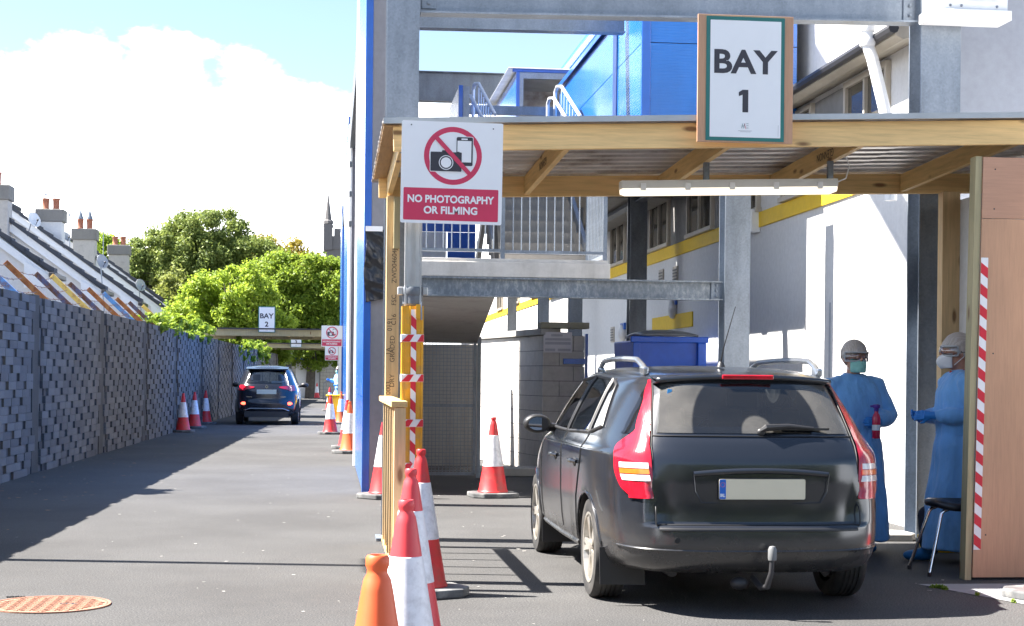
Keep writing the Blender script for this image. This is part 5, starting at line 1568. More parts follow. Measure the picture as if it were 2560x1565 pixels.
class Surf:
    def __init__(s, W, YR, YF, ym, nr=6.0, nf=4.0, bow=.05, inset=None, taper=0.0):
        s.W, s.YR, s.YF, s.ym, s.nr, s.nf, s.bow, s.inset, s.taper = W, YR, YF, ym, nr, nf, bow, inset, taper
        s.cache = {}
    def half(s, z, N1=12, N2=26, N3=18, N4=9):
        W, yr, yf = interp(s.W, z), interp(s.YR, z), interp(s.YF, z)
        L, Lf = s.ym - yr, yf - s.ym
        pts = []
        q = 2 ** (-1 / s.nr)
        for i in range(N1):
            x = W * q * i / N1
            dy = L * (1 - (x / W) ** s.nr) ** (1 / s.nr)
            pts.append((x, s.ym - dy))
        for j in range(N2):
            dy = L * q * (1 - j / N2)
            pts.append((W * (1 - (dy / L) ** s.nr) ** (1 / s.nr), s.ym - dy))
        q = 2 ** (-1 / s.nf)
        for j in range(N3 + 1):
            dy = Lf * q * j / N3
            pts.append((W * (1 - (dy / Lf) ** s.nf) ** (1 / s.nf), s.ym + dy))
        for i in range(1, N4 + 1):
            x = W * q * (1 - i / N4)
            pts.append((x, s.ym + Lf * (1 - (x / W) ** s.nf) ** (1 / s.nf)))
        out = []
        for (x, y) in pts:
            fr = x / W
            k = max(0.0, (s.ym - y) / L)
            y += s.bow * fr * fr * (k ** 3)
            x *= 1 - s.taper * max(0, (k - .45)) ** 2
            if s.inset and y < 1.0: y += s.inset(x, z)
            out.append((x, y))
        return out
    def arc(s, a, z):
        key = round(z, 4)
        if key not in s.cache:
            h = s.half(z, 60, 80, 50, 20)
            cum = [0]
            for p, q in zip(h, h[1:]): cum.append(cum[-1] + math.dist(p, q))
            s.cache[key] = (h, cum)
        h, cum = s.cache[key]
        a = min(max(a, 0), cum[-1] - 1e-5)
        import bisect
        i = bisect.bisect_right(cum, a) - 1
        i = min(i, len(h) - 2)
        t = (a - cum[i]) / max(cum[i + 1] - cum[i], 1e-9)
        return Vector((h[i][0] + (h[i + 1][0] - h[i][0]) * t, h[i][1] + (h[i + 1][1] - h[i][1]) * t, z))
    def arc_at_y(s, y, z):
        s.arc(0, z)
        h, cum = s.cache[round(z, 4)]
        m = max(range(len(h)), key=lambda i: h[i][0])
        best = None
        for i in range(10, len(h) - 1):
            if h[i][1] <= y <= h[i + 1][1]:
                t = (y - h[i][1]) / max(h[i + 1][1] - h[i][1], 1e-9)
                if h[i][0] > .3: best = cum[i] + t * (cum[i + 1] - cum[i])
        return best if best is not None else cum[-1]
    def arc_at_x(s, x, z):
        s.arc(0, z)
        h, cum = s.cache[round(z, 4)]
        for i in range(len(h) - 1):
            if h[i][0] <= x <= h[i + 1][0]:
                t = (x - h[i][0]) / max(h[i + 1][0] - h[i][0], 1e-9)
                return cum[i] + t * (cum[i + 1] - cum[i])
        return cum[len(cum) // 3]
    def pn(s, a, z):
        p = s.arc(a, z)
        e = .006
        da = s.arc(a + e, z) - s.arc(max(a - e, 0), z)
        dz = s.arc(a, z + e) - s.arc(a, z - e)
        n = da.cross(dz)
        if n.length < 1e-12: n = Vector((0, -1, 0))
        n.normalize()
        if a < .02 and n.y > 0: n = -n
        # outward: away from the car axis
        c_ = Vector((0, s.ym, .8))
        if n.dot(p - c_) < 0: n = -n
        return p, n

def patch_az(S, F, nu, nv, off, side=1):
    rows = []
    for j in range(nv + 1):
        row = []
        for i in range(nu + 1):
            a, z = F(i / nu, j / nv)
            p, n_ = S.pn(a, z)
            p = p + n_ * off
            row.append((side * p.x, p.y, p.z))
        rows.append(row)
    mb = MB(); mb.grid(rows)
    return mb
def quadF(bl, br, tr, tl):
    def F(u, v):
        a = Vector(bl) * (1 - u) * (1 - v) + Vector(br) * u * (1 - v) + Vector(tr) * u * v + Vector(tl) * (1 - u) * v
        return a.x, a.y
    return F
def yz_to_az(S, F):
    def G(u, v):
        y, z = F(u, v)
        return S.arc_at_y(y, z), z
    return G
def xz_to_az(S, F):
    def G(u, v):
        x, z = F(u, v)
        return S.arc_at_x(x, z), z
    return G
def in_quad(p, quad, grow=0.0):
    cx = sum(q[0] for q in quad) / 4; cy = sum(q[1] for q in quad) / 4
    ins = True; sg = 0
    for i in range(4):
        a, b = quad[i], quad[(i + 1) % 4]
        ex, ey = b[0] - a[0], b[1] - a[1]
        ln = math.hypot(ex, ey)
        d = (ex * (p[1] - a[1]) - ey * (p[0] - a[0])) / ln
        dc = (ex * (cy - a[1]) - ey * (cx - a[0])) / ln
        if dc < 0: d = -d
        if d < -grow: return False
    return True

def wheel_parts(root, cx, cy, r, wid, side, rimmat, tyremat, spokes=5):
    prof = [(r * .70, -wid / 2 + .012), (r * .80, -wid / 2), (r * .95, -wid / 2 + .006), (r, -wid / 2 + .03)]
    for k in range(1, 5):
        yy = -wid / 2 + .03 + (wid - .06) * k / 5
        prof += [(r, yy - .006), (r - .006, yy - .004), (r - .006, yy + .004), (r, yy + .006)]
    prof += [(r, wid / 2 - .03), (r * .95, wid / 2 - .006), (r * .80, wid / 2), (r * .70, wid / 2 - .012)]
    mb = MB(); mb.lathe(prof, 48, capb=False, capt=False)
    T = lambda p: (cx + p[2], cy + p[0], r + p[1])
    mb.v = [T(p) for p in mb.v]
    w_ = mb.build('wheel', tyremat, root, local=True, smooth=True)
    # rim
    mb = MB()
    o_ = side * (wid / 2 - .012)
    mb.lathe([(r * .70, o_), (r * .71, o_ + side * .006), (r * .66, o_ + side * .004), (r * .64, o_ - side * .04), (r * .62, -o_)], 40, capb=False, capt=False)
    for k in range(spokes):
        for dl in (-.13, .13):
            a = 2 * math.pi * k / spokes + dl
            b_ = 2 * math.pi * k / spokes + dl * .4
            p0 = Vector((r * .67 * math.cos(a), r * .67 * math.sin(a), o_ - side * .012)); p1 = Vector((r * .12 * math.cos(b_ * 1), r * .12 * math.sin(b_), o_ - side * .02))
            mb.bar(p0, p1, r * .095, .022, (0, 0, 1))
    mb.lathe([(r * .17, o_ - side * .035), (r * .17, o_ - side * .012), (r * .13, o_ - side * .004), (.004, o_ - side * .002)], 20, capb=False, capt=False)
    mb.v = [T(p) for p in mb.v]
    mb.build('rim', rimmat, w_, local=True)
    mb = MB(); mb.lathe([(.01, o_ - side * .07), (r * .60, o_ - side * .07)], 24, capb=False, capt=False); mb.v = [T(p) for p in mb.v]
    mb.build('brake_disc', DARKMETAL, w_, local=True)
    return w_

def paint(name, col, dust=(.17, .15, .12), dustamt=.30, rough=.16):
    m, n, l, b, out = newmat(name)
    v = coords(n, l)
    tcn = n.new('ShaderNodeTexCoord'); sp = n.new('ShaderNodeSeparateXYZ'); l.new(tcn.outputs['Object'], sp.inputs[0])
    f = noise_tex(n, l, v, 3.2, 6, .65)
    hz = n.new('ShaderNodeMapRange'); hz.inputs['From Min'].default_value = .70; hz.inputs['From Max'].default_value = .2
    hz.inputs['To Min'].default_value = 0; hz.inputs['To Max'].default_value = 1
    l.new(sp.outputs['Z'], hz.inputs[0])
    mu = n.new('ShaderNodeMath'); mu.operation = 'MULTIPLY'; l.new(f, mu.inputs[0]); l.new(hz.outputs[0], mu.inputs[1])
    df = ramp(n, l, mu.outputs[0], [(.08, (.012,) * 3), (.60, (dustamt,) * 3)])
    c = mixc(n, l, df, col, dust)
    fl_ = noise_tex(n, l, v, 900, 1)
    c = mixc(n, l, ramp(n, l, fl_, [(.55, (0,) * 3), (.8, (.12,) * 3)]), c, (.2, .21, .23))
    l.new(c, b.inputs['Base Color'])
    b.inputs['Metallic'].default_value = .25
    rr2 = ramp(n, l, df, [(0, (rough,) * 3), (.6, (.6,) * 3)])
    l.new(rr2, b.inputs['Roughness'])
    b.inputs['Coat Weight'].default_value = .7
    cr2 = ramp(n, l, df, [(0, (.15,) * 3), (.5, (.45,) * 3)])
    l.new(cr2, b.inputs['Coat Roughness'])
    return m

TYRE = M('tyre_rubber', (.022, .022, .023), .75, var=.2, vscale=12, dirt=(.07, .065, .06), dscale=5)
ALLOY = M('alloy_rim', (.56, .54, .50), .38, .75, var=.15, vscale=8, dirt=(.30, .25, .19), dscale=6)
CARGLASS = glassmat('car_glass', (.42, .48, .49), .06, .0)
REARGLASS = glassmat('car_rear_glass', (.50, .56, .57), .05, .20, wipe=(.015, 1.085, .10, .385))
SEAM = M('panel_gap', (.006, .006, .007), .6, var=0)
TRIM = M('car_black_trim', (.02, .02, .022), .45, var=.1)
CHROME = M('chrome', (.75, .75, .76), .12, 1.0, var=.03)
SATIN = M('satin_rail', (.40, .42, .45), .25, .85, var=.08)
def lens(name, col, rough=.12):
    m, n, l, b, out = newmat(name)
    v = coords(n, l)
    w_ = n.new('ShaderNodeTexWave'); w_.inputs['Scale'].default_value = 38; l.new(v, w_.inputs['Vector'])
    f = noise_tex(n, l, v, 9, 3)
    c = ramp(n, l, f, [(.3, sc(col, .65)), (.7, sc(col, 1.25))])
    l.new(c, b.inputs['Base Color'])
    b.inputs['Roughness'].default_value = rough
    b.inputs['Coat Weight'].default_value = .8
    b.inputs['Coat Roughness'].default_value = .03
    bump(n, l, b, w_.outputs['Fac'], .08, .003)
    return m
REDLENS = lens('tail_lens_red', (.44, .008, .022))
CLEARLENS = lens('tail_lens_clear', (.62, .60, .60))
AMBERLENS = lens('tail_lens_amber', (.85, .16, .02))
MIRROR = M('mirror_glass', (.6, .6, .62), .03, 1.0, var=0)
SEATM = M('seat_fabric', (.035, .036, .04), .85, var=.2)
PLATEM = M('number_plate', (.66, .60, .45), .5, var=.03)
PLATEBLUE = M('plate_blue', (.01, .12, .50), .4, var=.03)

def body_mesh(S, levels, root, mat, holes, wheels, wr):
    loops = []
    for z in levels:
        h = S.half(z)
        loops.append([Vector((x, y, z)) for x, y in h] + [Vector((-x, y, z)) for x, y in h[-2:0:-1]])
    n = len(loops[0])
    vv = [p for r_ in loops for p in r_]
    for p in vv:
        for (wy, wz) in wheels:
            d = math.hypot(p.y - wy, p.z - wz)
            if abs(p.x) > .55 and abs(d - wr) < .032 and d > 1e-6:
                p.y = wy + (p.y - wy) * wr / d; p.z = wz + (p.z - wz) * wr / d
    ff = []
    for i in range(len(levels) - 1):
        for k in range(n):
            l_ = (k + 1) % n
            idx = (i * n + k, i * n + l_, (i + 1) * n + l_, (i + 1) * n + k)
            c_ = (vv[idx[0]] + vv[idx[1]] + vv[idx[2]] + vv[idx[3]]) / 4
            if any(math.hypot(c_.y - wy, c_.z - wz) < wr - .004 and abs(c_.x) > .5 for wy, wz in wheels): continue
            if holes(c_): continue
            ff.append(idx)
    top = len(levels) - 1
    ff.append(tuple(top * n + k for k in range(n)))
    mb = MB(); mb.v = [tuple(p) for p in vv]; mb.f = ff
    return mb.build('body', mat, root, local=True, smooth='all')
# ------------------------------------------------------------------ dark grey estate car
car = thing('estate_car', 'dark grey estate car with roof rails and tow bar parked in the first bay', 'car', (2.525, 9.14, 0))
PAINT = paint('estate_paint', (.014, .017, .024))
eW = [(.25, .80), (.28, .845), (.34, .874), (.45, .888), (.60, .897), (.78, .899), (.91, .898), (.945, .894), (.965, .884), (.985, .868), (1.02, .848), (1.06, .834), (1.10, .818), (1.20, .772), (1.30, .722), (1.38, .674), (1.415, .640), (1.435, .605), (1.455, .545), (1.472, .45), (1.484, .30), (1.490, .12)]
eYR = [(.25, .16), (.28, .08), (.31, .05), (.36, .020), (.385, .012), (.40, .0), (.47, .0), (.56, .012), (.66, .030), (.80, .055), (.92, .085), (1.02, .135), (1.06, .165), (1.20, .265), (1.38, .405), (1.41, .435), (1.425, .50), (1.445, .66), (1.462, .90), (1.478, 1.20), (1.486, 1.45), (1.490, 1.70)]
eYF = [(.25, 4.32), (.30, 4.42), (.50, 4.47), (.66, 4.44), (.75, 4.34), (.82, 4.18), (.90, 3.92), (.96, 3.62), (1.0, 3.42), (1.04, 3.32), (1.20, 3.06), (1.36, 2.74), (1.42, 2.60), (1.445, 2.50), (1.462, 2.42), (1.476, 2.30), (1.486, 2.15), (1.490, 1.95)]
def e_inset(x, z):
    if z < .535 or z > 1.42: return 0
    a = sstep(.535, .545, z) * sstep(1.42, 1.36, z)
    ed = .585 + .05 * sstep(.55, .75, z) - .03 * sstep(1.0, 1.4, z)
    return (.055 * sstep(1.0, .54, z) + .006) * a * sstep(ed + .012, ed - .004, abs(x))
S = Surf(eW, eYR, eYF, 2.35, 6.4, 4.0, .065, e_inset, .10)
lv = [.25, .265, .28, .31, .34, .365, .38, .39, .40, .43, .46, .49, .52, .535, .545, .56, .59, .62, .65, .68, .71, .74, .77, .80, .83, .86, .89, .91, .93, .945, .955, .965, .975, .985, 1.0, 1.02, 1.035, 1.05, 1.07, 1.09, 1.115, 1.14, 1.17, 1.20, 1.23, 1.26, 1.29, 1.315, 1.34, 1.36, 1.375, 1.39, 1.405, 1.42, 1.435, 1.445, 1.455, 1.462, 1.470, 1.476, 1.481, 1.486, 1.4885, 1.490]
FD = [(2.07, 1.030), (3.02, 1.035), (2.56, 1.375), (2.02, 1.408)]
RD = [(1.20, 1.048), (2.01, 1.030), (1.965, 1.408), (1.27, 1.388)]
QG = [(.86, 1.095), (1.145, 1.050), (1.215, 1.385), (1.06, 1.352)]
RW = [(-.585, 1.075), (.585, 1.075), (.515, 1.365), (-.515, 1.365)]
WS = [(-.70, 1.06), (.70, 1.06), (.53, 1.39), (-.53, 1.39)]
def shrink(q, k):
    cx = sum(p[0] for p in q) / 4; cy = sum(p[1] for p in q) / 4
    return [(cx + (p[0] - cx) * k, cy + (p[1] - cy) * k) for p in q]
def holes(c_):
    if c_.y < .75 and abs(c_.x) < .56 and in_quad((c_.x, c_.z), RW, -.03): return True
    if c_.y > 2.5 and in_quad((c_.x, c_.z), WS, -.03) and abs(c_.x) < .62: return True
    if abs(c_.x) > .5:
        for q in (FD, RD, QG):
            if in_quad((c_.y, c_.z), q, -.022): return True
    return False
WH_ = [(.98, .318), (3.63, .318)]
body = body_mesh(S, lv, car, PAINT, holes, WH_, .352)
# glass
def glass(name, quad, side, mat, kind='side', nu=14, nv=8, off=.003):
    F = quadF(*[(p[0], p[1]) for p in quad])
    G = yz_to_az(S, F) if kind == 'side' else xz_to_az(S, F)
    o = patch_az(S, G, nu, nv, off, side).build(name, mat, car, local=True, smooth='all')
    return o
for sd_ in (1, -1):
    for q in (FD, RD, QG): glass('side_window', q, sd_, CARGLASS)
for sd_ in (1, -1):
    half = [(0, 1.075), (.585, 1.075), (.515, 1.365), (0, 1.372)]
    glass('rear_window', half, sd_, REARGLASS, 'rear', 12, 8, .004)
def ws_patch():
    rows = []
    for j in range(9):
        z = 1.06 + j / 8 * .33
        hw = .70 + (.53 - .70) * j / 8
        row = []
        h = S.half(z, 60, 80, 50, 30)
        hf = [p for p in h if p[1] > 2.4]
        for i in range(-8, 9):
            x = hw * i / 8
            best = min(hf, key=lambda p: abs(p[0] - abs(x)) + (0 if p[1] > 2.3 else 9))
            y = max(p[1] for p in hf if abs(p[0] - best[0]) < 1e-6)
            row.append((x, y + .006, z))
        rows.append(row)
    mb = MB(); mb.grid(rows); return mb.build('windscreen', CARGLASS, car, local=True, smooth='all')
ws_patch()
# window surround bands
def band(pts, r_, mat, name, side, kind='side', closed=True, off=.004, n=6):
    path = []
    m_ = len(pts)
    for i in range(m_ if closed else m_ - 1):
        a, b = pts[i], pts[(i + 1) % m_]
        for k in range(8):
            t = k / 8
            q = (a[0] + (b[0] - a[0]) * t, a[1] + (b[1] - a[1]) * t)
            aa = S.arc_at_y(q[0], q[1]) if kind == 'side' else (S.arc_at_x(q[0], q[1]) if kind == 'rear' else q[0])
            p, nn = S.pn(aa, q[1])
            p = p + nn * off
            path.append((side * p.x, p.y, p.z))
    if not closed:
        q = pts[-1]
        aa = S.arc_at_y(q[0], q[1]) if kind == 'side' else (S.arc_at_x(q[0], q[1]) if kind == 'rear' else q[0])
        p, nn = S.pn(aa, q[1]); p = p + nn * off; path.append((side * p.x, p.y, p.z))
    mb = MB(); mb.tube(path, r_, n, closed=closed); return mb.build(name, mat, car, local=True, smooth=True)
for sd_ in (-1, 1):
    for q in (FD, RD, QG): band(q, .011, TRIM, 'window_surround', sd_)
    # door gaps
    band([(2.045, 1.40), (2.05, 1.03), (2.06, .62), (2.03, .36)], .0048, SEAM, 'door_gap', sd_, closed=False, off=.001)
    band([(1.23, 1.40), (1.18, 1.05), (1.20, .88), (1.36, .62), (1.40, .33)], .0048, SEAM, 'door_gap', sd_, closed=False, off=.001)
    band([(3.12, 1.02), (3.14, .7), (3.10, .33)], .0048, SEAM, 'door_gap', sd_, closed=False, off=.001)
    band([(.62, .945), (2.0, .94), (3.1, .93)], .0035, PAINT, 'shoulder_crease', sd_, closed=False, off=.001)
    band([(1.40, .305), (2.2, .295), (3.15, .305)], .022, PAINT, 'sill', sd_, closed=False, off=-.004)
    # handles
    for y in (1.42, 2.32):
        p, nn = S.pn(S.arc_at_y(y, .845), .845)
        mb = MB(); mb.tube([(sd_ * (p.x + .004), y - .09, .845), (sd_ * (p.x + .032), y - .06, .848), (sd_ * (p.x + .034), y + .06, .848), (sd_ * (p.x + .004), y + .09, .845)], .013, 8); mb.build('door_handle', PAINT, car, local=True, smooth=True)
        mb = MB(); mb.ball((sd_ * (p.x + .001), y, .838), (.006, .055, .03), 12, 8); mb.build('handle_recess', TRIM, car, local=True, smooth='all')
    # wheel arches and wells
    for (wy, wz) in WH_:
        rows = []
        for k in range(25):
            a = math.pi * (k / 24) * 1.08 - .04 * math.pi
            y, z = wy + .352 * math.cos(a), wz + .352 * math.sin(a)
            if z < .26: z = .26
            px_, _ = S.pn(S.arc_at_y(y, max(z, .26)), max(z, .26))
            rows.append([(sd_ * (px_.x + .002), y, z), (sd_ * (px_.x - .02), y, z - 0), (sd_ * .55, y, z)])
        mb = MB(); mb.grid(rows); mb.build('wheel_arch_liner', TRIM, car, local=True, smooth='all')
        mb = MB(); mb.tube([(r_[0][0], r_[0][1], r_[0][2]) for r_ in rows], .009, 6); mb.build('arch_lip', PAINT, car, local=True, smooth=True)
        wheel_parts(car, sd_ * .775, wy, .318, .205, sd_, ALLOY, TYRE)
# mirrors
for sd_ in (-1, 1):
    mb = MB(); mb.ball((sd_ * .985, 2.72, 1.055), (.105, .10, .072), 20, 14)
    mb.v = [(p[0], min(p[1], 2.80) if p[1] > 2.7 else max(p[1], 2.665), p[2]) for p in mb.v]
    mi = mb.build('door_mirror', TRIM, car, local=True, smooth='all')
    mb = MB(); mb.ring((0, 0), .0005, 1, 0, -.001, 28); mb.v = [(sd_ * .985 + p[0] * .072, 2.661 + p[1] * 1 + p[0] * .012, 1.055 + p[2] * .048) for p in mb.v]; mb.build('mirror_glass', MIRROR, mi, local=True)
    mb = MB(); mb.tube([(sd_ * .90, 2.74, 1.03), (sd_ * .83, 2.76, 1.025)], [.035, .03], 8); mb.build('mirror_arm', TRIM, mi, local=True, smooth=True)
# tail lights: (arc length from the centre line, z)
def light_edges(z):
    """inner and outer x->arc of the tail lamp at height z"""
    inner = .625 + .0 * z if z < 1.0 else .625 - (z - 1.0) * .20
    inner_a = S.arc_at_x(inner, z)
    if z > 1.09: w = .058 + .05 * sstep(1.30, 1.09, z)
    else: w = .10 + .20 * sstep(1.10, .97, z)
    w -= .075 * sstep(.86, .70, z) + .05 * sstep(.76, .69, z)
    if z > 1.30: w -= .03 * sstep(1.30, 1.385, z)
    return inner_a + .006, inner_a + .006 + w
def lampF(z0, z1, u0=0.0, u1=1.0):
    def F(u, v):
        z = z0 + (z1 - z0) * v
        a, b = light_edges(z)
        return a + (b - a) * (u0 + (u1 - u0) * u), z
    return F
for sd_ in (-1, 1):
    o = patch_az(S, lampF(.69, 1.385), 12, 40, .012, sd_).build('tail_light', REDLENS, car, local=True, smooth='all')
    tl = o
    for (z0, z1, mt, nm) in ((.865, .898, CLEARLENS, 'reversing_lens'), (.832, .860, AMBERLENS, 'indicator_lens'), (.792, .826, CLEARLENS, 'reversing_lens')):
        patch_az(S, lampF(z0, z1, .06, .78), 10, 4, .0165, sd_).build(nm, mt, tl, local=True, smooth='all')
    path = []
    for k in range(30):
        z = .69 + (1.385 - .69) * k / 29
        p, nn = S.pn(light_edges(z)[1] + .002, z); p = p + nn * .003; path.append((sd_ * p.x, p.y, p.z))
    mb = MB(); mb.tube(path, .0045, 5); mb.build('lamp_gap', SEAM, tl, local=True, smooth=True)
# dark quarter glass wedge beside each lamp
for sd_ in (-1, 1):
    def QF(u, v):
        z = 1.065 + (1.345 - 1.065) * v
        a0 = light_edges(z)[1] + .006
        return a0 + u * (.004 + .125 * (1 - v) ** .85), z
    patch_az(S, QF, 6, 14, .004, sd_).build('quarter_glass', M('quarter_black%d' % (sd_ + 1), (.006, .006, .007), .05, var=0), car, local=True, smooth='all')
# tailgate gaps
for sd_ in (-1, 1):
    band([(.615, .545), (.618, .70), (.622, 1.0), (.585, 1.2), (.552, 1.37)], .004, SEAM, 'tailgate_gap', sd_, 'rear', False, .004)
    band([(0, .54), (.3, .54), (.612, .54)], .006, SEAM, 'tailgate_gap', sd_, 'rear', False, .002)
    band([(0, 1.058), (.3, 1.058), (.61, 1.058)], .003, SEAM, 'glass_gap', sd_, 'rear', False, .004)
    # bumper corner seam
    band([(.70, .70), (.62, .62), (.56, .58)], .0025, SEAM, 'bumper_gap', sd_, 'side', False, .001)
# bumper shelf and crease
mb = MB()
rows = []
for i in range(-16, 17):
    x = .60 * i / 16
    y0 = S.arc(S.arc_at_x(abs(x), .50), .50).y
    rows.append([(x, y0 - .006, .508), (x, y0 - .008, .520), (x, y0 + .012, .532), (x, y0 + .075, .536)])
mb.grid(rows); mb.build('bumper_step', TRIM, car, local=True, smooth='all')
for sd_ in (-1, 1): band([(0, .392), (.35, .392), (.72, .398), (.80, .402)], .0075, PAINT, 'bumper_crease', sd_, 'rear', False, .0)
# lower dark valance
mb = MB(); mb.box(-.60, .60, .30, 4.1, .24, .30); mb.build('underbody', TRIM, car, local=True, bevel=.02)
# spoiler with brake light
rows = []
for i in range(-14, 15):
    t = i / 14
    x = t * .55
    yb_ = .385 + .07 * t * t
    zt = 1.430 - .026 * t * t
    rows.append([(x, .60, zt + .006), (x, yb_ + .08, zt + .003), (x, yb_, zt - .004), (x, yb_ + .004, zt - .030), (x, yb_ + .10, zt - .045)])
mb = MB(); mb.grid(rows); sp = mb.build('roof_spoiler', PAINT, car, local=True, smooth='all')
q_ = sp.modifiers.new('s', 'SOLIDIFY'); q_.thickness = .008
mb = MB(); mb.box(-.155, .165, .374, .400, 1.399, 1.427); bl_ = mb.build('brake_light', REDLENS, sp, local=True, bevel=.006)
# rails
for sd_ in (-1, 1):
    path, rad = [], []
    for k in range(22):
        t = k / 21
        y = .72 + t * 1.75
        z = 1.432 + .078 * min(1, min(t, 1 - t) * 7) ** .6 + .020 * math.sin(math.pi * t)
        x = .555 + .03 * math.sin(math.pi * t)
        path.append((sd_ * x, y, z)); rad.append(.019)
    mb = MB(); mb.tube(path, rad, 8); rl = mb.build('roof_rail', SATIN, car, local=True, smooth=True)
    for yy in (.78, 2.38):
        mb = MB(); mb.bar((sd_ * .56, yy - .07, 1.445), (sd_ * .56, yy + .07, 1.455), .036, .055); mb.build('rail_foot', SATIN, rl, local=True, bevel=.012)
# antenna
mb = MB(); mb.lathe([(.030, 0), (.022, .02), (.012, .035)], 12, (0, 1.05, 1.478)); mb.tube([(0, 1.05, 1.505), (.005, 1.00, 1.60), (.025, .78, 1.86)], [.006, .004, .0025], 6); mb.build('antenna', TRIM, car, local=True, smooth=True)
# wiper
p0, n0 = S.pn(S.arc_at_x(.06, 1.10), 1.10)
mb = MB(); mb.tube([(.03, p0.y - .025, 1.092), (.06, p0.y - .035, 1.112), (.20, p0.y - .022, 1.122), (.36, p0.y - .012, 1.110)], [.012, .022, .015, .008], 8); mb.ball((.035, p0.y - .015, 1.085), (.025, .02, .025), 10, 8); wi = mb.build('rear_wiper', TRIM, car, local=True, smooth=True)
mb = MB(); mb.bar((.16, p0.y - .004, 1.104), (.46, p0.y + .006, 1.104), .010, .014); mb.build('wiper_blade', TRIM, wi, local=True)
# number plate and garnish
yp = S.arc(S.arc_at_x(.1, .76), .76).y
mb = MB(); mb.prism(rrect(-.246, .274, .693, .812, .010), 'y', yp - .022, yp - .012); npl = mb.build('number_plate', PLATEM, car, local=True)
mb = MB(); mb.prism(rrect(-.251, .279, .688, .817, .012), 'y', yp - .013, yp + .02); mb.build('plate_frame', TRIM, npl, local=True)
mb = MB(); mb.prism(rrect(-.244, -.206, .695, .810, .006), 'y', yp - .0232, yp - .0222); mb.build('country_band', PLATEBLUE, npl, local=True)
text_obj('lettering', 'IRL', .026, WHITE_SIGN, npl, (-.225, yp - .0238, .708), bold=.0008, width=.030)
mb = MB()
for k in range(12):
    a = k * math.pi / 6
    mb.box(-.225 + .013 * math.cos(a) - .0016, -.225 + .013 * math.cos(a) + .0016, yp - .0240, yp - .0233, .779 + .013 * math.sin(a) - .0016, .779 + .013 * math.sin(a) + .0016)
mb.build('star_ring', AMBERLENS, npl, local=True)
rows = []
for i in range(-14, 15):
    t = i / 14
    x = .015 + t * .41
    zz = .872 - .022 * t * t
    y = S.arc(S.arc_at_x(abs(x), .86), .86).y
    rows.append([(x, y + .01, zz + .006), (x, y - .022, zz), (x, y - .024, zz - .022), (x, y + .006, zz - .034)])
mb = MB(); mb.grid(rows); mb.build('plate_garnish', PAINT, car, local=True, smooth='all')
for sx_ in (-1, 1):
    mb = MB(); mb.tube([(.015 + sx_ * .41, yp - .005, .84), (.015 + sx_ * .40, yp + .0, .74), (.015 + sx_ * .36, yp + .004, .672), (.015 + sx_ * .1, yp + .004, .664)], .003, 6); mb.build('recess_edge', PAINT, car, local=True, smooth=True)
# mudflaps, tow bar, exhaust, reflectors
for sd_ in (-1, 1):
    if sd_ < 0: mb = MB(); mb.prism([(sd_ * .58, .125), (sd_ * .862, .13), (sd_ * .868, .36), (sd_ * .60, .36)], 'y', .575, .587); mb.build('mudflap', BLACKPLASTIC, car, local=True)
    mb = MB(); mb.prism([(sd_ * .62, .12), (sd_ * .868, .12), (sd_ * .872, .34), (sd_ * .62, .34)], 'y', 3.215, 3.225); mb.build('mudflap', BLACKPLASTIC, car, local=True)
mb = MB(); mb.tube([(-.01, .18, .22), (-.0, .02, .18), (.015, -.06, .195), (.03, -.09, .28), (.035, -.09, .37)], [.018, .020, .019, .016, .014], 10); mb.ball((.035, -.09, .385), (.022, .022, .024), 12, 10); tb = mb.build('tow_bar', DARKMETAL, car, local=True, smooth=True)
mb = MB(); mb.lathe([(.024, .352), (.026, .365), (.0255, .415), (.017, .432), (.004, .435)], 16, (.035, -.09, 0)); mb.build('tow_ball_cap', M('tow_cap', (.14, .145, .15), .5, var=.1), tb, local=True, smooth=True)
mb = MB(); mb.ball((-.10, .14, .19), (.055, .05, .04), 14, 10); mb.build('tow_socket', DARKMETAL, car, local=True, smooth='all')
mb = MB(); mb.tube([(-.45, .40, .23), (-.45, .9, .23)], .035, 12); mb.build('exhaust_pipe', DARKMETAL, car, local=True, smooth=True)
for sd_ in (-1,):
    p, nn = S.pn(S.arc_at_x(.50, .455), .455)
    mb = MB(); mb.lathe([(.018, 0), (.018, .003), (.012, .004)], 16); mb.v = [(-.50 + q[0], p.y - q[2] - .001, .455 + q[1]) for q in mb.v]; mb.build('towing_eye_cap', SEAM, car, local=True)
# fuel flap / sticker
mb = MB(); pz, nn = S.pn(S.arc_at_x(.47, 1.325), 1.325); mb.prism([(-.49, 1.300), (-.462, 1.298), (-.458, 1.335), (-.486, 1.337)], 'y', pz.y - .012, pz.y - .011); mb.build('window_sticker', M('sticker_blue', (.05, .35, .75), .5, var=.05), car, local=True)
# interior
mb = MB(); mb.box(-.70, .70, .55, 3.3, .30, .42); mb.build('floor_pan', SEATM, car, local=True)
for sx_ in (-.36, .36):
    mb = MB(); mb.box(sx_ - .24, sx_ + .24, 2.0, 2.5, .42, .62); mb.prism([(2.02, .6), (2.12, .6), (1.90, 1.15), (1.80, 1.15)], 'x', sx_ - .23, sx_ + .23); s_ = mb.build('front_seat', SEATM, car, local=True, bevel=.04)
    mb = MB(); mb.box(sx_ - .12, sx_ + .12, 1.80, 1.90, 1.17, 1.33); mb.build('headrest', SEATM, s_, local=True, bevel=.03)
mb = MB(); mb.box(-.62, .62, 1.05, 1.5, .42, .60); mb.prism([(1.06, .58), (1.16, .58), (.98, 1.08), (.88, 1.08)], 'x', -.60, .60); s_ = mb.build('rear_seat', SEATM, car, local=True, bevel=.04)
for sx_ in (-.38, 0, .38):
    mb = MB(); mb.box(sx_ - .11, sx_ + .11, .88, .97, 1.09, 1.22); mb.build('headrest', SEATM, s_, local=True, bevel=.03)
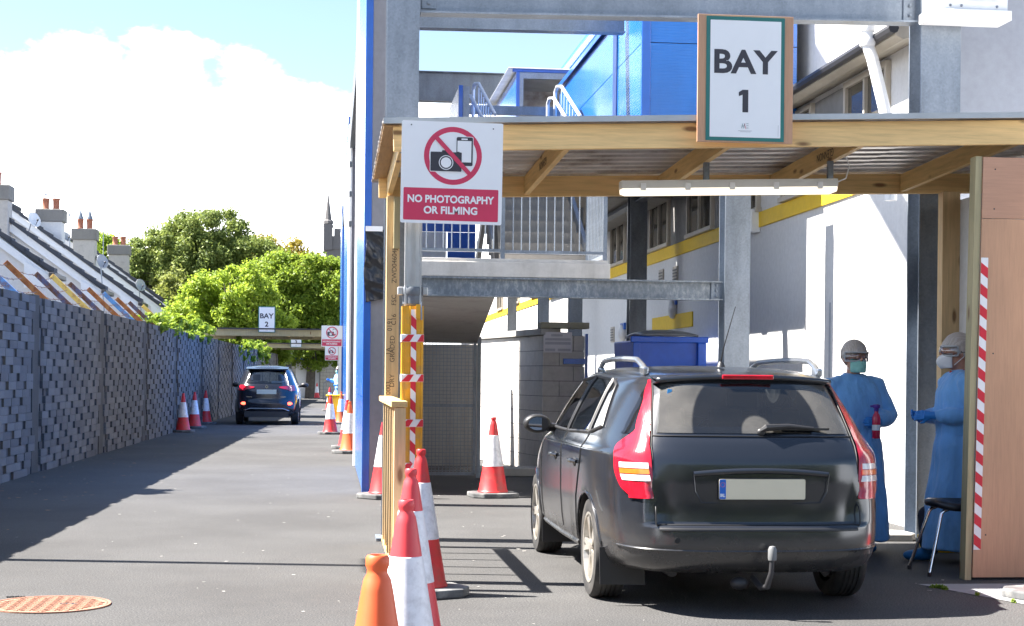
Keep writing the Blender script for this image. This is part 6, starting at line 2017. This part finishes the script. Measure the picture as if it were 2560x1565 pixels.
mb = MB(); mb.prism([(2.75, .55), (3.28, .55), (3.28, .98), (2.95, 1.0), (2.78, .88)], 'x', -.70, .70); mb.build('dashboard', TRIM, car, local=True, bevel=.03)
mb = MB(); mb.box(-.66, .66, .60, 1.0, 1.0, 1.02); mb.build('load_cover', SEATM, car, local=True)
mb = MB(); mb.ring((.36, .92), .16, .19, 2.62, 2.65, 24); mb.build('steering_wheel', TRIM, car, local=True)
mb = MB(); mb.box(-.03, .03, 2.55, 2.6, 1.30, 1.38); mb.build('mirror_stalk', TRIM, car, local=True)

# ------------------------------------------------------------------ dark SUV under the second bay
suv = thing('dark_suv', 'dark blue-grey SUV with lit rear fog lamps under the second bay', 'car', (-1.74, 44.75, 0))
PAINT2 = paint('suv_paint', (.012, .014, .022), dustamt=.2, rough=.2)
sW = [(.22, .70), (.30, .83), (.45, .87), (.70, .885), (.95, .88), (1.05, .86), (1.10, .84), (1.30, .76), (1.50, .67), (1.58, .60), (1.63, .48), (1.66, .25), (1.67, .1)]
sYR = [(.22, .22), (.32, .08), (.45, .02), (.62, .0), (.70, .05), (.95, .06), (1.10, .13), (1.30, .28), (1.50, .42), (1.58, .46), (1.63, .70), (1.66, 1.1), (1.67, 1.5)]
sYF = [(.22, 4.3), (.5, 4.45), (.9, 4.3), (1.05, 3.9), (1.12, 3.4), (1.3, 3.1), (1.5, 2.8), (1.58, 2.65), (1.63, 2.4), (1.66, 2.1), (1.67, 1.9)]
S2 = Surf(sW, sYR, sYF, 2.3, 6.5, 4.0, .10, None, .15)
lv2 = [.22 + k * (1.58 - .22) / 36 for k in range(37)] + [1.60, 1.62, 1.63, 1.645, 1.655, 1.66, 1.667, 1.67]
W2 = [(.85, .35), (3.5, .35)]
RW2 = [(-.60, 1.14), (.60, 1.14), (.52, 1.50), (-.52, 1.50)]
SWs = [[(1.0, 1.12), (2.05, 1.11), (2.0, 1.52), (1.05, 1.50)], [(2.12, 1.11), (3.1, 1.12), (2.7, 1.48), (2.08, 1.52)]]
def holes2(c_):
    if c_.y < .8 and abs(c_.x) < .6 and in_quad((c_.x, c_.z), RW2, -.03): return True
    if abs(c_.x) > .5 and any(in_quad((c_.y, c_.z), q, -.03) for q in SWs): return True
    if c_.y > 2.6 and abs(c_.x) < .55 and 1.16 < c_.z < 1.48: return True
    return False
body_mesh(S2, lv2, suv, PAINT2, holes2, W2, .385)
for sd_ in (-1, 1):
    for q in SWs: patch_az(S2, yz_to_az(S2, quadF(*q)), 10, 6, .003, sd_).build('side_window', CARGLASS, suv, local=True, smooth='all')
    patch_az(S2, xz_to_az(S2, quadF((0, 1.14), (.60, 1.14), (.52, 1.50), (0, 1.505))), 10, 6, .004, sd_).build('rear_window', CARGLASS, suv, local=True, smooth='all')
    patch_az(S2, xz_to_az(S2, quadF((.34, 1.03), (.60, .97), (.66, 1.09), (.34, 1.06))), 8, 5, .016, sd_).build('tail_light', REDLENS, suv, local=True, smooth='all')
    def F2(u, v): 
        z = .95 + .15 * v; a0 = S2.arc_at_x(.60, z)
        return a0 + u * (.30 - .08 * v), z
    patch_az(S2, F2, 8, 6, .015, sd_).build('tail_light', REDLENS, suv, local=True, smooth='all')
    p, nn = S2.pn(S2.arc_at_x(.63, .60), .60)
    mb = MB(); mb.ball((sd_ * .63, p.y - .01, .60), (.075, .03, .04), 14, 10); mb.build('fog_lamp', M('fog_lit_%d' % (sd_ + 1), (.8, .03, .03), .3, var=0, emit=(1, .06, .03), estr=2.2), suv, local=True, smooth='all')
    mb = MB(); mb.ball((sd_ * 1.0, 2.85, 1.10), (.115, .09, .075), 16, 12); mb.tube([(sd_ * .92, 2.86, 1.07), (sd_ * .83, 2.88, 1.06)], .035, 8); mb.build('door_mirror', TRIM, suv, local=True, smooth='all')
    for (wy, wz) in W2:
        wheel_parts(suv, sd_ * .765, wy, .352, .22, sd_, ALLOY, TYRE)
        rows = []
        for k in range(21):
            a = math.pi * k / 20
            rows.append([(sd_ * .885, wy + .385 * math.cos(a), wz + .385 * math.sin(a)), (sd_ * .5, wy + .385 * math.cos(a), wz + .385 * math.sin(a))])
        mb = MB(); mb.grid(rows); mb.build('wheel_arch_liner', TRIM, suv, local=True, smooth='all')
mb = MB(); mb.box(-.27, .27, .03, .045, .86, .985); mb.build('number_plate', PLATEM, suv, local=True)
mb = MB(); mb.ring((0, 1.065), .025, .04, .065, .075, 20); mb.build('badge', CHROME, suv, local=True)
for x0 in (-.55, .38):
    mb = MB(); mb.box(x0, x0 + .15, .028, .04, .775, .79); mb.build('badge_lettering', CHROME, suv, local=True)
mb = MB(); mb.tube([(-.62, .06, .40), (-.45, .02, .46), (.45, .02, .46), (.62, .06, .40)], .014, 8); mb.build('bumper_trim', SATIN, suv, local=True, smooth=True)
mb = MB(); mb.box(-.6, .6, .02, 4.1, .22, .38); mb.build('underbody', TRIM, suv, local=True)
mb = MB(); mb.prism([(.36, 1.56), (.75, 1.62), (.75, 1.60), (.40, 1.53)], 'x', -.58, .58); mb.build('roof_spoiler', PAINT2, suv, local=True, bevel=.01)
mb = MB(); mb.tube([(-.25, .30, 1.20), (.02, .27, 1.205)], .014, 6); mb.build('rear_wiper', TRIM, suv, local=True)
for sx_ in (-.36, .36):
    mb = MB(); mb.box(sx_ - .23, sx_ + .23, 1.9, 2.05, .5, 1.2); mb.box(sx_ - .11, sx_ + .11, 1.92, 2.0, 1.22, 1.40); mb.build('front_seat', SEATM, suv, local=True, bevel=.03)
mb = MB(); mb.box(-.6, .6, 1.0, 1.12, .5, 1.18); mb.build('rear_seat', SEATM, suv, local=True, bevel=.03)
mb = MB(); mb.box(.12, .46, .34, .35, 1.16, 1.22); mb.build('window_sign', WHITE_SIGN, suv, local=True)
# ================================================================== people
SKIN = M('skin', (.52, .27, .19), .55, var=.1, vscale=20)
def gownmat(name, col):
    m, n, l, b, out = newmat(name)
    v = coords(n, l)
    f = noise_tex(n, l, coords(n, l, (1, 1, .45)), 7, 5, .6)
    c = ramp(n, l, f, [(.3, sc(col, .82)), (.7, sc(col, 1.12))])
    l.new(c, b.inputs['Base Color'])
    b.inputs['Roughness'].default_value = .75
    b.inputs['Sheen Weight'].default_value = .3
    h = noise_tex(n, l, coords(n, l, (1.9, 1.9, .55)), 8, 3, .5)
    wv = n.new('ShaderNodeTexWave'); wv.inputs['Scale'].default_value = 5.5; wv.inputs['Distortion'].default_value = 9; wv.inputs['Detail'].default_value = 3; wv.inputs['Detail Scale'].default_value = 1.4
    l.new(coords(n, l, (1.0, 1.0, .28)), wv.inputs['Vector'])
    cr_ = n.new('ShaderNodeTexVoronoi'); cr_.feature = 'DISTANCE_TO_EDGE'; cr_.inputs['Scale'].default_value = 16
    l.new(coords(n, l, (1.2, 1.2, .8)), cr_.inputs['Vector'])
    hh = mixc(n, l, .16, h, wv.outputs['Fac'])
    hh = mixc(n, l, .30, hh, cr_.outputs['Distance'])
    bump(n, l, b, hh, .5, .035)
    return m
GOWN = gownmat('gown_blue', (.165, .41, .78))
GLOVE = M('glove_blue', (.02, .20, .58), .45, var=.12, vscale=30)
SHOE = M('shoe_cover_blue', (.008, .14, .36), .6, var=.2, vscale=20, bstr=.4, bscale=40)
TROUSER = M('dark_trousers', (.012, .014, .03), .8, var=.2)
def netmat():
    m, n, l, b, out = newmat('hair_net')
    v = coords(n, l)
    w_ = n.new('ShaderNodeTexWave'); w_.inputs['Scale'].default_value = 22; w_.inputs['Distortion'].default_value = 7; l.new(v, w_.inputs['Vector'])
    c = ramp(n, l, w_.outputs['Fac'], [(.2, (.45, .40, .36)), (.75, (.53, .49, .46))])
    l.new(c, b.inputs['Base Color']); b.inputs['Roughness'].default_value = .7
    bump(n, l, b, w_.outputs['Fac'], .25, .006)
    return m
NET = netmat()
MASKT = M('mask_teal', (.28, .60, .54), .8, var=.06, vscale=30)
MASKW = M('mask_white', (.78, .78, .79), .8, var=.04, vscale=30)
GOGG = glassmat('goggle_lens', (.86, .84, .84), .10)
GOGF = M('goggle_frame', (.50, .52, .54), .3, var=.05)
STRAP = M('goggle_strap', (.04, .042, .05), .7, var=.1)
COLLAR = M('red_collar', (.45, .02, .04), .8, var=.1)

def remeshed(mb, name, mat, parent, voxel, smooth_it=4, disp=None):
    me = bpy.data.meshes.new(name)
    me.from_pydata([tuple(p) for p in mb.v], [], mb.f)
    bm = bmesh.new(); bm.from_mesh(me); bmesh.ops.recalc_face_normals(bm, faces=bm.faces); bm.to_mesh(me); bm.free()
    t = bpy.data.objects.new(name, me); COL.objects.link(t)
    r_ = t.modifiers.new('r', 'REMESH'); r_.mode = 'VOXEL'; r_.voxel_size = voxel
    if smooth_it:
        s_ = t.modifiers.new('s', 'SMOOTH'); s_.factor = .5; s_.iterations = smooth_it
    out = evaluated_mesh(t)
    bpy.data.objects.remove(t); bpy.data.meshes.remove(me)
    out.name = name
    if disp:
        nv = len(out.vertices)
        co = np.empty(nv * 3); out.vertices.foreach_get('co', co); co = co.reshape(-1, 3)
        no = np.empty(nv * 3); out.vertex_normals.foreach_get('vector', no); no = no.reshape(-1, 3)
        kk = np.array([disp(c_) for c_ in co])
        out.vertices.foreach_set('co', (co + no * kk[:, None]).reshape(-1)); out.update()
    out.polygons.foreach_set('use_smooth', [True] * len(out.polygons))
    out.materials.clear()
    return link_mesh(name, out, mat, parent)

def limb(mb, pts, rs, n=14):
    mb.tube(pts, rs, n)
    for p, r_ in ((pts[0], rs[0]), (pts[-1], rs[-1])): mb.ball(tuple(p), r_ * .98, n, 8)

def hand(mb, wrist, fwd, palm_n, side, curl=.6, spread=.25, s=1.0):
    """palm box + four fingers + thumb; fwd: finger direction, palm_n: direction the palm faces"""
    w, f, pn_ = Vector(wrist), Vector(fwd).normalized(), Vector(palm_n).normalized()
    lat = f.cross(pn_).normalized() * side
    mb.tube([w - f * .03, w + f * .02, w + f * .06 * s], [.027 * s, .032 * s, .036 * s], 10)
    c_ = w + f * .05 * s
    for k in range(4):
        mb.tube([c_ - f * .03 * s + lat * (k - 1.5) * .017 * s, c_ + f * .035 * s + lat * (k - 1.5) * .019 * s], .0135 * s, 8)
    for k, ln in enumerate((.066, .076, .070, .055)):
        b = c_ + f * .034 * s + lat * (k - 1.5) * .020 * s
        d = f.copy(); p = b; path = [p]
        for seg, fr in enumerate((.45, .32, .23)):
            ang = curl * (.5 + .5 * seg)
            d = (d * math.cos(ang) + pn_ * math.sin(ang)).normalized()
            p = p + d * ln * fr * s; path.append(p)
        limb(mb, path, [.0098 * s, .0094 * s, .0088 * s, .0078 * s], 8)
    tb_ = c_ - f * .01 * s - lat * .030 * s
    d1 = (f * .6 - lat * .55 + pn_ * .45).normalized()
    d2 = (f * .75 + pn_ * .65 + lat * .05).normalized()
    limb(mb, [tb_, tb_ + d1 * .034 * s, tb_ + d1 * .034 * s + d2 * .03 * s], [.0135 * s, .0115 * s, .0092 * s], 8)

def person(name_label, loc, rotz, arms, mask, scale=1.0, turn=0.0, group='health workers', tilt=0.0, legs_spread=.10, detail=True, step=0.0, wide=1.08):
    P = thing('person', name_label, 'person', loc, group)
    # body: one continuous surface of head, neck, trunk, arms, legs
    mb = MB()
    Hd = Vector((0, -.015, 1.605))
    hs = 1.12
    def hsc(m_):
        m_.v = [(p[0] * hs, p[1] * hs, 1.545 + (p[2] - 1.545) * hs) for p in m_.v]
        return m_
    mb.ball(Hd + Vector((0, .012, .025)), (.076, .096, .098), 20, 16)
    mb.ball(Hd + Vector((0, -.022, -.045)), (.060, .072, .075), 18, 14)
    mb.ball(Hd + Vector((0, -.045, -.085)), (.036, .038, .028), 12, 10)
    mb.ball(Hd + Vector((0, -.098, -.012)), (.014, .02, .026), 10, 8)
    mb.ball(Hd + Vector((0, -.085, .012)), (.012, .016, .03), 10, 8)
    for sx_ in (-1, 1):
        mb.ball(Hd + Vector((sx_ * .077, .015, -.012)), (.012, .022, .034), 10, 8)
        mb.ball(Hd + Vector((sx_ * .032, -.078, .006)), (.014, .012, .010), 10, 8)
    mb.ball(Hd + Vector((0, -.088, -.058)), (.024, .012, .010), 10, 8)
    hsc(mb)
    mb.tube([(0, .03, 1.38), (0, .018, 1.47), (0, .005, 1.55)], [.072, .056, .056], 16)
    mb.tube([(0, .01, .90), (0, .01, 1.05), (0, .01, 1.25), (0, .015, 1.36)], [.10, .09, .09, .06], 18)
    for (sh, el, wr, *_r) in arms:
        limb(mb, [Vector(sh), Vector(el), Vector(wr)], [.055, .042, .028])
    for sx_ in (-1, 1):
        fy = step * sx_
        limb(mb, [Vector((sx_ * .09, .01, .92)), Vector((sx_ * legs_spread, fy * .5, .50)), Vector((sx_ * legs_spread, fy, .09))], [.09, .058, .042])
    body = remeshed(mb, 'body', SKIN, P, .011 if detail else .02, 3)
    # gown
    mb = MB()
    rings = [(1.475, .070, .062, .018), (1.455, .105, .075, .018), (1.425, .150, .092, .015), (1.38, .195, .112, .012), (1.30, .208, .132, .0), (1.18, .205, .140, -.005), (1.05, .200, .142, -.005), (.985, .190, .138, -.002), (.90, .212, .158, .0), (.75, .222, .168, 0), (.50, .245, .200, 0), (.25, .262, .225, 0), (.10, .268, .235, 0)]
    rings = [(z, rx * wide, ry * wide, cy) for (z, rx, ry, cy) in rings]
    rows = []
    NN = 40
    for (z, rx, ry, cy) in rings:
        row = []
        for k in range(NN):
            a = 2 * math.pi * k / NN
            amp = .012 + .03 * max(0, min(1, (.95 - z) / .6))
            f = 1 + amp * math.sin(a * 7 + z * 2.0) + amp * .6 * math.sin(a * 11 - z * 5)
            row.append((rx * f * math.cos(a), cy + ry * f * math.sin(a) , z))
        rows.append(row)
    mb.grid(rows, closed=True)
    mb.f += [tuple(range(NN)), tuple((len(rings) - 1) * NN + k for k in range(NN - 1, -1, -1))]
    for (sh, el, wr, *_r) in arms:
        sh, el, wr = Vector(sh), Vector(el), Vector(wr)
        up = sh.lerp(el, .5); fo = el.lerp(wr, .5)
        limb(mb, [sh + Vector((-.05 if sh.x > 0 else .05, 0, .005)), sh, up, el, fo, el.lerp(wr, .86)], [.075, .084, .082, .084, .074, .046], 18)
    def disp(co):
        return mnoise.noise(Vector((co[0] * 7, co[1] * 7, co[2] * 3.2 + rotz))) * .014 + mnoise.noise(Vector((co[0] * 17, co[1] * 17, co[2] * 7 + 4))) * .006
    gown = remeshed(mb, 'gown', GOWN, P, .011 if detail else .022, 3, disp)
    # waist tie
    mb = MB()
    mb.tube([Vector((.198 * math.cos(a), .145 * math.sin(a), .99 + .008 * math.sin(3 * a))) for a in [2 * math.pi * k / 32 for k in range(32)]], .010, 6, closed=True)
    for (dx, dz) in ((.03, -.13), (.055, -.17), (.02, -.03)):
        mb.tube([(.195, .03, .985), (.225, .035, .975 + dz * .2), (.20 + dx, .04, .985 + dz)], .007, 5)
    mb.build('waist_tie', GOWN, P, local=True, smooth=True)
    # gloves
    for (sh, el, wr, fwd, pn_, side, curl) in arms:
        mb = MB(); hand(mb, wr, fwd, pn_, side, curl)
        d = (Vector(wr) - Vector(el)).normalized()
        mb.tube([Vector(wr) - d * .09, Vector(wr) - d * .05, Vector(wr) + d * .01], [.043, .037, .031], 12)
        remeshed(mb, 'glove', GLOVE, P, .0042 if detail else .01, 1)
    # lower legs and shoe covers
    for sx_ in (-1, 1):
        fy = step * sx_
        mb = MB(); limb(mb, [Vector((sx_ * legs_spread, fy, .13)), Vector((sx_ * legs_spread, fy, .35))], [.058, .075]); mb.build('trouser_leg', TROUSER, P, local=True, smooth='all')
        mb = MB(); mb.ball((sx_ * legs_spread, fy - .03, .050), (.055, .10, .050), 16, 10); mb.ball((sx_ * legs_spread, fy - .11, .042), (.052, .085, .042), 16, 10); mb.ball((sx_ * legs_spread, fy + .02, .085), (.058, .07, .055), 14, 10)
        remeshed(mb, 'shoe_cover', SHOE, P, .011, 2)
    # hair net: cap over the skull with gathered folds
    rows = []
    for i in range(15):
        t = i / 14
        row = []
        for k in range(40):
            a = 2 * math.pi * k / 40
            back = .5 + .5 * math.sin(a)          # 1 at the back (+y)
            lim = .60 + .42 * back                # how far down, as a fraction of pi
            th = t * math.pi * lim * .82
            rr = 1 + .035 * math.sin(a * 9 + i) * t
            x = .094 * rr * math.sin(th) * math.cos(a)
            y = .006 + .116 * rr * math.sin(th) * math.sin(a)
            z = 1.632 + .110 * math.cos(th) * (1.0 if th < 1.57 else .95)
            row.append((x, y, z))
        rows.append(row)
    mb = MB(); mb.grid(rows, closed=True); mb.f.append(tuple(range(40)))
    net = hsc(mb).build('hair_net', NET, P, local=True, smooth='all')
    # goggles
    def gpt(a, z, out_): return Vector((math.sin(a) * (.083 + out_), .0 - math.cos(a) * (.090 + out_) - .012, z))
    rows = []
    for z, o_ in ((1.578, .006), (1.585, .020), (1.61, .026), (1.636, .020), (1.642, .006)):
        rows.append([gpt(a, z - .010 * (1 if z < 1.6 and abs(a) < .18 else 0) * -1, o_) for a in [R(-72 + 9 * k) for k in range(17)]])
    mb = MB(); mb.grid(rows); g_ = hsc(mb).build('goggles', GOGG, P, local=True, smooth='all')
    mb = MB(); mb.tube([gpt(R(-74 + 8.2 * k), 1.643, .012) for k in range(19)], .0065, 6); mb.tube([gpt(R(-74 + 8.2 * k), 1.577 + .012 * math.exp(-((k - 9) / 2.0) ** 2), .012) for k in range(19)], .0055, 6)
    for sg in (-1, 1): mb.tube([gpt(R(74 * sg), 1.577, .01), gpt(R(80 * sg), 1.61, .008), gpt(R(74 * sg), 1.643, .01)], .008, 6)
    hsc(mb).build('goggle_frame', GOGF, g_, local=True, smooth=True)
    mb = MB(); rows = [[(math.sin(a) * .090, -math.cos(a) * .116 + .012, z) for a in [R(78 + (204) * k / 20) for k in range(21)]] for z in (1.600, 1.625)]
    mb.grid(rows); s_ = hsc(mb).build('goggle_strap', STRAP, g_, local=True, smooth='all'); q_ = s_.modifiers.new('s', 'SOLIDIFY'); q_.thickness = .004
    # mask
    rows = []
    for j in range(11):
        t = j / 10
        z = 1.490 + .100 * t
        bulge = math.sin(math.pi * (.12 + .8 * t))
        row = []
        for k in range(17):
            a = R(-66 + 8.25 * k)
            c_ = math.cos(a)
            if mask == 'cup':
                rr = .070 + .050 * bulge * max(0, c_) ** 1.6
                pl = 0
            else:
                rr = .076 + .022 * bulge * max(0, c_)
                pl = .003 * math.sin(t * 19)
            row.append((math.sin(a) * (.066 + .006 * bulge), -.020 - c_ * (rr + pl) - .012, z + .012 * (1 - c_)))
        rows.append(row)
    mb = MB(); mb.grid(rows); mk = hsc(mb).build('face_mask', MASKW if mask == 'cup' else MASKT, P, local=True, smooth='all'); q_ = mk.modifiers.new('s', 'SOLIDIFY'); q_.thickness = .003
    for sg in (-1, 1):
        mb = MB()
        for z0, z1 in ((1.585, 1.60), (1.515, 1.575)): mb.tube([(sg * .066, -.05, z0), (sg * .086, .012, z1)], .0025, 5)
        hsc(mb).build('ear_loop', MASKW, mk, local=True)
    mb = MB(); mb.tube([Vector((.075 * math.cos(a), .02 + .068 * math.sin(a), 1.468 + .012 * math.sin(a))) for a in [2 * math.pi * k / 24 for k in range(24)]], .011, 8, closed=True); mb.build('collar', COLLAR if mask == 'cup' else GOWN, P, local=True, smooth=True)
    P.rotation_euler = (0, 0, rotz)
    P.scale = (scale,) * 3
    return P

armR = ((.195, .0, 1.385), (.30, -.04, 1.125), (.115, -.215, 1.085), (-.85, -.45, .02), (-.45, .85, 0), -1, 1.05)
armL = ((-.195, .0, 1.385), (-.335, -.02, 1.14), (-.36, -.24, 1.02), (-.4, -.9, -.1), (.5, -.2, -.8), 1, .45)
p1 = person('person in blue gown, goggles and teal mask facing the camera beside the estate car', (4.27, 12.72, 0), R(8), [armR, armL], 'flat', .985, wide=1.18)
a1 = ((.185, .0, 1.385), (.235, .055, 1.12), (.10, -.235, 1.125), (-.45, -.9, .02), (-.8, .35, -.35), -1, .55)
a2 = ((-.185, .0, 1.385), (-.235, .055, 1.12), (-.09, -.245, 1.11), (.40, -.9, .12), (.85, .30, .35), 1, .55)
p2 = person('person in blue gown and white respirator standing in profile behind the plywood screen', (4.84, 11.95, 0), R(-90), [a1, a2], 'cup', 1.01, step=.19)
b1 = ((.185, .0, 1.385), (.26, -.0, 1.10), (.12, -.20, 1.02), (-.8, -.5, 0), (-.4, .8, 0), -1, .8)
b2 = ((-.185, .0, 1.385), (-.27, -.05, 1.14), (-.22, -.30, 1.22), (-.1, -.9, .3), (.7, 0, -.5), 1, .6)
person('distant person in blue gown half hidden at the third bay', (.35, 62.0, 0), R(-60), [b1, b2], 'flat', 1.0, detail=False)

# red bottle in the hand
bt = thing('spray_bottle', 'red sanitiser bottle with a white label in the gloved hand', 'bottle', (4.32, 12.45, .95))
mw = Matrix.Translation((4.27, 12.72, 0)) @ Matrix.Rotation(R(8), 4, 'Z') @ Matrix.Scale(.985, 4)
bc = mw @ Vector((.065, -.275, 0))
bx0, by0 = bc.x, bc.y
BZ = -.03
BRED = M('bottle_red', (.55, .012, .06), .25, var=.08, coat=.3)
mb = MB(); mb.lathe([(.030, .965), (.033, .975), (.033, 1.13), (.026, 1.155), (.016, 1.17), (.016, 1.185)], 18, (bx0, by0, BZ)); mb.build('bottle_body', BRED, bt, smooth=True)
mb = MB(); mb.lathe([(.0338, 1.03), (.0338, 1.075)], 18, (bx0, by0, BZ), capb=False, capt=False); mb.build('label_band', WHITE_SIGN, bt, smooth=True)
mb = MB(); mb.lathe([(.019, 1.183), (.019, 1.205), (.030, 1.212), (.030, 1.235), (.014, 1.24)], 14, (bx0, by0, BZ)); mb.box(bx0 - .05, bx0 - .01, by0 - .010, by0 + .010, 1.215 + BZ, 1.232 + BZ); mb.build('pump_cap', M('cap_purple', (.10, .03, .30), .35, var=.1), bt, bevel=.003)

# stool
so = thing('stool', 'black padded stool with chrome legs by the plywood screen', 'stool', (4.52, 11.25, 0))
mb = MB()
rows = []
for i, (z, k) in enumerate(((.475, .80), (.480, .94), (.500, 1.0), (.520, .98), (.532, .85), (.534, .4))):
    rows.append([(4.53 + .20 * k * math.cos(a), 11.27 + .19 * k * math.sin(a), z + .015 * math.cos(2 * a)) for a in [2 * math.pi * q / 32 for q in range(32)]])
mb.grid(rows, closed=True); mb.f += [tuple(range(31, -1, -1)), tuple(5 * 32 + k for k in range(32))]
mb.build('seat_pad', M('vinyl_black', (.015, .016, .022), .35, var=.15), so, smooth='all')
for (tx_, ty_, bx_, by_) in ((4.43, 11.16, 4.285, 11.06), (4.66, 11.14, 4.53, 10.985), (4.42, 11.38, 4.30, 11.50), (4.64, 11.38, 4.74, 11.50)):
    mb = MB(); mb.tube([(tx_ + .05, ty_, .478), (tx_, ty_, .462), (tx_ - (.02 if bx_ < tx_ else -.02), ty_, .44), (bx_, by_, .02)], .0125, 10); lg = mb.build('leg', CHROME, so, smooth=True)
    mb = MB(); mb.lathe([(.016, 0), (.016, .025), (.013, .03)], 10, (bx_, by_, 0)); mb.build('foot_cap', BLACKPLASTIC, lg)
# yellow tub and pale base weight
yt = thing('yellow_tub', 'low yellow tub on the ground behind the stool legs', 'tub', (5.02, 12.75, 0))
mb = MB(); mb.lathe([(.15, 0), (.17, .10), (.18, .105), (.18, .125), (.02, .14)], 24, (5.02, 12.75, 0)); mb.build('tub', BINY, yt, smooth=True)
mb = MB(); mb.tube([(4.86, 12.75, .1), (5.02, 12.57, .16), (5.18, 12.75, .1)], .008, 6); mb.build('handle', BINY, yt)
bw_ = thing('base_weight', 'pale concrete base block on the ground at the foot of the white wall', 'block', (4.93, 13.72, 0))
mb = MB(); mb.prism([(4.66, 13.5), (5.06, 13.46), (5.12, 13.55), (5.10, 13.80), (5.02, 13.86), (4.68, 13.86)], 'z', 0, .065); mb.build('slab', CONCRETE, bw_, bevel=.012)
